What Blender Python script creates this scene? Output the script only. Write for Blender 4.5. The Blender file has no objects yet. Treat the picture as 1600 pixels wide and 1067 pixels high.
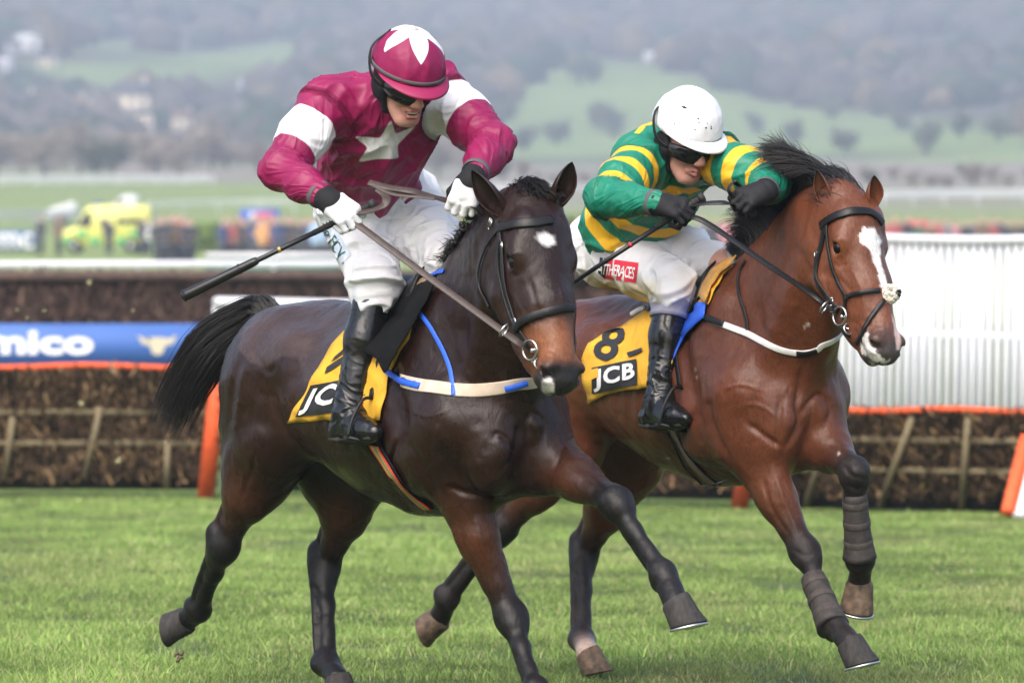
import bpy, bmesh, math, random, os
import numpy as np
from mathutils import Vector, Matrix, Quaternion
random.seed(7); rng = np.random.default_rng(7)
VOX = float(os.environ.get('VOXK', '1'))          # >1 gives coarser sculpts for a quick look
scene = bpy.context.scene
COL = scene.collection
R_ = math.radians
# ------------------------------------------------------------------ camera, world, sun, exposure
FPX, CAMZ, HZ = 8000.0, 1.20, 533.5               # focal length in 1600-px pixels, eye height, horizon row
cd = bpy.data.cameras.new('camera'); cam = bpy.data.objects.new('camera', cd); COL.objects.link(cam)
cam.location = (0, 0, CAMZ); cam.rotation_euler = (R_(90), 0, 0)
cd.sensor_width = 36; cd.lens = FPX / 1600 * 36; cd.clip_start = 0.5; cd.clip_end = 12000
cd.dof.use_dof = True; cd.dof.focus_distance = 16.35; cd.dof.aperture_fstop = 5.0
scene.camera = cam
SUN_EL, SUN_AZ = 48.0, -22.0                       # azimuth measured from behind the camera towards the left
w = bpy.data.worlds.new('World'); scene.world = w; w.use_nodes = True
nt = w.node_tree; bg = nt.nodes['Background']
sky = nt.nodes.new('ShaderNodeTexSky'); sky.sky_type = 'NISHITA'; sky.sun_disc = False
sky.sun_elevation = R_(SUN_EL); sky.sun_rotation = R_(180 + SUN_AZ * -1)
sky.air_density = 1.0; sky.dust_density = 4.0; sky.ozone_density = 1.0
nt.links.new(sky.outputs[0], bg.inputs[0]); bg.inputs[1].default_value = 0.148
sl = bpy.data.lights.new('sun', 'SUN'); sun = bpy.data.objects.new('sun', sl); COL.objects.link(sun)
sl.energy = 1.05; sl.angle = R_(60); sl.color = (1.0, 0.96, 0.9)
_d = Vector((math.sin(R_(SUN_AZ)) * math.cos(R_(SUN_EL)), -math.cos(R_(SUN_AZ)) * math.cos(R_(SUN_EL)), math.sin(R_(SUN_EL))))
sun.rotation_euler = _d.to_track_quat('Z', 'Y').to_euler(); sun.location = (-5, -5, 20)
vs = scene.view_settings; vs.view_transform = 'Standard'; vs.look = 'None'; vs.gamma = 1; vs.exposure = 1.14
scene.cycles.max_bounces = 6; scene.cycles.diffuse_bounces = 3; scene.cycles.glossy_bounces = 2
scene.cycles.transmission_bounces = 3; scene.cycles.volume_bounces = 0; scene.cycles.transparent_max_bounces = 6
scene.cycles.caustics_reflective = False; scene.cycles.caustics_refractive = False
scene.cycles.use_denoising = True

# ------------------------------------------------------------------ small helpers
def A(*v): return np.array(v, dtype=float)
def V3(p): return Vector((float(p[0]), float(p[1]), float(p[2])))
def unit(v): v = np.asarray(v, float); return v / np.linalg.norm(v)
def P(px, py, Y): return A((px - 800) / FPX * Y, Y, CAMZ + (HZ - py) / FPX * Y)     # a point of the place from its direction and distance
def proj(p): return (800 + p[0] / p[1] * FPX, HZ - (p[2] - CAMZ) / p[1] * FPX)
def J(prev, px, py, length, sign=-1, name=''):
    """next joint of a limb: seen in direction (px,py), `length` metres from the previous joint, nearer (-1) or farther (+1)"""
    d = P(px, py, 1.0) - A(0, 0, CAMZ); c0 = prev - A(0, 0, CAMZ)
    a, b, c = d @ d, -2 * d @ c0, c0 @ c0 - length ** 2
    disc = b * b - 4 * a * c
    if disc < 0: disc = 0
    Y = (-b + sign * math.sqrt(disc)) / (2 * a)
    return P(px, py, Y)
def link(name, mesh, mat=None, parent=None, smooth=True):
    o = bpy.data.objects.new(name, mesh); COL.objects.link(o)
    if mat is not None:
        for m in (mat if isinstance(mat, (list, tuple)) else [mat]): mesh.materials.append(m)
    if parent is not None: o.parent = parent; o.matrix_parent_inverse = parent.matrix_world.inverted()
    if smooth and len(mesh.polygons): mesh.polygons.foreach_set('use_smooth', np.ones(len(mesh.polygons), bool))
    return o
def tag(o, label=None, cat=None, group=None, kind=None):
    if label: o['label'] = label
    if cat: o['category'] = cat
    if group: o['group'] = group
    if kind: o['kind'] = kind
    return o
def thing(name, label, cat, loc=(0, 0, 0), rz=0, group=None):
    o = bpy.data.objects.new(name, None); COL.objects.link(o); o.empty_display_size = 0.1
    o.location = V3(loc); o.rotation_euler = (0, 0, rz); bpy.context.view_layer.update()
    return tag(o, label, cat, group)
def np_mesh(name, verts, faces):
    """faces: (n,3) or (n,4) int array, or a list of such arrays"""
    me = bpy.data.meshes.new(name)
    fl = faces if isinstance(faces, list) else [faces]
    fl = [np.asarray(f, np.int32) for f in fl if len(f)]
    verts = np.asarray(verts, np.float32)
    me.vertices.add(len(verts)); me.vertices.foreach_set('co', verts.ravel())
    tot = np.concatenate([np.full(len(f), f.shape[1], np.int32) for f in fl]) if fl else np.zeros(0, np.int32)
    idx = np.concatenate([f.ravel() for f in fl]) if fl else np.zeros(0, np.int32)
    me.loops.add(len(idx)); me.loops.foreach_set('vertex_index', idx)
    me.polygons.add(len(tot)); me.polygons.foreach_set('loop_start', np.concatenate([[0], np.cumsum(tot)[:-1]]).astype(np.int32))
    me.polygons.foreach_set('loop_total', tot); me.update(calc_edges=True); me.validate()
    return me
def set_col(me, name, rgb):
    at = me.color_attributes.new(name, 'FLOAT_COLOR', 'POINT'); n = len(me.vertices)
    buf = np.ones((n, 4), np.float32); buf[:, :3] = rgb; at.data.foreach_set('color', buf.ravel())
def set_float(me, name, v):
    at = me.attributes.new(name, 'FLOAT', 'POINT'); at.data.foreach_set('value', np.asarray(v, np.float32))

class MB:
    """collects loose shapes into one mesh"""
    def __init__(s): s.v = []; s.q = []; s.t = []; s.n = 0
    def add(s, verts, quads=(), tris=()):
        verts = np.asarray(verts, float).reshape(-1, 3)
        if len(quads): s.q.append(np.asarray(quads, np.int64) + s.n)
        if len(tris): s.t.append(np.asarray(tris, np.int64) + s.n)
        s.v.append(verts); s.n += len(verts); return s
    def loft(s, rings, cap=True, closed=True):
        rings = np.asarray(rings, float); m, k = rings.shape[:2]
        i, j = np.meshgrid(np.arange(m - 1), np.arange(k if closed else k - 1), indexing='ij'); i = i.ravel(); j = j.ravel(); j2 = (j + 1) % k
        q = np.stack([i * k + j, i * k + j2, (i + 1) * k + j2, (i + 1) * k + j], 1)
        v = rings.reshape(-1, 3); t = []
        if cap and closed:
            v = np.concatenate([v, [rings[0].mean(0)], [rings[-1].mean(0)]]); a, b = m * k, m * k + 1; jj = np.arange(k)
            t = np.concatenate([np.stack([np.full(k, a), (jj + 1) % k, jj], 1), np.stack([np.full(k, b), (m - 1) * k + jj, (m - 1) * k + (jj + 1) % k], 1)])
        return s.add(v, q, t)
    def tube(s, pts, rad, k=8, flat=None, nrm=None, cap=True):
        """tube or flat strap along pts; flat = thickness/width ratio, nrm = strap face normals (one or per point)"""
        pts = np.asarray(pts, float); n = len(pts); rad = np.broadcast_to(np.asarray(rad, float), (n,))
        T = np.gradient(pts, axis=0); T /= np.linalg.norm(T, axis=1)[:, None] + 1e-12
        if nrm is None:
            u = np.cross(T[0], [0.1, 0.2, 1.0]); u = unit(u); N = []
            for i in range(n): u = unit(u - T[i] * (u @ T[i])); N.append(u)
            N = np.array(N)
        else:
            N = np.broadcast_to(np.asarray(nrm, float), (n, 3)).copy(); N -= T * (N * T).sum(1)[:, None]; N /= np.linalg.norm(N, axis=1)[:, None] + 1e-12
        B = np.cross(T, N); a = np.arange(k) * 2 * math.pi / k + (math.pi / k if k == 4 else 0)
        fx = 1.0 if flat is None else flat; e = 1.0
        rr = rad[:, None, None] * (1.4142 if k == 4 else 1)
        if flat is not None and k > 4:   # rounded rectangle
            ca = np.sign(np.cos(a)) * np.abs(np.cos(a)) ** .5; sa = np.sign(np.sin(a)) * np.abs(np.sin(a)) ** .5
        else: ca, sa = np.cos(a), np.sin(a)
        rings = pts[:, None] + rr * (fx * ca[None, :, None] * N[:, None] + sa[None, :, None] * B[:, None])
        return s.loft(rings, cap)
    def box(s, c, size, X=(1, 0, 0), Z=(0, 0, 1)):
        X = unit(X); Z = np.asarray(Z, float); Z = unit(Z - X * (Z @ X)); Yv = np.cross(Z, X); h = np.asarray(size, float) / 2
        v = [np.asarray(c) + sx * h[0] * X + sy * h[1] * Yv + sz * h[2] * Z for sx in (-1, 1) for sy in (-1, 1) for sz in (-1, 1)]
        return s.add(v, [(0, 1, 3, 2), (4, 6, 7, 5), (0, 4, 5, 1), (2, 3, 7, 6), (0, 2, 6, 4), (1, 5, 7, 3)])
    def ball(s, c, r, nu=12, nv=8, X=(1, 0, 0), Z=(0, 0, 1)):
        r = np.broadcast_to(np.asarray(r, float), (3,)); X = unit(X); Z = np.asarray(Z, float); Z = unit(Z - X * (Z @ X)); Yv = np.cross(Z, X)
        th = np.linspace(0.02, math.pi - 0.02, nv); a = np.arange(nu) * 2 * math.pi / nu
        rings = [np.asarray(c) + r[2] * math.cos(t) * Z + math.sin(t) * (r[0] * np.cos(a)[:, None] * X + r[1] * np.sin(a)[:, None] * Yv) for t in th[::-1]]
        return s.loft(np.array(rings))
    def torus(s, c, R, r, n=(0, 0, 1), nu=20, k=8, stretch=(1, 1), X=None):
        n = unit(n); u = unit(np.cross(n, [0.3, 0.9, 0.2]) if X is None else np.asarray(X) - n * (np.asarray(X) @ n)); v = np.cross(n, u)
        a = np.linspace(0, 2 * math.pi, nu + 1)[:-1]
        pts = np.asarray(c) + R * (stretch[0] * np.cos(a)[:, None] * u + stretch[1] * np.sin(a)[:, None] * v)
        rad = pts - np.asarray(c); rad /= np.linalg.norm(rad, axis=1)[:, None]; b = np.arange(k) * 2 * math.pi / k
        rings = pts[:, None] + r * (np.cos(b)[None, :, None] * rad[:, None] + np.sin(b)[None, :, None] * n)
        m = nu; i, j = np.meshgrid(np.arange(m), np.arange(k), indexing='ij'); i = i.ravel(); j = j.ravel()
        return s.add(rings.reshape(-1, 3), np.stack([i * k + j, ((i + 1) % m) * k + j, ((i + 1) % m) * k + (j + 1) % k, i * k + (j + 1) % k], 1))
    def build(s, name, mat, parent=None, smooth=True):
        fs = []
        if s.q: fs.append(np.concatenate(s.q))
        if s.t: fs.append(np.concatenate(s.t))
        me = np_mesh(name, np.concatenate(s.v), fs)
        bm = bmesh.new(); bm.from_mesh(me); bmesh.ops.recalc_face_normals(bm, faces=bm.faces); bm.to_mesh(me); bm.free()
        return link(name, me, mat, parent, smooth)

def spline(pts, n=24):
    """Catmull-Rom through pts (any dimension)"""
    p = np.asarray(pts, float); p = np.concatenate([[2 * p[0] - p[1]], p, [2 * p[-1] - p[-2]]]); m = len(p) - 3; out = []
    for t in np.linspace(0, m - 1e-9, n):
        i = int(t); f = t - i; a, b, c, d = p[i:i + 4]
        out.append(.5 * (2 * b + (c - a) * f + (2 * a - 5 * b + 4 * c - d) * f * f + (3 * b - a - 3 * c + d) * f ** 3))
    return np.array(out)

# ------------------------------------------------------------------ materials
def mat(name, col=(.5, .5, .5), rough=.6, spec=.5, metal=0, nscale=0, namt=.25, bump=0, bscale=None, coat=0, sheen=0, emit=0, detail=4, stretch=None, attr=None, objcol=False):
    """procedural: base colour (or a colour attribute / object colour) x noise, noise bump"""
    m = bpy.data.materials.new(name); m.use_nodes = True; n = m.node_tree.nodes; l = m.node_tree.links; b = n['Principled BSDF']
    b.inputs['Roughness'].default_value = rough; b.inputs['Specular IOR Level'].default_value = spec; b.inputs['Metallic'].default_value = metal
    b.inputs['Coat Weight'].default_value = coat; b.inputs['Sheen Weight'].default_value = sheen; b.inputs['Coat Roughness'].default_value = .15
    b.inputs['Base Color'].default_value = (*col, 1)
    tc = n.new('ShaderNodeTexCoord'); vec = tc.outputs['Object']
    if stretch:
        mp = n.new('ShaderNodeMapping'); mp.inputs['Scale'].default_value = stretch; l.new(vec, mp.inputs[0]); vec = mp.outputs[0]
    src = None
    if attr: a = n.new('ShaderNodeAttribute'); a.attribute_name = attr; src = a.outputs['Color']
    if objcol: a = n.new('ShaderNodeObjectInfo'); src = a.outputs['Color']
    if nscale:
        t = n.new('ShaderNodeTexNoise'); t.inputs['Scale'].default_value = nscale; t.inputs['Detail'].default_value = detail; l.new(vec, t.inputs[0])
        r = n.new('ShaderNodeMapRange'); r.inputs['From Min'].default_value = .25; r.inputs['From Max'].default_value = .75
        r.inputs['To Min'].default_value = 1 - namt; r.inputs['To Max'].default_value = 1 + namt; l.new(t.outputs[0], r.inputs[0])
        mx = n.new('ShaderNodeVectorMath'); mx.operation = 'SCALE'
        if src is not None: l.new(src, mx.inputs[0])
        else: mx.inputs[0].default_value = col
        l.new(r.outputs[0], mx.inputs['Scale']); l.new(mx.outputs[0], b.inputs['Base Color'])
    elif src is not None: l.new(src, b.inputs['Base Color'])
    if bump:
        t2 = n.new('ShaderNodeTexNoise'); t2.inputs['Scale'].default_value = bscale or nscale or 50; t2.inputs['Detail'].default_value = 5; l.new(vec, t2.inputs[0])
        bp = n.new('ShaderNodeBump'); bp.inputs['Strength'].default_value = 1; bp.inputs['Distance'].default_value = bump; l.new(t2.outputs[0], bp.inputs['Height']); l.new(bp.outputs[0], b.inputs['Normal'])
    if emit: b.inputs['Emission Color'].default_value = (*col, 1); b.inputs['Emission Strength'].default_value = emit
    return m

# ------------------------------------------------------------------ sculpting: smooth-blended volumes meshed by surface nets
class Sculpt:
    def __init__(s): s.p = []
    def _add(s, **k): s.p.append(k); return s
    def cone(s, a, b, ra, rb, k=.04, c=(.5, .5, .5), cb=None, sq=None, op=1):
        """tapered capsule; sq = (direction, ratio): widened or flattened along a direction"""
        return s._add(t='c', a=np.asarray(a, float), b=np.asarray(b, float), ra=ra, rb=rb, k=k, ca=np.asarray(c, float), cb=np.asarray(cb if cb is not None else c, float), sq=sq, op=op)
    def chain(s, pts, rad, k=.03, c=(.5, .5, .5), cols=None, sq=None):
        for i in range(len(pts) - 1):
            s.cone(pts[i], pts[i + 1], rad[i], rad[i + 1], k, cols[i] if cols else c, cols[i + 1] if cols else c, sq)
        return s
    def ell(s, c0, r, X, Z, k=.04, c=(.5, .5, .5), op=1):
        """ellipsoid with radii along X, (Z x X), Z"""
        X = unit(X); Z = np.asarray(Z, float); Z = unit(Z - X * (Z @ X)); Yv = np.cross(Z, X)
        return s._add(t='e', a=np.asarray(c0, float), M=np.stack([X, Yv, Z]), r=np.asarray(r, float), k=k, ca=np.asarray(c, float), cb=np.asarray(c, float), op=op)
    @staticmethod
    def dist(q, p):
        p = p.astype(np.float32)
        if q['t'] == 'e':
            l = (p - q['a'].astype(np.float32)) @ q['M'].T.astype(np.float32); r = q['r'].astype(np.float32)
            k0 = np.sqrt(((l / r) ** 2).sum(-1)) + 1e-6; k1 = np.sqrt(((l / r ** 2) ** 2).sum(-1)) + 1e-6
            return k0 * (k0 - 1) / k1, None
        a = q['a']; ba = q['b'] - a; pa = p - a.astype(np.float32); m = 1.0
        if q['sq']:
            w_, sc = q['sq']; w_ = unit(w_); ba = ba + w_ * (ba @ w_) * (1 / sc - 1)
            pa = pa + (pa @ w_.astype(np.float32))[..., None] * (w_ * (1 / sc - 1)).astype(np.float32); m = min(1.0, sc)
        h = np.clip((pa @ ba.astype(np.float32)) / (ba @ ba + 1e-9), 0, 1)
        pa = pa - h[..., None] * ba.astype(np.float32)
        return (np.sqrt((pa ** 2).sum(-1)) - (q['ra'] + (q['rb'] - q['ra']) * h)) * m, h
    def mesh(s, vox=.006, n=14, smooth=2):
        vox = vox * VOX; lo = np.full(3, 1e9); hi = -lo
        for q in s.p:
            if q['op'] < 0: continue
            e = (q['r'].max() if q['t'] == 'e' else max(q['ra'], q['rb']) * (max(1, q['sq'][1]) if q['sq'] else 1)) + .02
            for c in ((q['a'],) if q['t'] == 'e' else (q['a'], q['b'])): lo = np.minimum(lo, c - e); hi = np.maximum(hi, c + e)
        B = n * vox; nb = np.ceil((hi - lo) / B).astype(int) + 1
        g = np.stack(np.meshgrid(*[np.arange(x) for x in nb], indexing='ij'), -1).reshape(-1, 3)
        cen = lo + (g + .5) * B; hd = B * .8661
        dc = np.stack([s.dist(q, cen)[0] for q in s.p]); tot = np.full(len(cen), 10.0, np.float32)
        for q, d in zip(s.p, dc): tot = s.comb(tot, d, q)
        act = np.abs(tot) < hd * 1.9 + .02; g = g[act]; dc = dc[:, act]; org = (lo + g * B).astype(np.float32)
        ax = np.arange(n + 1, dtype=np.float32) * vox; loc = np.stack(np.meshgrid(ax, ax, ax, indexing='ij'), -1)
        D = np.full((len(g), n + 1, n + 1, n + 1), 10.0, np.float32)
        for q, d in zip(s.p, dc):
            ii = np.nonzero(d < hd * 1.5 + q['k'] * 1.6 + .02)[0]
            for c0 in range(0, len(ii), 200):
                i2 = ii[c0:c0 + 200]; D[i2] = s.comb(D[i2], s.dist(q, org[i2][:, None, None, None] + loc)[0], q)
        S = D < 0; tot_c = np.zeros((len(g), n, n, n), np.int8); offs = [(x, y, z) for x in (0, 1) for y in (0, 1) for z in (0, 1)]
        for x, y, z in offs: tot_c += S[:, x:x + n, y:y + n, z:z + n]
        bi, ci, cj, ck = np.nonzero((tot_c > 0) & (tot_c < 8)); cor = np.stack([D[bi, ci + x, cj + y, ck + z] for x, y, z in offs], 1)
        acc = np.zeros((len(bi), 3)); cnt = np.zeros(len(bi)); oo = np.array(offs, float)
        for a in range(8):
            for b in range(a + 1, 8):
                if np.abs(oo[a] - oo[b]).sum() != 1: continue
                m = (cor[:, a] < 0) != (cor[:, b] < 0); t = np.where(m, cor[:, a] / (cor[:, a] - cor[:, b] + 1e-12), 0)
                acc += np.where(m[:, None], oo[a] + t[:, None] * (oo[b] - oo[a]), 0); cnt += m
        vert = org[bi] + (np.stack([ci, cj, ck], 1) + acc / cnt[:, None]) * vox
        G = nb * n + 4
        def gid(b, i, j, k): c = g[b] * n; return ((c[:, 0] + i + 1) * G[1] + c[:, 1] + j + 1) * G[2] + c[:, 2] + k + 1
        ids = gid(bi, ci, cj, ck); order = np.argsort(ids); sid = ids[order]; quads = []
        for axis in range(3):
            sh = [0, 0, 0]; sh[axis] = 1
            S0 = S[:, :n, :n, :n]; S1 = S[:, sh[0]:n + sh[0], sh[1]:n + sh[1], sh[2]:n + sh[2]]
            b, i, j, k = np.nonzero(S0 != S1); flip = S0[b, i, j, k]
            u, v_ = [(1, 2), (2, 0), (0, 1)][axis]; qs = []
            for du, dv in ((0, 0), (-1, 0), (-1, -1), (0, -1)):
                c = [i, j, k]; c[u] = c[u] + du; c[v_] = c[v_] + dv; key = gid(b, *c)
                pos = np.clip(np.searchsorted(sid, key), 0, len(sid) - 1); qs.append(np.where(sid[pos] == key, order[pos], -1))
            q = np.stack(qs, 1); q[~flip] = q[~flip][:, ::-1]; quads.append(q[(q >= 0).all(1)])
        Q = np.concatenate(quads)
        if smooth:
            e = np.concatenate([Q[:, [0, 1]], Q[:, [1, 2]], Q[:, [2, 3]], Q[:, [3, 0]]]); e = np.concatenate([e, e[:, ::-1]]); deg = np.bincount(e[:, 0], minlength=len(vert)) + 1e-9
            for it in range(smooth):
                for lam in (.5, -.45): vert = vert + lam * (np.stack([np.bincount(e[:, 0], vert[e[:, 1], x], len(vert)) for x in range(3)], 1) / deg[:, None] - vert)
        return vert, Q
    @staticmethod
    def comb(D, d, q):
        k = q['k']
        if q['op'] > 0:
            h = np.maximum(k - np.abs(D - d), 0) / k; return np.minimum(D, d) - h * h * k * .25
        d = -d; h = np.maximum(k - np.abs(D - d), 0) / k; return np.maximum(D, d) + h * h * k * .25
    def colors(s, vert, w=.014):
        acc = np.zeros((len(vert), 3)); tot = np.zeros(len(vert))
        for q in s.p:
            if q['op'] < 0: continue
            for c0 in range(0, len(vert), 60000):
                sl_ = slice(c0, c0 + 60000); d, h = s.dist(q, vert[sl_]); wt = np.exp(-np.clip(d + .01, -.02, .5) / w)
                col = q['ca'] if h is None else q['ca'] + h[:, None] * (q['cb'] - q['ca'])
                acc[sl_] += wt[:, None] * col; tot[sl_] += wt
        return acc / tot[:, None]
def close_holes(me):
    bm = bmesh.new(); bm.from_mesh(me); e = [x for x in bm.edges if x.is_boundary]
    if e: bmesh.ops.holes_fill(bm, edges=e, sides=24)
    bm.to_mesh(me); bm.free(); return me
def vnormals(v, Q):
    n = np.cross(v[Q[:, 2]] - v[Q[:, 0]], v[Q[:, 3]] - v[Q[:, 1]]); o = np.zeros_like(v)
    for k in range(4):
        for x in range(3): o[:, x] += np.bincount(Q[:, k], n[:, x], len(v))
    return o / (np.linalg.norm(o, axis=1)[:, None] + 1e-12)
# ------------------------------------------------------------------ the horses
def frame(yaw):
    f = A(math.cos(R_(yaw)), -math.sin(R_(yaw)), 0); r = A(-math.sin(R_(yaw)), -math.cos(R_(yaw)), 0); return f, r
class HorseRig:
    def __init__(s, W, yaw, pitch, head):
        s.W = W; s.f0, s.r = frame(yaw); s.f = unit(s.f0 * math.cos(R_(pitch)) + A(0, 0, math.sin(R_(pitch)))); s.u = unit(np.cross(s.r, s.f))
        if s.u[2] < 0: s.u = -s.u
        s.P0, s.a, s.N, s.hs = head; s.a = unit(s.a); s.N = unit(s.N - s.a * (s.N @ s.a)); s.S = np.cross(s.a, s.N)
        if s.S @ s.r < 0: s.S = -s.S                # S points to the horse's right
    us = 1.0
    def T(s, f, r, u): return s.W + s.f * f + s.r * r + s.u * u * s.us
    def H(s, x, y, z): return s.P0 + s.hs * (s.S * x + s.N * y + s.a * z)
    def L(s, px, py, r):
        """the point seen at (px,py) on the vertical plane r metres to the horse's right of its spine"""
        d = A((px - 800) / FPX, 1, (HZ - py) / FPX); c = A(0, 0, CAMZ); n = s.r
        t = ((s.W + s.r * r - c) @ n) / (d @ n); return c + d * t

def sculpt_head(S, g, c, muz, dark):
    H = g.H; hs = g.hs
    def e(x, y, z, rx, ry, rz, k=.04, col=c, op=1, tilt=0):
        X = g.S; Z = g.a * math.cos(tilt) + g.N * math.sin(tilt); S.ell(H(x, y, z), A(rx, ry, rz) * hs, X, Z, k * hs, col, op)
    def cn(p, q, ra, rb, k=.04, col=c, cb=None, sq=None, op=1): S.cone(H(*p), H(*q), ra * hs, rb * hs, k * hs, col, cb, sq, op)
    W_ = g.wid
    e(0, -.095, .07, .080 * W_, .085, .105); e(0, -.075, .15, .092 * W_, .075, .14, .05)
    cn((0, -.062, .13), (0, -.050, .34), .072, .056, .05, c, c, (g.S, 1.22)); cn((0, -.050, .34), (0, -.046, .54), .055, .042, .04, c, muz, (g.S, 1.05))
    cn((0, -.13, .24), (0, -.092, .53), .074, .050, .06, c, muz, (g.S, .95))
    for x in (-1, 1):
        e(x * .046 * W_, -.17, .20, .046, .112, .135, .05, c, tilt=-.12)                    # jowl
        e(x * .040 * W_, -.11, .34, .036, .075, .13, .05, c, tilt=-.08)
        e(x * .091, -.050, .180, .022, .028, .042, .035)                               # brow
        cn((x * .086, -.062, .166), (x * .103, -.051, .194), .013, .012, .014); cn((x * .103, -.051, .194), (x * .097, -.064, .230), .012, .009, .014)  # upper lid
        cn((x * .091, -.093, .192), (x * .091, -.085, .231), .012, .010, .016)    # lower lid
        cn((x * .078, -.105, .245), (x * .052, -.092, .40), .018, .010, .03)                # facial crest
        cn((x * .055, -.20, .28), (x * .028, -.150, .50), .034, .018, .05, c, muz)          # jaw bar
        e(x * .046, -.055, .553, .022, .034, .046, .025, muz)                               # nostril wing
        cn((x * .040, -.026, .546), (x * .058, -.031, .556), .010, .010, .026, muz); cn((x * .058, -.030, .556), (x * .062, -.050, .582), .010, .010, .022, muz)  # rim
        e(x * .062, -.030, .112, .028, .03, .05, .03)                                       # temple
    e(0, -.064, .585, .048, .046, .038, .03, muz); e(0, -.060, .60, .036, .032, .026, .02, muz); e(0, -.120, .568, .034, .028, .042, .022, muz)
    cn((0, -.17, .40), (0, -.125, .54), .042, .030, .04, c, muz, (g.S, .9))
    for x in (-1, 1):
        e(x * .105, -.068, .207, .018, .017, .022, .008, dark, -1)                     # eye socket
        e(x * .060, -.042, .574, .017, .014, .028, .010, dark, -1, .45)                     # nostril
        e(x * .050, -.046, .562, .012, .008, .018, .010, dark, -1, .45)
        cn((x * .046, -.096, .605), (x * .060, -.108, .505), .004, .003, .010, muz, None, None, -1)   # mouth line

def ear_mesh(mb, base, tip, front, width, depth=.75):
    """cupped pointed ear, opening towards `front`"""
    ax = unit(tip - base); front = unit(front - ax * (front @ ax)); side = np.cross(ax, front); Ln = np.linalg.norm(tip - base)
    rings = []; a = np.linspace(-1, 1, 17)
    for t in np.linspace(0, 1, 16):
        wv = width * np.interp(t, [0, .15, .35, .55, .75, .9, .97, 1], [.80, .92, 1.05, 1.0, .74, .40, .18, .03]); arc = np.interp(t, [0, .3, 1], [2.9, 2.2, 1.5])
        c0 = base + ax * Ln * t + front * (.014 * math.sin(t * 3.1)); th = a * arc
        o = wv * (np.sin(th)[:, None] * side * (1.0 if arc < 1.6 else .95) - np.cos(th)[:, None] * front * depth); thick = .0045 * (1.2 - t) + .0012
        inn = o * (1 - thick / max(wv, .004)) if wv > .01 else o * .8
        rings.append(np.concatenate([c0 + o, (c0 + inn)[::-1]]))
    mb.loft(np.array(rings))

def hoof_mesh(mb, cor, toe, up, r, hgt=.075):
    """hoof wall: coronet centre, toe direction, axis pointing up the pastern"""
    up = unit(up); toe = unit(toe - up * (toe @ up)); sd = np.cross(up, toe); a = np.arange(24) * 2 * math.pi / 24; rings = []
    for t, sc, fw in ((-.12, .88, 0), (0, 1.0, 0), (.1, 1.03, .03), (.5, 1.13, .22), (.94, 1.26, .46), (1.0, 1.24, .48), (1.0, .9, .42), (.93, .6, .36)):
        c0 = np.asarray(cor) - up * hgt * t + toe * r * fw * 1.1
        rad = sc * r * (1 - .10 * np.maximum(0, -np.cos(a)))
        rings.append(c0 + rad[:, None] * (np.cos(a)[:, None] * toe * 1.05 + np.sin(a)[:, None] * sd) - up[None] * (.012 * (1 - t) * -np.cos(a))[:, None] * (1 if t < .5 else 0))
    mb.loft(np.array(rings))
    return np.asarray(cor) - up * hgt + toe * r * .5, toe, sd, r * 1.25

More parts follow.
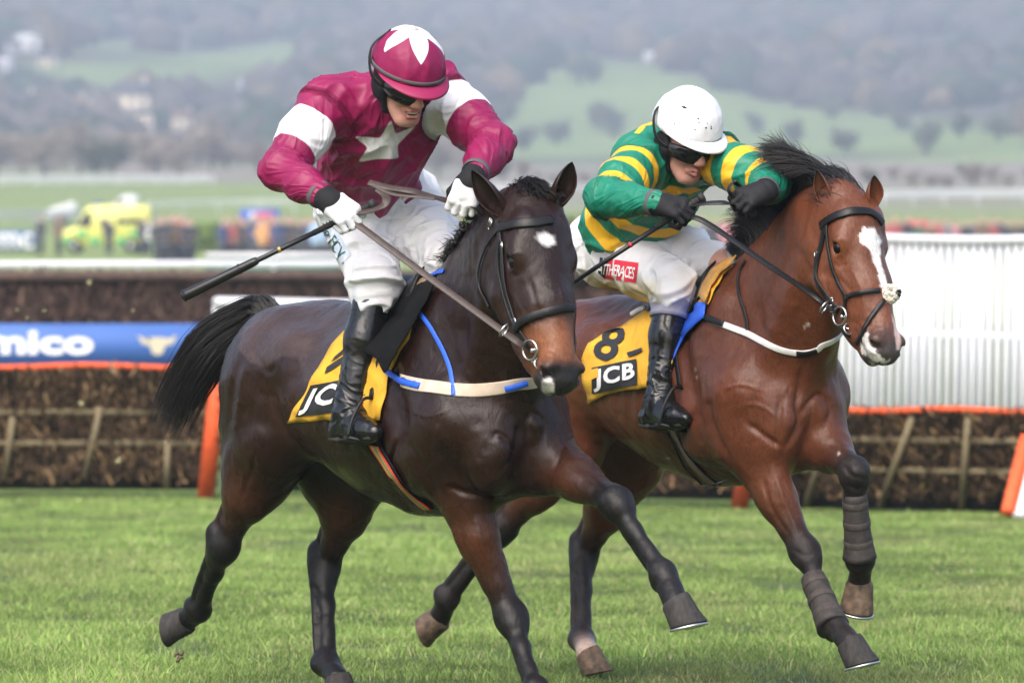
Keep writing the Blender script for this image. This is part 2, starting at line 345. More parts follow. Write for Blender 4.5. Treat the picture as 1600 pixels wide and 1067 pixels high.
def sculpt_horse(g, legs, cols):
    """legs: dict of joints -> one continuous body"""
    S = Sculpt(); T = g.T; c = cols['body']; bl = cols['leg']; bel = cols.get('belly', c); rr = g.r
    def e(f, r, u, rf, rl, ru, k=.06, col=c, tilt=0, op=1):
        Z = g.u * math.cos(tilt) + g.f * math.sin(tilt); X = g.f * math.cos(tilt) - g.u * math.sin(tilt); S.ell(T(f, r, u), (rf, rl, ru * g.us), X, Z, k, col, op)
    # trunk
    e(-.22, 0, -.400, .48, .262, .315, .05, tilt=.10); e(-.48, 0, -.335, .40, .262, .235, .08, bel); e(.10, 0, -.44, .32, .212, .31, .08)
    e(-.70, 0, -.28, .36, .23, .225, .08); e(-.85, 0, -.22, .28, .20, .19, .08)
    S.cone(T(.06, 0, -.10), T(-.22, 0, -.085), .075, .07, .10, c); S.cone(T(-.2, 0, -.13), T(-.85, 0, -.10), .07, .085, .10, c)
    for x in (-1, 1):
        e(-.85, x * .128, -.27, .25, .142, .25, .07, c, .15); e(-.95, x * .118, -.42, .14, .112, .25, .07, c, .12)
        e(-.62, x * .19, -.20, .11, .07, .08, .08, c)                       # point of hip
        e(.13, x * .155, -.32, .12, .075, .26, .08, c, .38)                 # shoulder blade
        e(.25, x * .138, -.45, .14, .09, .16, .08, c)                       # point of shoulder
        e(.10, x * .165, -.56, .17, .085, .13, .05, c)                      # triceps
        e(.38, x * .085, -.56, .085, .085, .15, .035, c)                    # breast
        S.cone(T(.0, x * .235, -.22), T(.13, x * .262, -.46), .006, .010, .09, c, op=-1)     # groove behind the shoulder blade
        S.cone(T(-.06, x * .285, -.44), T(-.04, x * .25, -.64), .008, .008, .09, c, op=-1)
        S.cone(T(-.72, x * .29, -.30), T(-.70, x * .265, -.55), .012, .016, .06, c, op=-1)    # flank hollow
        S.cone(T(-.96, x * .250, -.22), T(-1.05, x * .21, -.55), .004, .006, .03, c, op=-1)  # line between the thigh muscles
    S.cone(T(.47, 0, -.48), T(.42, 0, -.70), .012, .016, .05, c, op=-1)
    for x in (-1, 1):
        S.cone(T(.40, x * .20, -.40), T(.36, x * .19, -.60), .003, .006, .030, c, op=-1)          # shoulder point to breast
        S.cone(T(.36, x * .19, -.60), T(.22, x * .235, -.70), .006, .004, .030, c, op=-1)
        S.cone(T(.17, x * .245, -.46), T(.02, x * .235, -.60), .004, .004, .030, c, op=-1)        # top of the triceps
        S.cone(T(-.62, x * .245, -.52), T(-.80, x * .235, -.62), .003, .006, .03, c, op=-1)       # fold of the flank
        S.cone(T(-.78, x * .27, -.28), T(-.74, x * .265, -.50), .003, .004, .035, c, op=-1)
        S.cone(T(.30, x * .135, -.28), g.H(x * .075, -.27, .24), .003, .004, .045, c, op=-1)        # jugular groove
        for q_ in range(5): S.cone(T(-.16 - .09 * q_, x * .285, -.36 - .02 * q_), T(-.24 - .09 * q_, x * .262, -.55), .002, .002, .05, c, op=-1)   # ribs
    S.cone(T(.28, 0, -.62), T(-.15, 0, -.64), .11, .10, .08, c)             # sternum
    # neck
    nape = g.H(0, -.12, .03); thr = g.H(0, -.20, .14); n0 = T(.22, 0, -.33); nm1 = n0 + (nape - n0) * .40 + g.u * g.nk[0]; nm2 = n0 + (nape - n0) * .75 + g.u * g.nk[1]
    S.cone(n0, nm1, .280, .200, .10, c, sq=(rr, .58)); S.cone(nm1, nm2, .200, .148, .08, c, sq=(rr, .54)); S.cone(nm2, nape + (thr - nape) * .3, .15, .118, .07, c, sq=(rr, .66))
    S.cone(T(.02, 0, -.08), nm2 + g.u * .09, .075, .05, .10, c); S.cone(nm2 + g.u * .09, g.H(0, -.09, -.0), .05, .055, .06, c)
    for x in (-1, 1):
        S.cone(T(.34, x * .10, -.40), thr + rr * x * .04, .055, .035, .05, c)    # long muscle from breast to jaw
    # legs
    for nm, q in legs.items():
        x = q['x']
        if nm[0] == 'f':
            E, K, Fl, Co = q['E'], q['K'], q['F'], q['C']; ax = unit(K - E); fw = unit(g.f - ax * (g.f @ ax)) if 'fw' not in q else unit(q['fw'] - ax * (q['fw'] @ ax))
            mid = E + (K - E) * .5; pos = T(.27, x * .14, -.47)
            S.cone(pos, E, .115, .095, .07, c); S.cone(E, mid, .094, .067, .06, c, cols['fore'], sq=(g.r, .9)); S.cone(mid, K - ax * .03, .062, .041, .04, cols['fore'], bl)
            S.ell(E + (K - E) * .28 + fw * .032, (.046, .044, .15), fw, ax, .022, c); S.ell(E + (K - E) * .22 - fw * .040, (.044, .05, .14), fw, ax, .022, c)
            kr = q.get('kr', 1.0); S.ell(K + fw * .008 * kr, (.042 * kr, .047 * kr, .058 * kr), fw, ax, .03, bl)
            ax2 = unit(Fl - K); fw2 = unit(fw - ax2 * (fw @ ax2)); S.ell(K - fw * .030 + ax2 * .005, (.022, .026, .032), fw, ax2, .02, bl)
            S.cone(K, K + (Fl - K) * .40, .042, .0235, .04, bl); S.cone(K + (Fl - K) * .40, Fl, .0235, .029, .03, bl)
            S.cone(K - fw2 * .030, Fl - fw2 * .030, .0155, .0150, .005, bl); S.ell(Fl - fw2 * .006, (.040, .036, .042), fw2, ax2, .02, bl); S.ell(K + ax2 * .035 + fw2 * .012, (.03, .036, .026), fw2, ax2, .02, bl); S.ell(Fl - fw2 * .036 + ax2 * .012, (.020, .024, .026), fw2, ax2, .02, bl)
            S.cone(Fl, Co, .036, .040, .03, bl, q.get('cc', bl))
            S.cone(E - fw * .075 - ax * .05, E - fw * .06 + ax * .03, .035, .03, .04, c)     # elbow point
        else:
            St, Hk, Fl, Co = q['S'], q['K'], q['F'], q['C']; hip = T(-.87, x * .13, -.30); ax = unit(Hk - St); ax2 = unit(Fl - Hk)
            bk = q['bk']; bk = unit(bk - ax * (bk @ ax)); bk2 = unit(bk - ax2 * (bk @ ax2)); mid = St + (Hk - St) * .5
            S.cone(hip, St, .19, .125, .10, c, sq=(g.r, .85)); S.cone(T(-1.00, x * .12, -.45), mid + bk * .01, .13, .07, .09, c, cols['gask'])
            S.cone(St, mid, .118, .076, .05, c, cols['gask'], sq=(g.r, .85)); S.cone(mid, Hk - ax * .04, .067, .040, .035, cols['gask'], bl)
            S.ell(St + (mid - St) * .5 + bk * .05, (.06, .055, .13), bk, ax, .04, c)
            hp = Hk + bk * .052 - ax * .035                                                     # point of hock
            S.cone(mid + bk * .058, hp, .019, .0145, .007, cols['gask'], bl); S.ell(hp, (.020, .022, .028), bk, ax, .02, bl)
            S.cone(hp, Hk + bk2 * .03 + ax2 * .07, .024, .020, .025, bl); S.ell(Hk, (.045, .044, .066), bk2, ax2, .03, bl)
            S.cone(Hk, Hk + (Fl - Hk) * .4, .042, .026, .04, bl); S.cone(Hk + (Fl - Hk) * .4, Fl, .026, .030, .03, bl)
            S.cone(Hk + bk2 * .038, Fl + bk2 * .032, .0165, .0155, .005, bl); S.ell(Fl + bk2 * .004, (.040, .036, .042), bk2, ax2, .02, bl); S.ell(Fl + bk2 * .036, (.020, .024, .026), bk2, ax2, .02, bl)
            S.cone(Fl, Co, .036, .040, .03, bl, q.get('cc', bl))
    # tail dock
    for b_, t_, fr_ in g.ears: S.cone(b_ - (t_ - b_) * .25, b_ + (t_ - b_) * .06 - fr_ * .012, .036, .026, .03, cols['head'])
    S.cone(T(-1.05, 0, -.16), T(-1.13, 0, -.15), .045, .035, .05, c)
    sculpt_head(S, g, cols['head'], cols['muzzle'], cols['nostril'])
    return S

# joints of the two horses, read in the photograph and placed at their distances
g1 = HorseRig(P(690, 434, 16.3), 58, 5, (P(848, 301, 15.62), A(.085, -.20, -.56), A(.68, -1, .25), 1.01)); g1.nk = (.0, .02); g1.wid = 1.02
g2 = HorseRig(P(1142, 430, 17.45), 61, 5, (P(1342, 292, 16.75), A(.108, -.20, -.52), A(.86, -1, .30), .965)); g2.us = .94; g2.nk = (.0, .02); g2.wid = .87
def set_ears(g, pts, dz=.02):
    g.ears = []
    for (b_, t_), fr in zip(pts, (A(-.75, -1, .1), A(.55, -1, .1))):
        Y = g.H(0, -.07, .05)[1]; g.ears.append((P(*b_, Y), P(*t_, Y - dz), fr))
set_ears(g1, (((788, 334), (737, 266)), ((868, 318), (894, 253)))); set_ears(g2, (((1301, 326), (1276, 266)), ((1361, 322), (1366, 274))))
def fore(g, x, e, k, f, c, s=(-1, -1, -1), **kw):
    E = g.L(e[0], e[1], x * .13); K = J(E, *k, .43, s[0]); Fl = J(K, *f, .30, s[1]); C = J(Fl, *c, .12, s[2]); return dict(x=x, E=E, K=K, F=Fl, C=C, **kw)
def hind(g, x, st, k, f, c, s=(1, 1, 1), **kw):
    E = g.L(st[0], st[1], x * .17); K = J(E, *k, .44, s[0]); Fl = J(K, *f, .37, s[1]); C = J(Fl, *c, .12, s[2]); return dict(x=x, S=E, K=K, F=Fl, C=C, bk=kw.pop('bk', -g.f), **kw)
legs1 = dict(
    fr=fore(g1, 1, (692, 708), (800, 968), (838, 1078), (872, 1112), (-1, -1, -1)),
    fl=fore(g1, -1, (850, 712), (962, 786), (1036, 896), (1056, 940), (-1, -1, -1)),
    hr=hind(g1, 1, (425, 690), (350, 856), (312, 952), (291, 968), (1, 1, 1), bk=A(-.8, .3, .1)),
    hl=hind(g1, -1, (575, 720), (508, 884), (512, 1036), (528, 1060), (1, -1, -1), bk=A(-.8, .5, 0)))
legs2 = dict(
    fr=fore(g2, 1, (1168, 690), (1258, 864), (1304, 976), (1328, 1004), (-1, -1, -1)),
    fl=fore(g2, -1, (1265, 672), (1336, 738), (1347, 872), (1343, 912), (-1, 1, 1), kr=.84),
    hr=hind(g2, 1, (890, 700), (785, 828), (700, 934), (686, 966), (1, 1, 1), bk=A(-.8, .3, .1)),
    hl=hind(g2, -1, (985, 720), (913, 868), (912, 1000), (918, 1020), (1, -1, -1), bk=A(-.8, .5, 0), cc=A(.45, .33, .27)))
cols1 = dict(body=A(.0175, .0072, .0048), leg=A(.0078, .0064, .0064), fore=A(.062, .022, .010), gask=A(.042, .016, .008), head=A(.016, .0068, .0048), muzzle=A(.10, .036, .015), nostril=A(.012, .01, .01), belly=A(.030, .014, .010))
cols2 = dict(body=A(.108, .034, .0160), leg=A(.016, .0125, .012), fore=A(.115, .040, .019), gask=A(.115, .040, .020), head=A(.125, .042, .019), muzzle=A(.135, .048, .026), nostril=A(.012, .01, .01), belly=A(.120, .042, .020))
from mathutils.bvhtree import BVHTree
CAMP = A(0, 0, CAMZ)
def noise3(p, seed=0):
    """smooth value noise, -1..1, vectorised"""
    p = np.asarray(p, float); i = np.floor(p).astype(np.int64); f = p - i; f = f * f * (3 - 2 * f)
    def h(x, y, z):
        n = (x * 374761393 + y * 668265263 + z * 2147483647 + seed * 974711) & 0xffffffff; n = ((n ^ (n >> 13)) * 1274126177) & 0xffffffff; n = n ^ (n >> 16)
        return (n & 0xffff) / 32767.5 - 1
    r = 0
    for dx in (0, 1):
        for dy in (0, 1):
            for dz in (0, 1):
                wt = (f[..., 0] if dx else 1 - f[..., 0]) * (f[..., 1] if dy else 1 - f[..., 1]) * (f[..., 2] if dz else 1 - f[..., 2])
                r = r + wt * h(i[..., 0] + dx, i[..., 1] + dy, i[..., 2] + dz)
    return r
def px_of(v): v = np.asarray(v); return np.stack([800 + v[..., 0] / v[..., 1] * FPX, HZ - (v[..., 2] - CAMZ) / v[..., 1] * FPX], -1)
def poly_sd(p, poly):
    """signed distance (positive inside) of 2-D points to a polygon"""
    p = np.asarray(p, float); poly = np.asarray(poly, float); d = np.full(len(p), 1e9); s = np.zeros(len(p), int)
    for a, b in zip(poly, np.roll(poly, -1, 0)):
        e = b - a; w_ = p - a; t = np.clip((w_ @ e) / (e @ e), 0, 1); d = np.minimum(d, np.linalg.norm(w_ - t[:, None] * e, axis=1))
        c = (a[1] <= p[:, 1]) != (b[1] <= p[:, 1]); xi = a[0] + (p[:, 1] - a[1]) / (e[1] if e[1] else 1e-9) * e[0]; s += (c & (p[:, 0] < xi))
    return np.where(s % 2 == 1, d, -d)
class Surf:
    def __init__(s, v, Q): s.t = BVHTree.FromPolygons([tuple(x) for x in v], [tuple(int(i) for i in q) for q in Q])
    def px(s, x, y, off=0):
        d = Vector(((x - 800) / FPX, 1, (HZ - y) / FPX)).normalized(); h = s.t.ray_cast(Vector(CAMP), d)
        if h[0] is None: return None, None
        n = A(*h[1]); n = n if n @ A(*d) < 0 else -n
        return A(*h[0]) + n * off, n
    def ray(s, o, d, off=0):
        d = unit(d); h = s.t.ray_cast(V3(o), V3(d))
        if h[0] is None: return None, None
        n = A(*h[1]); n = n if n @ d < 0 else -n
        return A(*h[0]) + n * off, n
    def near(s, p, off=0):
        h = s.t.find_nearest(V3(p)); n = A(*h[1]); q = A(*h[0]); return q + n * off, n
def strap(mb, surf, pts, w_, th=.003, n=None, off=None, snap=True, k=10):
    """flat strap lying on the surface through pts (world points)"""
    n = n or max(8, len(pts) * 6); p = spline(pts, n); off = th * .9 if off is None else off; P2, N2 = [], []
    for q in p:
        a, m = surf.near(q, off); P2.append(a if snap else q); N2.append(m)
    P2 = np.array(P2); N2 = np.array(N2)
    for it in range(3): P2[1:-1] = .5 * P2[1:-1] + .25 * (P2[:-2] + P2[2:]); N2[1:-1] = .5 * N2[1:-1] + .25 * (N2[:-2] + N2[2:])
    # flat tube: N axis is the thin one
    mb.tube(P2, w_ / 2, k=k, flat=th / w_, nrm=N2); return P2, N2
def strands(mb, roots, dirs, lens, rad, bend, seg=9, jit=.25, clump=None):
    """hair: tapered three-sided strands; bend(p, t) adds to the direction as the strand goes"""
    n = len(roots); p = np.array(roots, float); d = np.array(dirs, float); L = np.asarray(lens)[:, None] / seg; pts = [p.copy()]
    for i in range(seg):
        d = d + bend(p, (i + 1) / seg) + rng.normal(0, jit / seg, (n, 3)); d /= np.linalg.norm(d, axis=1)[:, None]; p = p + d * L; pts.append(p.copy())
    pts = np.stack(pts, 1); T = np.gradient(pts, axis=1); T /= np.linalg.norm(T, axis=2)[..., None]
    u = np.cross(T, A(.3, .5, .8)); u /= np.linalg.norm(u, axis=2)[..., None]; v_ = np.cross(T, u)
    r = (rad * (1 - np.linspace(0, 1, seg + 1) ** 2 * .85))[None, :, None]; ring = [pts + r * (math.cos(a) * u + math.sin(a) * v_) for a in (0, 2.094, 4.189)]
    V_ = np.stack(ring, 2).reshape(-1, 3); s_, i_, k_ = np.meshgrid(np.arange(n), np.arange(seg), np.arange(3), indexing='ij'); b = (s_ * (seg + 1) + i_) * 3
    mb.add(V_, np.stack([b + k_, b + (k_ + 1) % 3, b + 3 + (k_ + 1) % 3, b + 3 + k_], -1).reshape(-1, 4))
def text_verts(body, size=1.0, bold=0.0, shear=0.0, space=1.0):
    """flat mesh of some lettering: unit-height coordinates (x right, y up) and triangles"""
    cu = bpy.data.curves.new('lettering', 'FONT'); cu.body = body; cu.size = 1; cu.offset = bold; cu.shear = shear; cu.space_character = space; cu.resolution_u = 3
    o = bpy.data.objects.new('lettering', cu); COL.objects.link(o); dg = bpy.context.evaluated_depsgraph_get(); me = o.evaluated_get(dg).to_mesh()
    bm = bmesh.new(); bm.from_mesh(me); bmesh.ops.triangulate(bm, faces=bm.faces)
    bmesh.ops.subdivide_edges(bm, edges=[e for e in bm.edges if e.calc_length() > .25], cuts=2, use_grid_fill=False); bmesh.ops.triangulate(bm, faces=bm.faces)
    v = np.array([x.co[:] for x in bm.verts]); bm.verts.index_update(); t = np.array([[x.index for x in f.verts] for f in bm.faces]); bm.free()
    o.evaluated_get(dg).to_mesh_clear(); bpy.data.objects.remove(o); bpy.data.curves.remove(cu)
    v = v[:, :2]; v -= v.min(0); v /= v.max(0); return v, t
def bil(q, u, v_):
    """quad given as top-left, top-right, bottom-right, bottom-left; v_ is 0 at the bottom"""
    q = np.asarray(q, float); u = np.asarray(u)[..., None]; v_ = np.asarray(v_)[..., None]
    return (1 - v_) * ((1 - u) * q[3] + u * q[2]) + v_ * ((1 - u) * q[0] + u * q[1])
def decal(name, surf, uv, tris, quad, mat_, parent, off=.002, quads=()):
    """thin print laid on a surface inside the quad seen there"""
    pp = bil(quad, uv[:, 0], uv[:, 1]); V_ = []; last = None
    for x, y in pp:
        a, n = surf.px(x, y, off)
        if a is None: a = last if last is not None else P(x, y, 16.3)
        V_.append(a); last = a
    mb = MB(); mb.add(V_, quads, tris); return mb.build(name, mat_, parent, smooth=False)
def grid_uv(nu, nv):
    u, v_ = np.meshgrid(np.linspace(0, 1, nu), np.linspace(0, 1, nv), indexing='ij'); i, j = np.meshgrid(np.arange(nu - 1), np.arange(nv - 1), indexing='ij'); i = i.ravel(); j = j.ravel()
    return np.stack([u.ravel(), v_.ravel()], 1), np.stack([i * nv + j, (i + 1) * nv + j, (i + 1) * nv + j + 1, i * nv + j + 1], 1)

def folds(m, dist=.012, scale=15, stretch=(1, 1, 1), attr=None):
    """creases of worn cloth as a bump: ridged, warped noise in two sizes, drawn out along the cloth"""
    n = m.node_tree.nodes; l = m.node_tree.links; b = n['Principled BSDF']; mp = n.new('ShaderNodeMapping'); mp.inputs['Scale'].default_value = stretch; last = None
    if attr: at = n.new('ShaderNodeAttribute'); at.attribute_name = attr; l.new(at.outputs['Vector'], mp.inputs[0])
    else: tc = n.new('ShaderNodeTexCoord'); mp.inputs['Rotation'].default_value = (.3, .5, .6); l.new(tc.outputs['Object'], mp.inputs[0])
    for sc_, w_ in ((scale, 1.0), (scale * 2.1, .2)):
        t = n.new('ShaderNodeTexNoise'); t.inputs['Scale'].default_value = sc_; t.inputs['Detail'].default_value = 1.0; t.inputs['Distortion'].default_value = .7; l.new(mp.outputs[0], t.inputs[0])
        s_ = n.new('ShaderNodeMath'); s_.operation = 'MULTIPLY_ADD'; s_.inputs[1].default_value = 2; s_.inputs[2].default_value = -1; l.new(t.outputs[0], s_.inputs[0]); a = n.new('ShaderNodeMath'); a.operation = 'ABSOLUTE'; l.new(s_.outputs[0], a.inputs[0]); p = n.new('ShaderNodeMath'); p.operation = 'POWER'; p.inputs[1].default_value = .75; l.new(a.outputs[0], p.inputs[0]); q = n.new('ShaderNodeMath'); q.operation = 'MULTIPLY'; q.inputs[1].default_value = -w_; l.new(p.outputs[0], q.inputs[0])
        if last is None: last = q
        else: d = n.new('ShaderNodeMath'); d.operation = 'ADD'; l.new(last.outputs[0], d.inputs[0]); l.new(q.outputs[0], d.inputs[1]); last = d
    bp = n.new('ShaderNodeBump'); bp.inputs['Strength'].default_value = .9; bp.inputs['Distance'].default_value = dist; l.new(last.outputs[0], bp.inputs['Height']); l.new(bp.outputs[0], b.inputs['Normal']); return m
def set_vec(me, name, v): at = me.attributes.new(name, 'FLOAT_VECTOR', 'POINT'); at.data.foreach_set('vector', np.asarray(v, np.float32).ravel())
# materials of the horses and their tack
M = {}
def coat_mat(name, rough=.36):
    m = mat(name, attr='coat', rough=rough, spec=.29, nscale=7, namt=.22, detail=6); n = m.node_tree.nodes; l = m.node_tree.links; b = n['Principled BSDF']
    tc = n.new('ShaderNodeTexCoord'); mp = n.new('ShaderNodeMapping'); mp.inputs['Scale'].default_value = (60, 60, 18); l.new(tc.outputs['Object'], mp.inputs[0])
    t = n.new('ShaderNodeTexNoise'); t.inputs['Scale'].default_value = 2.2; t.inputs['Detail'].default_value = 8; t.inputs['Roughness'].default_value = .7; l.new(mp.outputs[0], t.inputs[0])
    t3 = n.new('ShaderNodeTexNoise'); t3.inputs['Scale'].default_value = 14; t3.inputs['Detail'].default_value = 3; l.new(tc.outputs['Object'], t3.inputs[0])
    mp4 = n.new('ShaderNodeMapping'); mp4.inputs['Scale'].default_value = (1, 1, .5); l.new(tc.outputs['Object'], mp4.inputs[0]); t4 = n.new('ShaderNodeTexNoise'); t4.inputs['Scale'].default_value = 11; t4.inputs['Detail'].default_value = 2; t4.inputs['Distortion'].default_value = .4; l.new(mp4.outputs[0], t4.inputs[0]); a4 = n.new('ShaderNodeMath'); a4.operation = 'SUBTRACT'; a4.inputs[1].default_value = .5; l.new(t4.outputs[0], a4.inputs[0]); b4 = n.new('ShaderNodeMath'); b4.operation = 'ABSOLUTE'; l.new(a4.outputs[0], b4.inputs[0]); c4 = n.new('ShaderNodeMath'); c4.operation = 'MULTIPLY_ADD'; c4.inputs[1].default_value = 4.5; l.new(b4.outputs[0], c4.inputs[0]); l.new(t.outputs[0], c4.inputs[2]); t = c4
    ad = n.new('ShaderNodeMath'); ad.operation = 'MULTIPLY_ADD'; ad.inputs[1].default_value = 2.2; l.new(t3.outputs[0], ad.inputs[0]); l.new(t.outputs[0], ad.inputs[2])
    bp = n.new('ShaderNodeBump'); bp.inputs['Strength'].default_value = .8; bp.inputs['Distance'].default_value = .0022; l.new(ad.outputs[0], bp.inputs['Height']); l.new(bp.outputs[0], b.inputs['Normal'])
    src_ = b.inputs['Base Color'].links[0].from_socket; hm1 = n.new('ShaderNodeMapping'); hm1.inputs['Scale'].default_value = (170, 170, 60); l.new(tc.outputs['Object'], hm1.inputs[0]); h1_ = n.new('ShaderNodeTexNoise'); h1_.inputs['Scale'].default_value = 1.0; h1_.inputs['Detail'].default_value = 3; h1_.inputs['Roughness'].default_value = .65; l.new(hm1.outputs[0], h1_.inputs[0]); h2_ = n.new('ShaderNodeMapRange'); h2_.inputs['From Min'].default_value = .25; h2_.inputs['From Max'].default_value = .75; h2_.inputs['To Min'].default_value = .66; h2_.inputs['To Max'].default_value = 1.36; l.new(h1_.outputs[0], h2_.inputs[0]); h3_ = n.new('ShaderNodeVectorMath'); h3_.operation = 'SCALE'; l.new(src_, h3_.inputs[0]); l.new(h2_.outputs[0], h3_.inputs['Scale']); l.new(h3_.outputs[0], b.inputs['Base Color'])
    r = n.new('ShaderNodeMapRange'); r.inputs['From Min'].default_value = .3; r.inputs['From Max'].default_value = .7; r.inputs['To Min'].default_value = rough - .07; r.inputs['To Max'].default_value = rough + .10
    t2 = n.new('ShaderNodeTexNoise'); t2.inputs['Scale'].default_value = 5; l.new(tc.outputs['Object'], t2.inputs[0]); l.new(t2.outputs[0], r.inputs[0]); am = n.new('ShaderNodeAttribute'); am.attribute_name = 'matt'; ma = n.new('ShaderNodeMath'); ma.operation = 'MULTIPLY_ADD'; ma.inputs[1].default_value = .14; l.new(am.outputs['Fac'], ma.inputs[0]); l.new(r.outputs[0], ma.inputs[2]); l.new(ma.outputs[0], b.inputs['Roughness'])
    return m
M['leather'] = mat('black_leather', (.008, .0075, .0075), .36, .35, bump=.0008, bscale=400); M['brown_leather'] = mat('brown_leather', (.050, .034, .028), .5, nscale=60, namt=.3, bump=.0006, bscale=600)
M['steel'] = mat('steel', (.55, .54, .52), .22, metal=1); M['hair'] = mat('black_hair', (.010, .0085, .0085), .38, spec=.5, nscale=30, namt=.5)
M['eye'] = mat('dark_eye', (.006, .004, .003), .14, spec=.45); M['hoof'] = mat('horn', (.040, .037, .036), .75, .2, nscale=22, namt=.4, stretch=(3, 3, 1), bump=.001, bscale=80)
M['hoof_brown'] = mat('muddy_horn', (.105, .068, .042), .7, nscale=40, namt=.7, bump=.003, bscale=60); M['alu'] = mat('shoe_metal', (.6, .6, .6), .35, metal=1)
M['yellow'] = mat('yellow_cloth', (.76, .41, .028), .75, nscale=14, namt=.12); M['print_black'] = mat('black_print', (.02, .02, .022), .6); M['print_white'] = mat('white_print', (.85, .85, .85), .6)
M['black_cloth'] = mat('black_cloth', (.008, .008, .009), .9, .15, nscale=200, namt=.4, bump=.0008, bscale=500); M['blue'] = mat('blue_web', (.02, .12, .72), .5, nscale=80, namt=.15)
M['beige'] = mat('beige_web', (.62, .50, .40), .75, nscale=30, namt=.18, bump=.0006, bscale=300); M['white_web'] = mat('white_web', (.75, .74, .74), .6, nscale=40, namt=.12)
M['fleece'] = mat('sheepskin', (.78, .74, .64), .9, nscale=90, namt=.35, bump=.006, bscale=120); M['neoprene'] = mat('grey_neoprene', (.040, .034, .031), .75, nscale=35, namt=.5, bump=.002, bscale=90)
M['velcro'] = mat('strap_band', (.055, .045, .040), .8, nscale=60, namt=.4)
def stripe_mat(name, bands):
    """woven stripes across a strap, from a coordinate running 0..1 over its width"""
    m = mat(name, (.5, .5, .5), .6); n = m.node_tree.nodes; l = m.node_tree.links; a = n.new('ShaderNodeAttribute'); a.attribute_name = 'across'; r = n.new('ShaderNodeValToRGB'); cr = r.color_ramp; cr.interpolation = 'CONSTANT'
    while len(cr.elements) < len(bands): cr.elements.new(.5)
    for e, (p, c) in zip(cr.elements, bands): e.position = p; e.color = (*c, 1)
    l.new(a.outputs['Fac'], r.inputs[0]); l.new(r.outputs[0], n['Principled BSDF'].inputs['Base Color']); return m
_r, _g, _b, _y, _n, _w = (.55, .03, .02), (.03, .16, .06), (.03, .08, .25), (.62, .42, .05), (.015, .015, .03), (.6, .6, .58)
M['girth1'] = stripe_mat('striped_web', [(0, _r), (.18, _y), (.30, _g), (.38, _y), (.45, _b), (.58, _y), (.66, _g), (.72, _y), (.84, _r)])
M['girth2'] = stripe_mat('navy_striped_web', [(0, _n), (.12, _w), (.2, _n), (.34, _w), (.42, _r), (.62, _w), (.70, _n), (.86, _w), (.93, _n)])
def ribbon(mb_pts, nrm, w_, name, m, parent, th=.004):
    """flat strap with a 0..1 coordinate across it"""
    pts = np.asarray(mb_pts); T = np.gradient(pts, axis=0); B = np.cross(T, nrm); B /= np.linalg.norm(B, axis=1)[:, None]; k = 9; us = np.linspace(-.5, .5, k)
    top = pts[:, None] + us[None, :, None] * w_ * B[:, None] + np.asarray(nrm)[:, None] * th; n = len(pts); i, j = np.meshgrid(np.arange(n - 1), np.arange(k - 1), indexing='ij'); i = i.ravel(); j = j.ravel()
    me = np_mesh(name, top.reshape(-1, 3), np.stack([i * k + j, (i + 1) * k + j, (i + 1) * k + j + 1, i * k + j + 1], 1)); set_float(me, 'across', np.tile(us + .5, n))
    o = link(name, me, m, parent); md = o.modifiers.new('thick', 'SOLIDIFY'); md.thickness = th; md.offset = 1; return o

def head_ring(g, sf, angs, zs, off=.004, y0=-.10):
    """points round the head: angle 0 = face, 90 = its right side, 180 = under the jaw"""
    out = []
    for a, z in zip(angs, zs):
        d = math.cos(R_(a)) * g.N + math.sin(R_(a)) * g.S; c0 = g.H(0, y0, z); p, n = sf.ray(c0 + d * .35, -d, off)
        if p is not None: out.append(p)
    return out

def muscles(v, n, carve):
    """muscle edges, folds and veins: (points, half width, height) along lines, (x, y, rx, ry, height) for swellings"""
    px = px_of(v); out = np.zeros(len(v)); face = np.clip((.25 - n[:, 1]) * 4, 0, 1)
    for q in carve:
        if len(q) == 3:
            pts = spline(np.array(q[0], float), 8 * len(q[0])); lo, hi = pts.min(0) - q[1] * 4, pts.max(0) + q[1] * 4; m = np.nonzero(((px > lo) & (px < hi)).all(1) & (face > 0))[0]; d = np.full(len(m), 1e9)
            tt = np.zeros(len(m))
            for k_, (a, b) in enumerate(zip(pts[:-1], pts[1:])):
                e = b - a; w_ = px[m] - a; t = np.clip((w_ @ e) / (e @ e + 1e-9), 0, 1); dd = np.linalg.norm(w_ - t[:, None] * e, axis=1); tt = np.where(dd < d, (k_ + t) / (len(pts) - 1), tt); d = np.minimum(d, dd)
            out[m] += q[2] * np.exp(-(d / q[1]) ** 2) * face[m] * np.clip(np.minimum(tt, 1 - tt) * 5 + .15, 0, 1)
        else: out += q[4] * np.exp(-((px[:, 0] - q[0]) / q[2]) ** 2 - ((px[:, 1] - q[1]) / q[3]) ** 2) * face
    return out
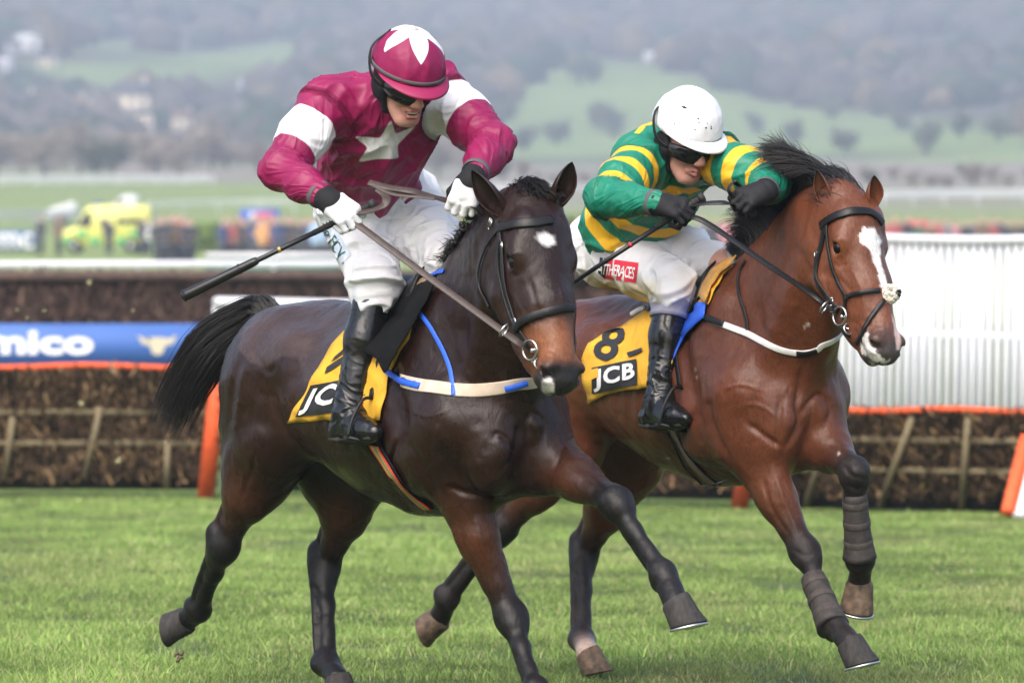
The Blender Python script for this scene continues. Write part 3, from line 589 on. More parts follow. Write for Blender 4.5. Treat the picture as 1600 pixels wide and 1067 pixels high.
def build_horse(g, legs, cols, label, coat, marks, carve=()):
    root = thing('racehorse', label, 'horse', (g.W[0], g.W[1], 0)); S = sculpt_horse(g, legs, cols); v, Q = S.mesh(.0068); nrm = vnormals(v, Q); c = S.colors(v)
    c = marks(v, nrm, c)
    v = v + nrm * muscles(v, nrm, carve)[:, None]; nrm = vnormals(v, Q)
    v = v + nrm * (.0016 * noise3(v * 38, 1) + .0022 * noise3(v * 17, 2))[:, None]
    me = close_holes(np_mesh('body', v, Q)); set_col(me, 'coat', c); set_float(me, 'matt', np.clip(1.15 - np.linalg.norm(c - cols['leg'], axis=1) / (.35 * np.linalg.norm(cols['body'] - cols['leg']) + .004), 0, 1)); body = link('body', me, coat, root); sf = Surf(v, Q)
    ecol = cols['head'] * 1.1
    for b_, t_, fr in g.ears:
        mb = MB(); ear_mesh(mb, b_, t_, fr, g.earw); o = mb.build('ear', coat, root); pv = np.array([x.co for x in o.data.vertices]); h = np.clip(((pv - b_) @ (t_ - b_)) / ((t_ - b_) @ (t_ - b_)), 0, 1)
        set_col(o.data, 'coat', ecol + h[:, None] ** 2 * (A(.012, .008, .007) - ecol))
    for x in (-1, 1):
        mb = MB(); mb.ball(g.H(x * .0875, -.066, .206), .0245 * g.hs, 20, 14); mb.build('eye', M['eye'], root)
    for nm, q in legs.items():
        mb = MB(); up = q['F'] - q['C']; toe = q.get('toe', unit(q['C'] - q['F']) + .6 * g.f); _c, _t, _s, _r0 = hoof_mesh(mb, q['C'], toe, q.get('up', up), .046, q.get('hh', .078)); hf = mb.build('hoof', M[q.get('hm', 'hoof')], root)
        if nm[0] == 'f':
            up_ = unit(q.get('up', up)); a = np.linspace(-2.3, 2.3, 22); mb = MB(); mb.tube(_c - up_ * .006 + _r0 * .90 * (np.cos(a)[:, None] * _t + np.sin(a)[:, None] * _s), .010, 8, .45, up_); mb.build('horseshoe', M['alu'], hf)
    return root, body, sf
from mathutils.geometry import delaunay_2d_cdt
def patch_px(name, poly, sf, m, parent, off=.006, th=.003, step=7, mirror=None, wav=.004, seed=3, lift=None):
    """cloth cut to an outline seen on a surface; it lies on that surface (and on the other side of the horse when mirror is its rig)"""
    poly = np.asarray(poly, float); b = []
    for a, c in zip(poly, np.roll(poly, -1, 0)):
        k = max(1, int(np.linalg.norm(c - a) / step)); b += [a + (c - a) * i / k for i in range(k)]
    b = np.array(b); nb = len(b); lo, hi = poly.min(0), poly.max(0); gx, gy = np.meshgrid(np.arange(lo[0], hi[0], step), np.arange(lo[1], hi[1], step)); g_ = np.stack([gx.ravel() + .3, gy.ravel() + .2], 1); g_ = g_[poly_sd(g_, poly) > step * .6]
    pts = [Vector(p) for p in np.concatenate([b, g_])]; vo, eo, fo, *_ = delaunay_2d_cdt(pts, [], [list(range(nb))], 1, 1e-4)
    V_, N_, ok = [], [], []
    for p in vo:
        a, n = sf.px(p[0], p[1])
        V_.append(a); N_.append(n)
    good = [i for i, a in enumerate(V_) if a is not None]; ga = np.array([vo[i][:] for i in good])
    for i, a in enumerate(V_):
        if a is None: j = good[int(np.argmin(((ga - np.array(vo[i][:])) ** 2).sum(1)))]; V_[i] = sf.near(P(vo[i][0], vo[i][1], V_[j][1]))[0]; N_[i] = N_[j]
    V_ = np.array(V_); N_ = np.array(N_); px = np.array([p[:] for p in vo]); lf = np.zeros(len(V_)) if lift is None else np.array([lift(*p) for p in px])
    V_ = V_ + N_ * (off + wav * noise3(np.concatenate([px / 22, np.zeros((len(px), 1))], 1), seed) + lf)[:, None]; F_ = np.array([f for f in fo if len(f) == 3])
    mb = MB(); mb.add(V_, (), F_)
    if mirror is not None:
        g = mirror; d = V_ - g.W; r = d @ g.r; d2 = V_ - np.outer(2 * r, g.r); d2 = np.array([sf.near(p, off)[0] for p in d2]); mb.add(d2, (), F_[:, ::-1])
    o = mb.build(name, m, parent); md = o.modifiers.new('thick', 'SOLIDIFY'); md.thickness = th; md.offset = 1; return o, Surf(V_, np.concatenate([F_, F_[:, 2:]], 1)[:, :4]) if False else SurfT(V_, F_)
class SurfT(Surf):
    def __init__(s, v, F): s.t = BVHTree.FromPolygons([tuple(x) for x in v], [tuple(int(i) for i in f) for f in F])
def pxs(sf, pts, off=.003):
    out = []
    for x, y in pts:
        a, n = sf.px(x, y, off)
        if a is not None: out.append(a)
    return out
def px_strap(name, sf, pts, w_, m, parent, th=.004, k=10, n=None, extra=()):
    mb = MB(); strap(mb, sf, pxs(sf, pts) + [sf.near(p, .003)[0] for p in extra], w_, th, n=n, k=k); return mb.build(name, m, parent)
def buckle(mb, sf, x, y, w_=.020, h=.026, d=A(0, 0, 1)):
    p, n = sf.px(x, y, .006)
    if p is None: return
    d = unit(d - n * (d @ n)); s_ = np.cross(d, n)
    for a, b in (((-1, -1), (1, -1)), ((1, -1), (1, 1)), ((1, 1), (-1, 1)), ((-1, 1), (-1, -1)), ((0, -1), (0, 1))):
        mb.tube([p + s_ * a[0] * w_ / 2 + d * a[1] * h / 2, p + s_ * b[0] * w_ / 2 + d * b[1] * h / 2], .0022, 6)
def head_xyz(g, v): d = v - g.P0; return d @ g.S / g.hs, d @ g.N / g.hs, d @ g.a / g.hs
def wh(c, m, col): return c + np.clip(m, 0, 1)[:, None] * (np.asarray(col) - c)

def marks1(v, n, c):
    px = px_of(v); x, y, z = head_xyz(g1, v); nz = noise3(v * 90, 5) * 3 + noise3(v * 40, 6) * 2; r = (v - g1.W) @ g1.r; head = (z > -.1) & (z < .7) & (np.abs(x) < .2) & (y > -.32)
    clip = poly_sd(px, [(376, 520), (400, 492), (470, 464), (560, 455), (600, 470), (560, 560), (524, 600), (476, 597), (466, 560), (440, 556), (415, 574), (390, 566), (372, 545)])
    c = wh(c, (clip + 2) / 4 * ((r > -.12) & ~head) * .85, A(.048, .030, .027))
    c = wh(c, np.clip((z - .36) / .10, 0, 1) * np.clip((.56 - z) / .05, 0, 1) * head * np.clip((y + .16) / .08, 0, 1), A(.17, .062, .025))
    c = wh(c, np.clip((z - .535) / .03, 0, 1) * head, A(.014, .0125, .0125))
    d = np.hypot((px[:, 0] - 853) / 1.35 - (px[:, 1] - 374) * .3, px[:, 1] - 374) + nz
    c = wh(c, (12.5 - d) / 5 * head * (y > -.05) * (v[:, 1] < g1.P0[1] + .1), A(.62, .60, .60))
    c = wh(c, (13 - np.hypot((px[:, 0] - 856) / .9, (px[:, 1] - 604) / 1.3) + nz) / 4 * head * (z > .5), A(.50, .47, .45))
    return c
def marks2(v, n, c):
    px = px_of(v); x, y, z = head_xyz(g2, v); nz = noise3(v * 90, 5) * 1.6 + noise3(v * 40, 6) * 1.2; head = (z > -.1) & (z < .7) & (np.abs(x) < .2) & (y > -.32)
    c = wh(c, np.clip((z - .49) / .05, 0, 1) * head * np.clip((y + .105) / .04, 0, 1) * .75, A(.050, .034, .030)); c = wh(c, np.clip((z - .555) / .03, 0, 1) * head, A(.050, .040, .038))
    c = wh(c, (poly_sd(px, [(1341, 368), (1349, 354), (1367, 356), (1379, 376), (1377, 402), (1384, 430), (1389, 450), (1376, 450), (1368, 420), (1358, 392), (1345, 380)]) + nz) / 2.5 * head * (y > -.07), A(.74, .72, .70))
    c = wh(c, (poly_sd(px, [(1392, 490), (1398, 500), (1406, 515), (1410, 532), (1408, 548), (1400, 548), (1397, 520)]) + nz * .6) / 2.5 * head, A(.55, .40, .36))
    foam = poly_sd(px, [(1344, 520), (1358, 512), (1364, 540), (1380, 560), (1396, 562), (1384, 574), (1362, 570), (1346, 550)]) + nz * 3
    c = wh(c, foam / 3 * head * .8, A(.66, .64, .62))
    c = wh(c, (noise3(v * A(30, 30, 60), 9) - .62) * 8 * (poly_sd(px, [(1040, 690), (1130, 700), (1120, 760), (1040, 745)]) > 0) * .7, A(.45, .45, .38))
    for x0, y0, r_ in ((1263, 507, 3.5), (1256, 512, 2), (1087, 578, 2.5), (1089, 588, 1.5), (1310, 706, 2.5)): c = wh(c, (r_ - np.hypot(px[:, 0] - x0, (px[:, 1] - y0) * .6) + nz) / 2 * .7, A(.5, .48, .42))
    return c

for k, t_, u_ in (('fr', A(.7, -.7, -.1), A(-.2, .1, 1)), ('fl', A(.85, -.5, -.12), A(-.22, .12, 1)), ('hr', A(-.15, -.1, -1), A(1, -.35, .15)), ('hl', A(.55, -.8, -.05), A(-.05, .05, 1))): legs1[k]['toe'] = t_; legs1[k]['up'] = u_
for k, t_, u_ in (('fr', A(.8, -.6, -.1), A(-.25, .12, 1)), ('fl', A(.05, -.9, -.35), A(.15, -.25, 1)), ('hr', A(.1, 0, -1), A(.9, -.35, .35)), ('hl', A(.85, -.5, 0), A(-.2, .1, 1))): legs2[k]['toe'] = t_; legs2[k]['up'] = u_
legs2['fl']['hm'] = legs2['hl']['hm'] = legs2['hr']['hm'] = 'hoof_brown'; legs2['fl']['hh'] = .088
CARVE1 = [(783, 702, 17, 24, .012), (836, 664, 15, 20, .010), ([(765, 690), (778, 678), (796, 694), (798, 716), (772, 742)], 4.5, -.007), ([(818, 664), (831, 646), (850, 662), (846, 694)], 4.5, -.006), ([(812, 655), (806, 705), (800, 750)], 6, -.009), (688, 676, 40, 30, .008), ([(640, 680), (650, 712), (672, 753), (687, 782)], 6, -.008), ([(697, 758), (728, 770), (764, 776)], 5, -.009), ([(864, 742), (880, 694), (902, 678)], 5, -.006), ([(722, 495), (731, 552), (738, 590)], 7, -.006),
    ([(390, 540), (417, 580), (432, 570)], 5, -.004), ([(386, 560), (376, 622), (366, 690)], 6, .006), ([(372, 560), (362, 622), (356, 680)], 5, -.005), ([(424, 586), (429, 636), (449, 684)], 6, -.008), ([(446, 560), (451, 632), (462, 694)], 7, .006), ([(380, 738), (378, 760), (383, 785)], 2.6, .004), ([(400, 700), (392, 740), (372, 790)], 4, -.005), ([(640, 640), (668, 650), (700, 640)], 2.6, .003), ([(716, 800), (724, 850), (752, 905)], 4, -.005), ([(742, 800), (754, 850), (776, 910)], 3, .004), ([(900, 720), (930, 752), (944, 768)], 4, -.004),
    ([(796, 402), (806, 394), (820, 398)], 2.2, .0035), ([(796, 426), (808, 431), (820, 426)], 2, -.0025), ([(838, 560), (850, 552), (868, 556)], 2.4, .003), (560, 520, 26, 60, -.004), ([(600, 690), (616, 730), (640, 762)], 5, -.003), ([(770, 470), (790, 520), (826, 556)], 5, -.004), ([(800, 455), (812, 480), (836, 520)], 2.6, .0022), ([(870, 420), (880, 470), (886, 520)], 3, .002), ([(826, 430), (836, 470), (850, 510)], 4, -.0035)]
CARVE2 = [(1273, 646, 20, 22, .014), (1232, 656, 14, 24, .013), ([(1253, 565), (1249, 601), (1244, 637), (1246, 665), (1222, 708)], 5.5, -.012), ([(1247, 657), (1258, 634), (1278, 617), (1296, 640), (1284, 676)], 4.5, -.008), ([(1222, 615), (1217, 655), (1214, 695)], 5, -.008), ([(1166, 660), (1195, 682), (1219, 698)], 5, -.010), ([(1104, 620), (1108, 645), (1118, 678), (1142, 722)], 6, -.009), ([(1186, 470), (1190, 510), (1204, 545)], 7, -.006), (1160, 600, 36, 34, .008), ([(1130, 608), (1160, 602), (1196, 612)], 2.4, .0035), ([(1150, 640), (1175, 632), (1200, 640), (1212, 652)], 2.4, .003), ([(1230, 600), (1222, 625), (1228, 650)], 2.2, .003),
    ([(1190, 740), (1204, 790), (1236, 842)], 4, -.006), ([(1212, 735), (1226, 785), (1248, 835)], 3, .004), ([(1290, 690), (1310, 700), (1322, 716)], 4, -.005), ([(1200, 720), (1216, 760), (1240, 815)], 2.2, .003), ([(1296, 430), (1318, 442), (1340, 470)], 4, -.003), ([(1330, 420), (1345, 450), (1352, 490)], 2.6, .0024), ([(1352, 430), (1360, 468), (1366, 500)], 4, -.0025), ([(1288, 420), (1292, 450), (1312, 482)], 4, -.003), ([(1060, 690), (1090, 712), (1130, 716)], 2.4, .003), (1000, 520, 26, 40, -.003), ([(930, 500), (950, 560), (952, 620)], 6, -.004), ([(1240, 380), (1268, 430), (1290, 500)], 7, -.006), ([(1300, 382), (1311, 373), (1326, 378)], 2.2, .0035), ([(1298, 410), (1310, 416), (1324, 412)], 2, -.0025), ([(1362, 520), (1372, 512), (1386, 514)], 2.2, .003), ([(1350, 500), (1362, 506), (1372, 504)], 2, -.0025), ([(1330, 500), (1344, 512), (1352, 530)], 2.2, -.003), ([(1316, 724), (1330, 742), (1352, 748)], 3.5, -.005), ([(1330, 722), (1338, 745), (1344, 768)], 3, .003), ([(1322, 756), (1336, 764), (1352, 760)], 3, -.004), ([(1240, 858), (1256, 868), (1272, 866)], 3, -.003)]
g1.earw, g2.earw = .038, .032
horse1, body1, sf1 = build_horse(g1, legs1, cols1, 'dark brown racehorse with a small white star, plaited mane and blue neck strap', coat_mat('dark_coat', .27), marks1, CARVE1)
horse2, body2, sf2 = build_horse(g2, legs2, cols2, 'bright bay racehorse with a long white blaze, flowing black mane and sheepskin noseband', coat_mat('bay_coat', .32), marks2, CARVE2)

def saddle(g, sf, root, f0, f1, wr):
    rows = []
    for i, f in enumerate(np.linspace(f0, f1, 14)):
        row = []; hgt = .026 + .012 * abs((i / 13) * 2 - 1.0) ** 2.2
        for r in np.linspace(-wr, wr, 17):
            p, n = sf.ray(g.T(f, r, .5), -g.u, .012)
            if p is None: p = g.T(f, r, -.1); n = g.u
            row.append(p + g.u * (hgt - .012) * max(0, 1 - (r / wr) ** 2) ** .5)
        rows.append(row)
    mb = MB(); rows = np.array(rows); m_, k_ = rows.shape[:2]; i, j = np.meshgrid(np.arange(m_ - 1), np.arange(k_ - 1), indexing='ij'); i = i.ravel(); j = j.ravel()
    mb.add(rows.reshape(-1, 3), np.stack([i * k_ + j, (i + 1) * k_ + j, (i + 1) * k_ + j + 1, i * k_ + j + 1], 1)); o = mb.build('saddle', M['leather'], root); md = o.modifiers.new('thick', 'SOLIDIFY'); md.thickness = .008; md.offset = 1; return o

folds(M['yellow'], .010, 9, (1, .6, .6))
# ---- tack of the dark horse
h = horse1
saddle(g1, sf1, h, -.30, .02, .12)
cl, cs = patch_px('saddle_cloth', [(575, 492), (548, 512), (532, 530), (513, 553), (488, 596), (452, 660), (488, 658), (513, 655), (560, 660), (596, 656), (604, 620), (612, 581), (640, 530), (652, 480), (610, 470)], sf1, M['yellow'], h, .010, .003, mirror=g1, wav=.009)
uv, q = grid_uv(14, 10); decal('print_panel', cs, uv, (), [(487, 602), (556, 590), (546, 642), (463, 651)], M['print_black'], cl, .0045, q)
v_, t_ = text_verts('JCB', bold=.034, space=1.10); decal('lettering', cs, v_, t_, [(487, 607), (556, 595), (546, 637), (467, 647)], M['print_white'], cl, .0075)
uv, q = grid_uv(8, 4)
for qd in ([(512, 574), (545, 552), (545, 562), (508, 585)], [(524, 558), (545, 540), (545, 547), (518, 567)]): decal('number_stroke', cs, uv, (), qd, M['print_black'], cl, .0045, q)
fl, _ = patch_px('saddle_flap', [(668, 446), (640, 462), (604, 505), (565, 549), (590, 563), (626, 583), (640, 545), (662, 500), (690, 440)], sf1, M['black_cloth'], h, .020, .004, wav=.006, lift=lambda x, y: max(0, (y - 470) / 110) * .035)
px_strap('saddle_pad_edge', sf1, [(612, 470), (634, 452), (655, 446), (672, 440)], .030, mat('spotted_pad', (.30, .20, .11), .8, nscale=70, namt=.9), h, .012)
px_strap('pad_trim', sf1, [(610, 486), (632, 466), (655, 456), (672, 450)], .016, mat('green_trim', (.02, .10, .045), .7), h, .014)
gp = pxs(sf1, [(562, 622), (576, 668), (594, 704), (618, 742), (646, 772), (672, 793)], .004); gp = spline(gp, 40); gn = np.array([sf1.near(p)[1] for p in gp])
for it in range(6): gn[1:-1] = (gn[:-2] + gn[1:-1] + gn[2:]) / 3
ribbon(gp, gn, .075, 'girth_sleeve', M['black_cloth'], h, .004); ribbon(gp + gn * .006, gn, .048, 'girth', M['girth1'], h, .003)
bp = px_strap('breast_girth', sf1, [(628, 594), (655, 602), (700, 608), (740, 610), (780, 606), (812, 599)], .042, M['beige'], h, .005, extra=[g1.T(.50, -.03, -.37), g1.T(.44, -.15, -.33), g1.T(.32, -.27, -.32), g1.T(.1, -.30, -.32)])
px_strap('blue_strap_end', sf1, [(608, 583), (622, 590), (640, 598), (658, 604)], .020, M['blue'], bp, .010); px_strap('blue_overlay', sf1, [(790, 606), (812, 600), (822, 596)], .018, M['blue'], bp, .013)
mb = MB(); buckle(mb, sf1, 634, 596, .022, .030, A(1, 0, 0)); buckle(mb, sf1, 648, 600, .018, .026, A(1, 0, 0)); mb.build('buckle', M['steel'], bp)
px_strap('neck_strap', sf1, [(694, 424), (676, 430), (661, 445), (656, 470), (664, 498), (684, 530), (701, 566), (708, 600), (709, 618)], .015, M['blue'], h, .005)
br = px_strap('bridle', sf1, [(778, 358), (800, 352), (830, 349), (862, 345), (886, 341)], .030, M['leather'], h, .008)
px_strap('cheekpiece', sf1, [(781, 348), (785, 386), (788, 428), (794, 466), (807, 506), (824, 536), (832, 546)], .019, M['leather'], br, .006)
px_strap('noseband_strap', sf1, [(784, 372), (780, 410), (786, 450), (797, 490), (811, 518)], .011, M['leather'], br, .007)
px_strap('noseband', sf1, [(808, 516), (816, 504), (834, 494), (856, 487), (876, 482), (892, 482)], .027, M['leather'], br, .011)
px_strap('throatlash', sf1, [(780, 360), (766, 378), (754, 405), (749, 430), (753, 456), (766, 480)], .011, M['leather'], br, .006)
mb = MB(); strap(mb, sf1, head_ring(g1, sf1, [-70, -62, -56, -52, -52], [.10, .2, .3, .4, .50], .001), .016, .003); mb.build('cheekpiece', M['leather'], br)
mb = MB(); buckle(mb, sf1, 786, 386, .020, .026); buckle(mb, sf1, 768, 350, .020, .032, A(.7, 0, .5)); buckle(mb, sf1, 806, 504, .018, .024); mb.build('buckle', M['steel'], br)
def bit(sf, g, x, y, parent, off=.018):
    p, n = sf.px(x, y, off); mb = MB(); mb.torus(p, .030, .0042, n * .8 + g.S * .3, 24, 8); mb.tube([p - n * .004 + A(0, 0, -.002), p - n * .05 + g.S * -.02], .007, 8); mb.torus(p + A(.030, -.005, -.042), .018, .0035, A(.5, -1, .3)); mb.tube([p + A(.004, 0, -.034), p + A(.06, .0, -.05)], .004, 6); mb.build('bit_ring', M['steel'], parent); return p
bit1 = bit(sf1, g1, 834, 546, br)
# ---- tack of the bay horse
h = horse2
saddle(g2, sf2, h, -.34, .0, .13)
cl2, cs2 = patch_px('saddle_cloth', [(992, 500), (956, 519), (923, 537), (915, 560), (917, 605), (922, 629), (949, 616), (980, 609), (1009, 607), (1046, 598), (1057, 560), (1068, 504), (1078, 480), (1092, 474), (1110, 477), (1122, 452), (1134, 430), (1146, 416), (1112, 424), (1060, 455), (1020, 484)], sf2, M['yellow'], h, .012, .003, mirror=g2, wav=.010)
patch_px('cloth_fold', [(1066, 470), (1074, 442), (1090, 414), (1118, 399), (1148, 396), (1158, 404), (1148, 418), (1133, 432), (1120, 452), (1110, 477), (1100, 466), (1092, 474), (1078, 472)], sf2, mat('tan_cloth', (.52, .27, .05), .8, sheen=.2, nscale=40, namt=.25, bump=.003, bscale=40), cl2, .026, .004, wav=.006)
patch_px('blue_lining', [(1088, 474), (1109, 476), (1106, 497), (1092, 510), (1080, 522), (1066, 546), (1056, 566), (1064, 532), (1074, 500)], sf2, M['blue'], cl2, .018, .003, wav=.001)
uv, q = grid_uv(16, 10); decal('print_panel', cs2, uv, (), [(926, 575), (996, 561), (997, 601), (926, 615)], M['print_black'], cl2, .0045, q)
v_, t_ = text_verts('JCB', bold=.034, space=1.10); decal('lettering', cs2, v_, t_, [(930, 579), (994, 566), (995, 598), (930, 612)], M['print_white'], cl2, .0075)
uv2, q2 = grid_uv(4, 4); decal('small_emblem', cs2, uv2, (), [(926, 579), (938, 576), (938, 590), (926, 593)], M['yellow'], cl2, .0095, q2)
v_, t_ = text_verts('8', bold=.02); decal('number', cs2, v_, t_, [(950, 506), (984, 514), (958, 568), (922, 556)], M['print_black'], cl2, .0045)
uv2, q2 = grid_uv(8, 3); decal('clip_strip', cs2, uv2, (), [(981, 552), (1005, 544), (1005, 550), (984, 558)], M['print_black'], cl2, .0065, q2)
px_strap('saddle_seat_edge', sf2, [(990, 496), (1000, 490), (1012, 486)], .018, M['white_web'], h, .016)
gp = spline(pxs(sf2, [(1036, 620), (1048, 658), (1061, 686), (1080, 718), (1102, 743), (1122, 756)], .004), 40); gn = np.array([sf2.near(p)[1] for p in gp])
for it in range(6): gn[1:-1] = (gn[:-2] + gn[1:-1] + gn[2:]) / 3
ribbon(gp, gn, .052, 'girth', M['girth2'], h, .005)
mb = MB(); mb.tube(pxs(sf2, [(1048, 672), (1072, 724), (1100, 752)], .014) + [P(1116, 757, 17.0), P(1136, 750, 17.0)], .004, 6); mb.build('girth_loop', M['leather'], h)
bg = px_strap('breast_girth', sf2, [(1100, 494), (1120, 503), (1145, 513), (1170, 522), (1201, 538), (1232, 549), (1258, 551), (1278, 545), (1286, 538)], .022, M['white_web'], h, .006, extra=[pxs(sf2, [(1286, 538)])[0] + A(.035, .05, .04), pxs(sf2, [(1286, 538)])[0] + A(.05, .13, .07)])
px_strap('black_strap_end', sf2, [(1076, 486), (1094, 492), (1112, 499), (1132, 507)], .022, M['leather'], bg, .010); px_strap('black_overlay', sf2, [(1246, 551), (1262, 551), (1276, 546)], .020, M['leather'], bg, .009)
px_strap('neck_strap', sf2, [(1166, 408), (1157, 424), (1154, 446), (1160, 474), (1168, 500), (1168, 524)], .012, M['leather'], h, .006)
br2 = px_strap('bridle', sf2, [(1284, 354), (1292, 347), (1304, 340), (1320, 334), (1338, 331), (1356, 332), (1370, 340), (1377, 350)], .028, M['leather'], h, .008)
px_strap('cheekpiece', sf2, [(1291, 350), (1287, 372), (1281, 396), (1277, 412), (1276, 432), (1284, 450), (1297, 470), (1312, 486)], .020, M['leather'], br2, .006)
px_strap('noseband_strap', sf2, [(1293, 352), (1295, 378), (1298, 402), (1306, 430), (1315, 450), (1324, 464)], .012, M['leather'], br2, .007)
px_strap('noseband', sf2, [(1321, 466), (1332, 461), (1346, 457), (1360, 455), (1374, 454)], .016, M['leather'], br2, .008)
px_strap('drop_strap', sf2, [(1380, 470), (1370, 484), (1360, 498), (1353, 512), (1348, 524), (1340, 536)], .015, M['leather'], br2, .008); px_strap('drop_strap', sf2, [(1323, 465), (1322, 480), (1318, 494)], .012, M['leather'], br2, .008)
p, n = sf2.px(1387, 460, .006); mb = MB(); fv = []
for i in range(110):
    d_ = unit(rng.normal(0, 1, 3)); q_ = p + n * .004 + d_ * A(.028, .018, .027); mb.ball(q_, rng.uniform(.004, .007), 6, 5)
rr_ = rng.normal(0, 1, (900, 3)); rr_ /= np.linalg.norm(rr_, axis=1)[:, None]; strands(mb, p + n * .004 + rr_ * A(.026, .017, .025), rr_, rng.uniform(.006, .012, 900), .0011, lambda p, t: 0 * p, 4, 1.2)
mb.ball(p + n * .002, (.026, .018, .026))
fz = mb.build('fleece_pad', M['fleece'], br2); mb = MB(); mb.tube([p + n * .022 + A(-.018, 0, .012), p + n * .026, p + n * .022 + A(.018, 0, -.010)], .007, 8, .4, n); mb.tube([p + n * .022 + A(-.016, 0, -.008), p + n * .026, p + n * .022 + A(.020, 0, .006)], .007, 8, .4, n); mb.build('cross_straps', M['leather'], br2)
mb = MB(); buckle(mb, sf2, 1278, 400, .020, .026); buckle(mb, sf2, 1299, 472, .018, .024); mb.build('buckle', M['steel'], br2)
bit2 = bit(sf2, g2, 1318, 494, br2)
mb = MB(); mb.tube(spline([bit2 + A(.0, 0, -.03), bit2 + A(.02, 0, -.06), bit2 + A(.055, 0, -.07), bit2 + A(.08, .0, -.06)], 12), .0055, 8); mb.build('curb_strap', M['leather'], br2)
# ---- boots on the bay's forelegs
def wrap(a, b, ra, rb, name, flare=.0):
    a, b = np.asarray(a), np.asarray(b); ax = unit(b - a); mb = MB(); u = unit(np.cross(ax, A(0, 1, .1))); w_ = np.cross(ax, u); th = np.arange(28) * 2 * math.pi / 28; rings = []
    for t in np.linspace(0, 1, 16):
        r = ra + (rb - ra) * t + flare * max(0, t - .75) * 4 + .0006 * math.sin(t * 31); rings.append(a + (b - a) * t + r * (np.cos(th)[:, None] * u * .9 + np.sin(th)[:, None] * w_ * 1.1))
    rings.append(b + (rings[-1] - b) * .8); rings.insert(0, a + (rings[0] - a) * .8); mb.loft(np.array(rings)); o = mb.build(name, M['neoprene'], horse2)
    for t in (.16, .46, .76):
        c0 = a + (b - a) * t; r = ra + (rb - ra) * t + .0012 + flare * max(0, t - .75) * 4; mb = MB(); pts = c0 + r * (np.cos(th)[:, None] * u * .9 + np.sin(th)[:, None] * w_ * 1.1); face_ = np.argsort(pts[:, 1]); i0_ = int(face_[0]); pts = np.roll(pts, 9 - i0_, 0)[:19]; mb.tube(pts, .0115, 8, .10, pts - c0 + 1e-6, cap=False); mb.build('strap_band', M['velcro'], o)
q = legs2['fr']; ax = unit(q['F'] - q['K']); bk = -unit(g2.f - ax * (g2.f @ ax)) * .012; wrap(q['K'] + ax * .095 + bk, q['F'] + ax * .0 + bk, .046, .056, 'leg_boot', .006)
q = legs2['fl']; ax = unit(q['F'] - q['K']); bk = -unit(g2.f - ax * (g2.f @ ax)) * .014; wrap(q['K'] + ax * .075 + bk, q['F'] + ax * .0 + bk, .045, .054, 'leg_boot', .010)
# ---- hair
def tail(g, sf, root, path, n=1500, spread=.055):
    mb = MB(); pth = spline(path, 60); T = np.gradient(pth, axis=0); T /= np.linalg.norm(T, axis=1)[:, None]; seg = 22; R = rng.normal(0, 1, (n, 3)); R /= np.linalg.norm(R, axis=1)[:, None] + 1e-9; R = np.round(R * 2.2) / 2.2 * .45 + R * .55; R *= rng.uniform(.15, 1, (n, 1)) ** .6; L = np.clip(rng.beta(2.6, 1.3, n), .25, 1); st = rng.uniform(0, .30, n) * (rng.uniform(0, 1, n) < .6); ts = np.linspace(0, 1, seg + 1); ph = rng.uniform(0, 6.28, (n, 2)); am = rng.uniform(.0, .022, n) * np.where(rng.uniform(0, 1, n) < .08, 2.5, 1)
    u = st[:, None] + (L - st)[:, None] * ts; idx = u * 59; i0 = np.clip(idx.astype(int), 0, 58); f = (idx - i0)[..., None]; C = pth[i0] * (1 - f) + pth[i0 + 1] * f; TT = T[i0]
    wid = np.interp(u, [0, .1, .3, .6, .85, 1], [.030, .050, .066, .074, .050, .026])[..., None]; off = R[:, None] * wid; off = off - TT * (off * TT).sum(-1, keepdims=True)
    wig = am[:, None] * u * np.sin(ph[:, :1] + u * 9); pts = C + off + wig[..., None] * A(.6, .3, .7) + (u ** 2)[..., None] * (R[:, None] * .05)
    Td = np.gradient(pts, axis=1); Td /= np.linalg.norm(Td, axis=2)[..., None] + 1e-9; a_ = np.cross(Td, A(.2, .9, .3)); a_ /= np.linalg.norm(a_, axis=2)[..., None] + 1e-9; b_ = np.cross(Td, a_); r = (.0014 * (1 - ts ** 3 * .8))[None, :, None]
    Vv = np.stack([pts + r * (math.cos(k) * a_ + math.sin(k) * b_) for k in (0, 2.094, 4.189)], 2).reshape(-1, 3); s_, i_, k_ = np.meshgrid(np.arange(n), np.arange(seg), np.arange(3), indexing='ij'); bb = (s_ * (seg + 1) + i_) * 3
    mb.add(Vv, np.stack([bb + k_, bb + (k_ + 1) % 3, bb + 3 + (k_ + 1) % 3, bb + 3 + k_], -1).reshape(-1, 4)); return mb.build('tail', M['hair'], root)
t0 = g1.T(-1.08, 0, -.155)
def back(px, py, d): return P(px, py, t0[1] + d)
tail(g1, sf1, horse1, [t0, back(415, 490, .05), back(380, 502, .10), back(340, 530, .13), back(310, 570, .15), back(284, 616, .17), back(258, 682, .18)], 4400)
tail(g2, sf2, horse2, [g2.T(-1.08, 0, -.155), g2.T(-1.22, 0, -.15), g2.T(-1.40, 0, -.26), g2.T(-1.46, 0, -.50), g2.T(-1.5, 0, -.80)], 600)
def crest(g, sf, t):
    a = g.T(.10, 0, 0); b = g.H(0, -.13, -.02); o = a + (b - a) * t; o2 = o + g.u * .35; p, n = sf.ray(o2, -g.u)
    return (p, n) if p is not None else (o, g.u)
mb = MB(); roots, dirs, lens = [], [], []
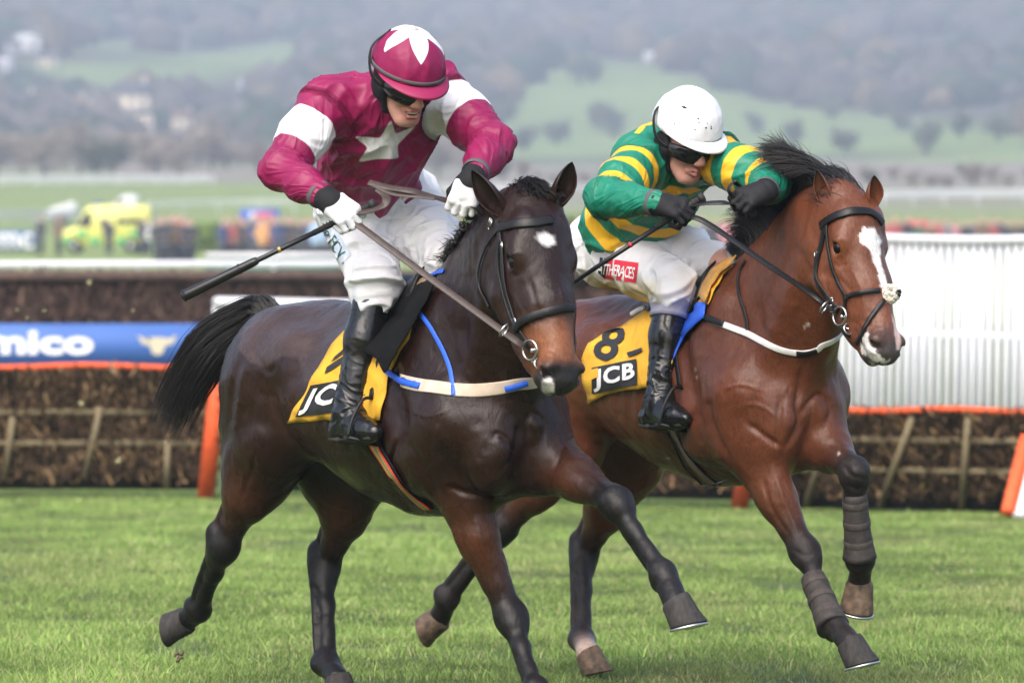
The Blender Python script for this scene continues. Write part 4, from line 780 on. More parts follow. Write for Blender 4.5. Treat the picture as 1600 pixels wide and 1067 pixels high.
for i in range(9500):
    t = rng.uniform(-.02, 1) ; t = max(t, -.02); p, n = crest(g2, sf2, t); p = p + g2.r * rng.normal(.004, .015) - n * .006; roots.append(p); dirs.append(g2.u * rng.uniform(.8, 1.3) - g2.f * rng.uniform(.1, .5) + g2.r * rng.normal(.06, .22) + A(.0, 0, 0)); lens.append(rng.uniform(.11, .25) * (.50 + .62 * max(t, 0) ** .8))
strands(mb, roots, dirs, lens, .0014, lambda p, t: np.outer(np.ones(len(p)), -g2.f * .10 - g2.u * .17 * t + A(-.05, 0, 0)) + .22 * np.stack([noise3(p * 10, 31), noise3(p * 10, 32), noise3(p * 10, 33)], -1), 12, .13); mb.build('mane', M['hair'], horse2)
mb = MB(); roots, dirs, lens = [], [], []
for i in range(1100): roots.append(sf2.near(g2.H(rng.normal(-.008, .018), .04 - rng.uniform(0, .16), rng.uniform(-.10, .055)), -.004)[0]); dirs.append(-g2.a * .9 + g2.N * rng.uniform(.0, .15) + A(-.35 + rng.normal(0, .15), 0, .0)); lens.append(rng.uniform(.06, .13))
strands(mb, roots, dirs, lens, .0011, lambda p, t: np.outer(np.ones(len(p)), -g2.f * .10 - g2.u * .12), 9, .3); mb.build('forelock', M['hair'], horse2)
# plaits of the dark horse: knotted balls along the crest
mn = thing('mane', None, None); mn.parent = horse1; mn.matrix_parent_inverse = horse1.matrix_world.inverted()
for (x, y) in ((776, 338), (765, 352), (757, 366), (750, 377), (742, 387), (735, 398), (726, 408), (716, 418), (707, 424)):
    Y = np.interp(x, [700, 790], [16.2, 15.75]); p, n = sf1.near(P(x + 6, y + 6, Y)); mb = MB()
    kc = p + g1.u * .008 + A(-.008, 0, 0)
    for k in range(6): mb.ball(kc + rng.normal(0, .005, 3), rng.uniform(.007, .011), 8, 6)
    rr_ = rng.normal(0, 1, (60, 3)); rr_ /= np.linalg.norm(rr_, axis=1)[:, None]; strands(mb, kc + rr_ * .009, np.cross(rr_, g1.u) + rr_ * .5, rng.uniform(.012, .026, 60), .0011, lambda p, t: 0 * p, 4, .8)
    mb.build('plait', M['hair'], mn)
mb = MB(); roots, dirs, lens = [], [], []
for i in range(1500): roots.append(sf1.near(g1.H(rng.normal(-.015, .030), .03 - rng.uniform(0, .13), rng.uniform(-.12, .0)), -.004)[0]); dirs.append(A(rng.normal(-.1, .5), -.3, .9 * rng.uniform(.2, 1))); lens.append(rng.uniform(.02, .06))
strands(mb, roots, dirs, lens, .0014, lambda p, t: np.outer(np.ones(len(p)), A(.14, -.12, -.42 * t)), 8, .38); mb.build('forelock', M['hair'], horse1)
mb = MB(); roots, dirs, lens = [], [], []
for i in range(500): t = rng.uniform(-.10, .30); p, n = crest(g1, sf1, t); roots.append(p + g1.r * rng.normal(.02, .02) - n * .004); dirs.append(g1.u * rng.uniform(.2, .9) + g1.r * rng.normal(.4, .4) - g1.f * rng.uniform(0, .8)); lens.append(rng.uniform(.03, .07))
strands(mb, roots, dirs, lens, .0014, lambda p, t: np.outer(np.ones(len(p)), -g1.u * .3 * t), 7, .6); mb.build('mane_tuft', M['hair'], horse1)
# ------------------------------------------------------------------ the jockeys
SKIN, LIP = A(.53, .28, .22), A(.43, .165, .145)
M['skin'] = mat('skin', attr='tone', rough=.5, spec=.4, nscale=35, namt=.10, bump=.0006, bscale=300)
M['lens'] = mat('dark_lens', (.008, .008, .010), .06, spec=.6); M['black_lycra'] = mat('black_lycra', (.010, .010, .012), .75, .25, nscale=60, namt=.3, bump=.0006, bscale=400)
M['boot'] = mat('black_boot', (.007, .007, .0075), .20, .5, nscale=12, namt=.3, bump=.0016, bscale=22); M['sole'] = mat('boot_sole', (.03, .026, .022), .8)
M['breeches'] = mat('white_breeches', (.68, .68, .70), .62, .3, nscale=9, namt=.06, bump=.006, bscale=24); M['grey_sock'] = mat('grey_legging', (.27, .27, .35), .7, nscale=40, namt=.15, bump=.002, bscale=40)
M['white_glove'] = mat('white_glove', (.74, .74, .78), .8, bump=.0012, bscale=90); M['black_glove'] = mat('black_glove', (.009, .009, .011), .7, .3, bump=.0012, bscale=90)
M['grey_band'] = mat('grey_band', (.085, .080, .085), .8); M['carbon'] = mat('whip_black', (.010, .010, .011), .30, .45, bump=.0005, bscale=300); M['grip'] = mat('whip_grip', (.016, .015, .015), .7, nscale=300, namt=.4)
def two_tone(name, ca, cb, rough=.48, soft=.002, spec=.4, bump=.004):
    """cloth of two colours parted by the sign of a coordinate; crinkled silk"""
    m = mat(name, ca, rough, spec, bump=bump, bscale=30); n = m.node_tree.nodes; l = m.node_tree.links; b = n['Principled BSDF']
    a = n.new('ShaderNodeAttribute'); a.attribute_name = 'pattern'; r = n.new('ShaderNodeMapRange'); r.inputs['From Min'].default_value = -soft; r.inputs['From Max'].default_value = soft; l.new(a.outputs['Fac'], r.inputs[0])
    mx = n.new('ShaderNodeMix'); mx.data_type = 'RGBA'; mx.inputs[6].default_value = (*ca, 1); mx.inputs[7].default_value = (*cb, 1); l.new(r.outputs[0], mx.inputs[0])
    t = n.new('ShaderNodeTexNoise'); t.inputs['Scale'].default_value = 11; t.inputs['Detail'].default_value = 4; tc = n.new('ShaderNodeTexCoord'); l.new(tc.outputs['Object'], t.inputs[0]); r2 = n.new('ShaderNodeMapRange'); r2.inputs['To Min'].default_value = .86; r2.inputs['To Max'].default_value = 1.14; l.new(t.outputs[0], r2.inputs[0])
    v_ = n.new('ShaderNodeVectorMath'); v_.operation = 'SCALE'; l.new(mx.outputs[2], v_.inputs[0]); l.new(r2.outputs[0], v_.inputs['Scale']); l.new(v_.outputs[0], b.inputs['Base Color']); return m
def wrinkle(v, n, amp, f=15, d=None, seed=0, mask=1.0):
    """cloth folds: creases drawn out along a direction"""
    p = v.copy()
    if d is not None: d = unit(d) if np.ndim(d) == 1 else d; p = p - d * ((p * d).sum(-1, keepdims=True)) * .66
    wv = np.stack([noise3(p * f * .6, seed + k) for k in (1, 2, 3)], -1) * .05; a = noise3((p + wv) * f, seed); b = noise3((p + wv * .6) * f * 2.1, seed + 7)
    r = (1 - np.abs(a) * 2.6).clip(0) ** 1.3 * .8 + (1 - np.abs(b) * 2.6).clip(0) ** 1.3 * .45 + noise3(p * f * .35, seed + 9) * .35 - .35
    return v + n * (amp * r * mask)[:, None]
def hand_prims(S, wr, yd, zd, thumb_sign, k=1.0, c=SKIN, cf=None, shrink=0.0, cth=None):
    """closed fist: wrist, direction of the back of the hand, outward normal of its back, +1 when the thumb lies along z x y"""
    cf = c if cf is None else cf; cth = cf if cth is None else cth; Yd = unit(yd); Zd = unit(zd - Yd * (zd @ Yd)); X = np.cross(Zd, Yd) * thumb_sign
    def h(x, y, z): return wr + k * (X * x + Yd * y + Zd * z)
    q = shrink; S.cone(h(.018, .03, 0), h(.026, .080, .004), .020 * k - q, .0165 * k - q, .02, c, sq=(X, 1.2)); S.cone(h(-.014, .03, 0), h(-.026, .074, .002), .020 * k - q, .015 * k - q, .02, c, sq=(X, 1.2)); S.cone(h(0, -.01, 0), h(0, .05, .002), .024 * k - q, .022 * k - q, .02, c, sq=(X, 1.25))
    for i, (x, dy) in enumerate(((.0350, -.002), (.0118, .004), (-.0118, .001), (-.0345, -.008))):
        r = (.0112, .0115, .011, .0096)[i] * k - q; pts = [h(x * .95, .082 + dy, .004), h(x * 1.02, .106 + dy, -.016), h(x, .092 + dy, -.044), h(x * .96, .064 + dy, -.044)]
        S.cone(pts[0], pts[1], r * 1.0, r * .97, .003, c, cf); S.cone(pts[1], pts[2], r * .97, r * .93, .003, cf); S.cone(pts[2], pts[3], r * .93, r * .85, .003, cf)
    S.cone(h(.030, .022, -.010), h(.047, .055, -.028), .0165 * k - q, .0125 * k - q, .012, cth); S.cone(h(.047, .055, -.028), h(.038, .088, -.050), .0125 * k - q, .0105 * k - q, .006, cth)
    return h(0, .076, -.028), X
def head_prims(S, C, R, U, G, k, mouth, skin=SKIN):
    def h(x, y, z): return C + k * (R * x + U * y + G * z)
    def e(x, y, z, rx, ry, rz, kk=.02, c=skin, op=1): S.ell(h(x, y, z), A(rx, rz, ry) * k, R, U, kk * k, c, op)
    e(0, .035, -.012, .074, .088, .096); e(0, -.035, .030, .048, .076, .060, .04); e(0, -.098, .062, .024, .018, .020, .03); e(0, .026, .070, .052, .016, .022, .025)
    for x in (-1, 1):
        S.cone(h(x * .049, -.045, -.005), h(x * .020, -.100, .052), .016 * k, .014 * k, .03, skin); e(x * .042, -.020, .064, .020, .018, .020, .03, skin + A(.04, -.01, -.01)); e(x * .013, -.033, .100, .009, .008, .010, .010, skin + A(.03, -.02, -.02)); e(x * .076, -.01, -.012, .012, .032, .018, .01)
        e(x * .030, .004, .090, .016, .010, .012, .012, skin * .9, -1)
        S.cone(h(x * .024, -.038, .092), h(x * .033, -.064, .080), .0012, .0018, .012, skin, op=-1)      # cheek fold
    S.cone(h(0, .012, .088), h(0, -.026, .110), .011 * k, .0135 * k, .014, skin, skin + A(.04, -.02, -.02))
    if mouth == 'open':
        e(0, -.066, .090, .022, .009, .018, .005, A(.10, .02, .02), -1); up = [(-.030, -.058, .076), (-.012, -.056, .090), (.012, -.056, .090), (.030, -.058, .076)]; lo = [(-.029, -.060, .075), (-.012, -.077, .088), (.012, -.077, .088), (.029, -.060, .075)]
    else:
        up = [(-.026, -.064, .078), (0, -.061, .094), (.026, -.064, .078)]; lo = [(-.024, -.070, .078), (0, -.075, .092), (.024, -.070, .078)]
    for q, r in ((up, .0052), (lo, .0062)): S.chain([h(*a) for a in q], ([r * k * .7, r * k, r * k * .7] if len(q) == 3 else [r * k * .5, r * k * .8, r * k * .8, r * k * .5]), .005, LIP)
    if mouth != 'open': S.cone(h(-.026, -.067, .09), h(.026, -.067, .09), .002, .002, .006, LIP, op=-1)
def dome(C, R, U, G, k, nm, m, parent, base=.012, seed=1, pattern=None, rx=.106, ry=.125, rz=.128, peak=True, peak_mat=None, band=None):
    """riding helmet in its silk cover: dome, peak and rim"""
    th = np.linspace(0, 1, 26); a = np.arange(72) * 2 * math.pi / 72; V_ = []
    cen = C + k * (U * base + G * -.006)
    for t in th:
        ph = t * R_(97); r_ = math.sin(min(ph, R_(90))) * (1 - .04 * max(0, ph - R_(90)) * 10); V_.append(cen + k * (r_ * (rx * np.cos(a)[:, None] * R + rz * np.sin(a)[:, None] * G) + ry * math.cos(ph) * U))
    V_ = np.array(V_); P_ = V_.reshape(-1, 3); n_ = P_ - cen; n_ /= np.linalg.norm(n_, axis=1)[:, None]; polar = np.repeat(th * 97, 72); az = np.tile(np.degrees(a), 26)
    msk = np.clip((polar - 20) / 50, .15, 1); wr = wrinkle(P_, n_, .0075 * k, 17, U, seed, msk)
    seam = np.exp(-((((az + 30) % 60) - 30) / 2.2) ** 2) * np.clip(polar / 20, 0, 1); wr = wr - n_ * (.0016 * k * seam)[:, None]
    V2 = wr.reshape(26, 72, 3); inner = [cen + (V2[-1] - cen) * .94 - U * .0 * k, cen + (V2[-3] - cen) * .90]
    mb = MB(); mb.loft(np.concatenate([V2, [inner[0]], [inner[1]]])); o = mb.build(nm, m, parent)
    if pattern is not None:
        pv = np.array([x.co for x in o.data.vertices]) - cen; po = np.degrees(np.arccos(np.clip((pv @ U) / np.linalg.norm(pv, axis=1), -1, 1))); azz = np.degrees(np.arctan2(pv @ G, pv @ R)); set_float(o.data, 'pattern', pattern(po, azz))
    if peak:
        az2 = np.radians(np.linspace(12, 168, 30)); rings = []
        for s_, dz, dw in ((0, 0, 0), (.35, .018, -.006), (.75, .040, -.016), (1.0, .050, -.023), (.75, .038, -.023), (.35, .016, -.014), (0, -.004, -.008)):
            fall = np.sin((az2 - az2[0]) / (az2[-1] - az2[0]) * math.pi) ** .55; ex = (dz * fall)[:, None]
            base_ = cen + k * (rx * 1.005 * np.cos(az2)[:, None] * R + rz * 1.005 * np.sin(az2)[:, None] * G - .004 * U); dirv = np.cos(az2)[:, None] * R * .55 + np.sin(az2)[:, None] * G; rings.append(base_ + k * (ex * dirv * .85 + dw * (fall * np.sin(az2))[:, None] * U * .95))
        mb = MB(); mb.loft(np.array(rings), cap=False, closed=False); mb.build('peak', peak_mat or m, o)
    if band is not None:
        a2 = np.linspace(0, 2 * math.pi, 60); pts = cen + k * ((rx * 1.012) * np.cos(a2)[:, None] * R + (rz * 1.012) * np.sin(a2)[:, None] * G + .006 * U); mb = MB(); mb.tube(pts, .0065, 8, .35, pts - cen - ((pts - cen) @ U)[:, None] * U, cap=False); mb.build('hat_band', band, o)
    return o, cen
def goggles(C, R, U, G, k, parent, tilt=0.0):
    az = np.radians(np.linspace(-72, 72, 33)); rows = []
    for s_ in np.linspace(-1, 1, 9):
        x = np.sin(az); notch = np.exp(-(az / .17) ** 2) * .020 if s_ < 0 else 0 * az; bul = .006 * (1 - s_ * s_)
        y = -.008 + .028 * s_ * (1 - .30 * (np.abs(az) / 1.25) ** 2) + (notch * -s_ if s_ < 0 else 0); rows.append(C + k * ((.083 + bul) * x[:, None] * R + (.109 + bul) * np.cos(az)[:, None] * G - .004 * G + y[:, None] * U))
    mb = MB(); rows = np.array(rows); inner = C + (rows - C) * .94; mb.loft(np.concatenate([rows, inner[::-1], rows[:1]]), cap=False, closed=False); o = mb.build('goggles', M['lens'], parent)
    return o, rows
def person(cfg):
    g, sf = cfg['g'], cfg['sf']; j = cfg['j']; root = thing('person', cfg['label'], 'jockey', tuple(j['pel']), 0, 'jockeys riding the racehorses'); k = cfg['k']
    pel, wai, che, nec = j['pel'], j['wai'], j['che'], j['nec']; sx = unit(j['sL'] - j['sR']); hx = unit(j['hL'] - j['hR']); C, R, U, G = j['C'], j['R'], j['U'], j['G']
    # ---- body
    S = Sculpt(); S.cone(pel, wai, .125, .118, .06, SKIN, sq=(hx, 1.2)); S.cone(wai, che, .112, .125, .06, SKIN, sq=(sx, 1.25)); S.cone(che, nec, .115, .060, .06, SKIN, sq=(sx, 1.3)); S.cone(nec, C - U * .03, .056, .052, .03, SKIN)
    for s_ in 'RL':
        S.chain([che + (j['s' + s_] - che) * .55, j['s' + s_], j['e' + s_], j['w' + s_]], [.07, .060, .042, .030], .04, SKIN); S.chain([pel + (j['h' + s_] - pel) * .6, j['h' + s_], j['k' + s_], j['a' + s_], ], [.10, .095, .058, .040], .05, SKIN); ftb = unit(j['t' + s_] - j['a' + s_]); axb = unit(j['a' + s_] - j['k' + s_]); dnb = unit(axb - ftb * (axb @ ftb)); S.cone(j['a' + s_] + dnb * .03, j['t' + s_] + dnb * .055 - ftb * .02, .032, .016, .03, SKIN)
        hand_prims(S, j['w' + s_], *j['hand' + s_], k=1.0, shrink=.0035)
    head_prims(S, C, R, U, G, k, cfg['mouth']); v, Q = S.mesh(.0045); me = close_holes(np_mesh('body', v, Q)); col = S.colors(v, .006)
    pr = (v - C) @ np.stack([R, U, G]).T / k
    if cfg['mouth'] == 'open':
        cav = (np.abs(pr[:, 0]) < .023) & (pr[:, 1] < -.058) & (pr[:, 1] > -.075) & (pr[:, 2] > .05) & (pr[:, 2] < .084); col[cav] = A(.10, .03, .03)
    set_col(me, 'tone', col); link('body', me, M['skin'], root)
    if cfg['mouth'] == 'open':
        mb = MB(); a = np.radians(np.linspace(-65, 65, 13)); pts = np.array([C + k * (R * .021 * math.sin(t) + U * -.0645 + G * (.069 + .0165 * math.cos(t))) for t in a]); mb.tube(pts, .0045, 8, .7, U); mb.build('teeth', mat('teeth', (.62, .58, .50), .3), root)
    # ---- jacket
    S = Sculpt(); jr = cfg['jr']; hem = wai + (pel - wai) * cfg['hem']
    S.cone(hem, wai, jr[0], jr[0], .05, sq=(hx, 1.22)); hax = unit(nec - pel); S.cone(wai, che, jr[1], jr[2], .06, sq=(sx, 1.2)); S.cone(che, nec, jr[2] * .95, .075, .07, sq=(sx, 1.3)); S.cone(nec - (C - nec) * .05, nec + (C - nec) * .30, .070, .062, .02)
    fw_ = unit(np.cross(sx, nec - wai)); fw_ = fw_ if fw_[1] < 0 else -fw_; S.ell(nec - fw_ * .055 - (nec - che) * .25, (.165, .085, .10), sx, nec - che, .08)
    for s_ in 'RL': S.cone(nec + (C - nec) * .12 - fw_ * .02, j['s' + s_], .070, cfg['sl'][0] * .92, .06)
    S.ell(wai + (che - wai) * .6 + unit(np.cross(sx, nec - wai)) * .0, (jr[2] * 1.2, jr[2] * 1.02, .19), sx, nec - wai, .06)
    for s_ in 'RL':
        sh, el, wr = j['s' + s_], j['e' + s_], j['w' + s_]; r = cfg['sl']; mid = sh + (el - sh) * .5; end = el + (wr - el) * cfg['se']
        S.chain([che + (sh - che) * .55, sh, mid, el], [.095, r[0], r[1], r[2]], .075); S.chain([el, el + (wr - el) * .45, end], [r[2], r[3], r[4]], .035)
    S.ell(hem - hax * .155, (.40, .40, .155), hx, hax, .006, op=-1)
    v, Q = S.mesh(.0055); n = vnormals(v, Q); best = np.full(len(v), 9.0); arm = np.zeros(len(v)); along = np.zeros(len(v)); axis = np.tile(unit(nec - wai), (len(v), 1)); fore = np.zeros(len(v))
    for s_ in 'RL':
        for a, b, off in ((j['s' + s_], j['e' + s_], 0), (j['e' + s_], j['w' + s_], 1)):
            ba = b - a; t = ((v - a) @ ba) / (ba @ ba); d = np.linalg.norm(v - a - np.clip(t, 0, 1)[:, None] * ba, axis=1); m_ = (d < best) & (d < .125) & ((t > .12) | (off == 1)); best[m_] = d[m_]; arm[m_] = 1 if s_ == 'R' else 2; along[m_] = np.clip(t[m_], -.2, 1.2) + off; axis[m_] = unit(ba); fore[m_] = off
    ref = np.cross(axis, A(.25, .9, .1)); ref /= np.linalg.norm(ref, axis=1)[:, None]; ref2 = np.cross(axis, ref); dv = v - np.where((arm == 1)[:, None], np.where((fore == 0)[:, None], j['sR'], j['eR']), np.where((arm == 2)[:, None], np.where((fore == 0)[:, None], j['sL'], j['eL']), che)); ang = np.arctan2((dv * ref).sum(1), (dv * ref2).sum(1)); rad_ = np.where(arm > 0, .07, .15); sl_ = np.where(arm > 0, along * .28, (v - wai) @ unit(nec - wai))
    ca_, sa_ = math.cos(.55), math.sin(.55); uu, vv_ = ang * rad_, sl_; fc = np.stack([(uu * ca_ - vv_ * sa_) * 19, (uu * sa_ + vv_ * ca_) * 5, arm * 7.3 + fore * 0], -1)
    dt = (v - wai) @ unit(nec - wai) / np.linalg.norm(nec - wai)
    elb = np.exp(-((along - 1.0) / .35) ** 2) * (arm > 0); v = wrinkle(v, n, cfg['fold'] * .38, 12, np.cross(axis, A(.3, -.5, .6)) / np.linalg.norm(np.cross(axis, A(.3, -.5, .6)), axis=1)[:, None], 20 + cfg['seed'], np.where(arm > 0, .6 + .7 * elb, .0)); v = wrinkle(v, n, cfg['fold'], 9, cfg['drape'], 40 + cfg['seed'], np.where(arm > 0, .25, .9))
    pt = cfg['pattern'](v, n, arm, along, dt, j); ed = np.concatenate([Q[:, [0, 1]], Q[:, [1, 2]], Q[:, [2, 3]], Q[:, [3, 0]]]); ed = np.concatenate([ed, ed[:, ::-1]]); dg = np.bincount(ed[:, 0], minlength=len(v)) + 1e-9; pt = np.clip(pt, -.012, .012)
    for _ in range(3): pt = .4 * pt + .6 * np.bincount(ed[:, 0], pt[ed[:, 1]], len(v)) / dg
    me = close_holes(np_mesh('jacket', v, Q)); set_float(me, 'pattern', pt); 
    for _ in range(7): fc = .4 * fc + .6 * np.stack([np.bincount(ed[:, 0], fc[ed[:, 1], x], len(v)) for x in range(3)], 1) / dg[:, None]
    set_vec(me, 'drape', fc); folds(cfg['silk'], .0075, 1.0, (1, 1, 1), 'drape'); jk = link('jacket', me, cfg['silk'], root); jsf = Surf(v, Q)
    for s_ in 'RL':        # cuff bands
        el, wr = j['e' + s_], j['w' + s_]; ax = unit(wr - el); c0 = el + (wr - el) * (cfg['se'] - .03); r = cfg['sl'][4] + .0015; u = unit(np.cross(ax, A(.1, 1, .2))); w_ = np.cross(ax, u); a = np.linspace(0, 2 * math.pi, 30); mb = MB(); pts = c0 + r * (np.cos(a)[:, None] * u + np.sin(a)[:, None] * w_); mb.tube(pts, .012, 8, .16, pts - c0, cap=False); mb.build('cuff_band', cfg['cuff'], jk)
    # ---- breeches
    S = Sculpt(); br = cfg['br']; S.cone(pel, wai + (pel - wai) * .25, br[0], br[0] * .95, .05, sq=(hx, 1.2)); back_ = unit(pel - j['kR'] + pel - j['kL']) * .05 + A(0, 0, -.03); S.ell(pel + back_, (.17, .13, .13), hx, A(0, 0, 1), .06)
    for s_ in 'RL':
        h_, kn, an = j['h' + s_], j['k' + s_], j['a' + s_]; S.chain([pel + (h_ - pel) * .5, h_, h_ + (kn - h_) * .55, kn], [br[0] * .85, br[1], br[2], br[3]], .05); S.cone(kn, kn + (an - kn) * cfg['brend'], br[3], br[4] + .004, .04)
    v, Q = S.mesh(.0055); n = vnormals(v, Q); axis = np.tile(hx, (len(v), 1)); kneew = np.zeros(len(v))
    for s_ in 'RL':
        h_, kn = j['h' + s_], j['k' + s_]; ba = kn - h_; t = ((v - h_) @ ba) / (ba @ ba); d = np.linalg.norm(v - h_ - np.clip(t, 0, 1)[:, None] * ba, axis=1); m_ = d < .14; ax_ = unit(np.cross(ba, A(.3, -1, .1))); axis[m_] = ax_; kneew[m_] = np.clip(t[m_], 0, 1.3)
    v = wrinkle(v, n, .020, 11, axis, 60 + cfg['seed'], .55 + .5 * kneew); px = px_of(v)
    me = close_holes(np_mesh('breeches', v, Q)); bre = link('breeches', me, folds(mat('white_breeches', (.68, .68, .70), .62, .3, nscale=9, namt=.06), .008, 9, (.5, 1, 1)), root); bsf = Surf(v, Q)
    if 'stain' in cfg: set_float(me, 'pattern', cfg['stain'](v, px)); me.materials[0] = folds(two_tone('muddy_breeches', (.70, .70, .72), (.46, .40, .24), .62, 12, .35), .008, 9, (.5, 1, 1))
    for s_ in 'RL':
        kn, an, to = j['k' + s_], j['a' + s_], j['t' + s_]; ax = unit(an - kn)
        mb = MB(); u = unit(np.cross(ax, A(.1, 1, .1))); w_ = np.cross(ax, u); a = np.arange(26) * 2 * math.pi / 26; rings = []
        for t in np.linspace(cfg['sock'][0], cfg['sock'][1], 12): r = np.interp(t, [0, .2, .35], cfg['sockr']) + .0035 * math.sin(t * 150); rings.append(kn + (an - kn) * t + r * (np.cos(a)[:, None] * u + np.sin(a)[:, None] * w_))
        mb.loft(np.array(rings)); mb.build('sock', cfg['sockmat'], root)
        S = Sculpt(); b0, b1, b2 = cfg['boot']; tp = kn + (an - kn) * cfg['bt']; cf = kn + (an - kn) * .45; S.cone(tp, cf, b0, b1, .02); S.cone(cf, an, b1, b2, .03); ft = unit(to - an); dn = unit(ax - ft * (ax @ ft)); he = an + dn * .060 - ft * .040
        S.cone(an, he, b2 * .9, .034, .03); S.cone(he, an + ft * .09 + dn * .058, .034, .036, .03); S.cone(an + ft * .02 + dn * .02, an + ft * .12 + dn * .056, .044, .034, .03); S.cone(an + ft * .10 + dn * .06, to + dn * .060, .037, .026, .03)
        S.ell(he + ft * .10 + dn * .075, (.22, .10, .037), ft, dn, .012, op=-1)      # flat under the foot
        S.ell(tp - ax * .055, (.11, .11, .055), u, ax, .004, op=-1)                # open top
        v, Q = S.mesh(.0045); n = vnormals(v, Q); an_w = np.exp(-(np.linalg.norm(v - an + ax * .03, axis=1) / .10) ** 2); v = wrinkle(v, n, .010, 22, np.cross(ax, A(.2, -1, .3)), 80 + cfg['seed'], .10 + an_w); bo = link('boot', close_holes(np_mesh('boot', v, Q)), M['boot'], root)
        mb = MB(); c0 = kn + (an - kn) * (cfg['bt'] + .22); r = np.interp(cfg['bt'] + .22, [cfg['bt'], .45, 1], [b0, b1, b2]) + .001; a2 = np.linspace(0, 2 * math.pi, 30); pts = c0 + r * (np.cos(a2)[:, None] * u + np.sin(a2)[:, None] * w_) ; mb.tube(pts, .003, 6, cap=False); mb.build('boot_seam', M['leather'], bo)
        mb = MB(); mb.box(he + dn * .033 + ft * .01, (.055, .055, .012), ft, dn); mb.tube([he + dn * .034 + ft * .03, an + ft * .10 + dn * .090, to + dn * .082], .026, 8, .16, dn); mb.build('boot_sole', M['sole'], bo)
    # ---- gloves
    bars = {}
    for s_ in 'RL':
        S = Sculpt(); wc, dc = (A(1, 1, 1), A(0, 0, 0)); bars[s_] = hand_prims(S, j['w' + s_], *j['hand' + s_], k=1.06, c=wc, cf=wc * .8, cth=dc); S.cone(j['w' + s_] - unit(j['w' + s_] - j['e' + s_]) * cfg['gl'], j['w' + s_] + unit(j['hand' + s_][0]) * .012, .041, .036, .02, dc, dc)
        v, Q = S.mesh(.0036); n = vnormals(v, Q); cc = S.colors(v, .004); me = close_holes(np_mesh('glove', v, Q))
        yd, zd, ts = j['hand' + s_]; Yd = unit(yd); Zd = unit(zd - Yd * (zd @ Yd)); hl = v - j['w' + s_]; back_w = np.minimum(np.minimum(hl @ Yd - .022, (cc[:, 0] - .5) * .05), hl @ Zd + .046); set_float(me, 'pattern', back_w); link('glove', me, cfg['glove'], root)
    # ---- helmet, goggles, harness
    folds(cfg['hsilk'], .0045, 7); hm, cen = dome(C, R, U, G, k, 'helmet', cfg['hsilk'], root, cfg['hb'], cfg['seed'], ry=cfg['hry'], pattern=cfg['hpat'], band=cfg.get('band'), peak_mat=cfg.get('peakmat'))
    mb = MB(); mb.ball(cen + U * cfg['hry'] * k, (.009, .009, .005), 12, 6, R, U); mb.build('top_button', cfg['hsilk'], hm)
    S = Sculpt()
    for x in (-1, 1):
        S.ell(C + k * (R * x * .080 + U * -.012 - G * .012), A(.014, .042, .048) * k, R, U, .02); S.cone(C + k * (R * x * .079 - U * .02 + G * .012), C + k * (R * x * .060 - U * .085 + G * .020), .012 * k, .008 * k, .02, sq=(G, 1.4))
    S.ell(C + k * (U * -.03 - G * .070), A(.070, .035, .055) * k, R, U, .03); S.cone(C + k * (R * .060 - U * .085 + G * .020), C + k * (-U * .112 + G * .030), .008, .006, .01); S.cone(C + k * (R * -.060 - U * .085 + G * .020), C + k * (-U * .112 + G * .030), .008, .006, .01)
    v, Q = S.mesh(.0045); link('head_harness', close_holes(np_mesh('head_harness', v, Q)), M['black_lycra'], root)
    S = Sculpt(); S.ell(C + k * (U * (cfg['hb'] + .004) - G * .004), A(.098, .118, .030) * k, R, U, .02); v, Q = S.mesh(.005); link('skull_cap', close_holes(np_mesh('skull_cap', v, Q)), M['black_lycra'], hm)
    go, rows = goggles(C, R, U, G, k, root)
    for x, e_ in ((1, -1), (-1, 0)):
        p0 = rows[4][e_]; mb = MB(); strapp = spline([p0, C + k * (R * x * .112 + U * .020 - G * .012), C + k * (R * x * (.106 if cfg['strap_up'] else .100) + U * (.085 if cfg['strap_up'] else .035) - G * .050), C + k * (R * x * .05 + U * (.135 if cfg['strap_up'] else .04) - G * (.062 if cfg['strap_up'] else .125))], 16); mb.tube(strapp, .007, 8, .3, strapp - C); mb.build('goggle_strap', M['leather'], go)
    return root, jsf, bsf, bars
def stirrup(j, s_, g, root, sf):
    an, to = j['a' + s_], j['t' + s_]; ft = unit(to - an); ax = unit(an - j['k' + s_]); dn = unit(ax - ft * (ax @ ft)); sd = np.cross(ft, dn); c0 = an + ft * .10 + dn * .092; mb = MB(); mb.tube(spline([c0 + sd * .055, c0 + sd * .052 - dn * .06, c0 + sd * .03 - dn * .125, c0 - dn * .14, c0 - sd * .03 - dn * .125, c0 - sd * .052 - dn * .06, c0 - sd * .055], 24), .0055, 8); mb.box(c0, (.045, .115, .010), ft, dn); o = mb.build('stirrup_iron', M['leather'], root)
    top = sf.near(g.T(-.06, .22 if s_ == 'R' else -.22, -.20), .015)[0]; mb = MB(); mb.tube(spline([c0 - dn * .14, c0 - dn * .14 + (top - c0 + dn * .14) * .5, top], 12), .0125, 8, .22, g.r); mb.build('stirrup_leather', M['leather'], root)
def nf(p): return np.asarray(p, float)
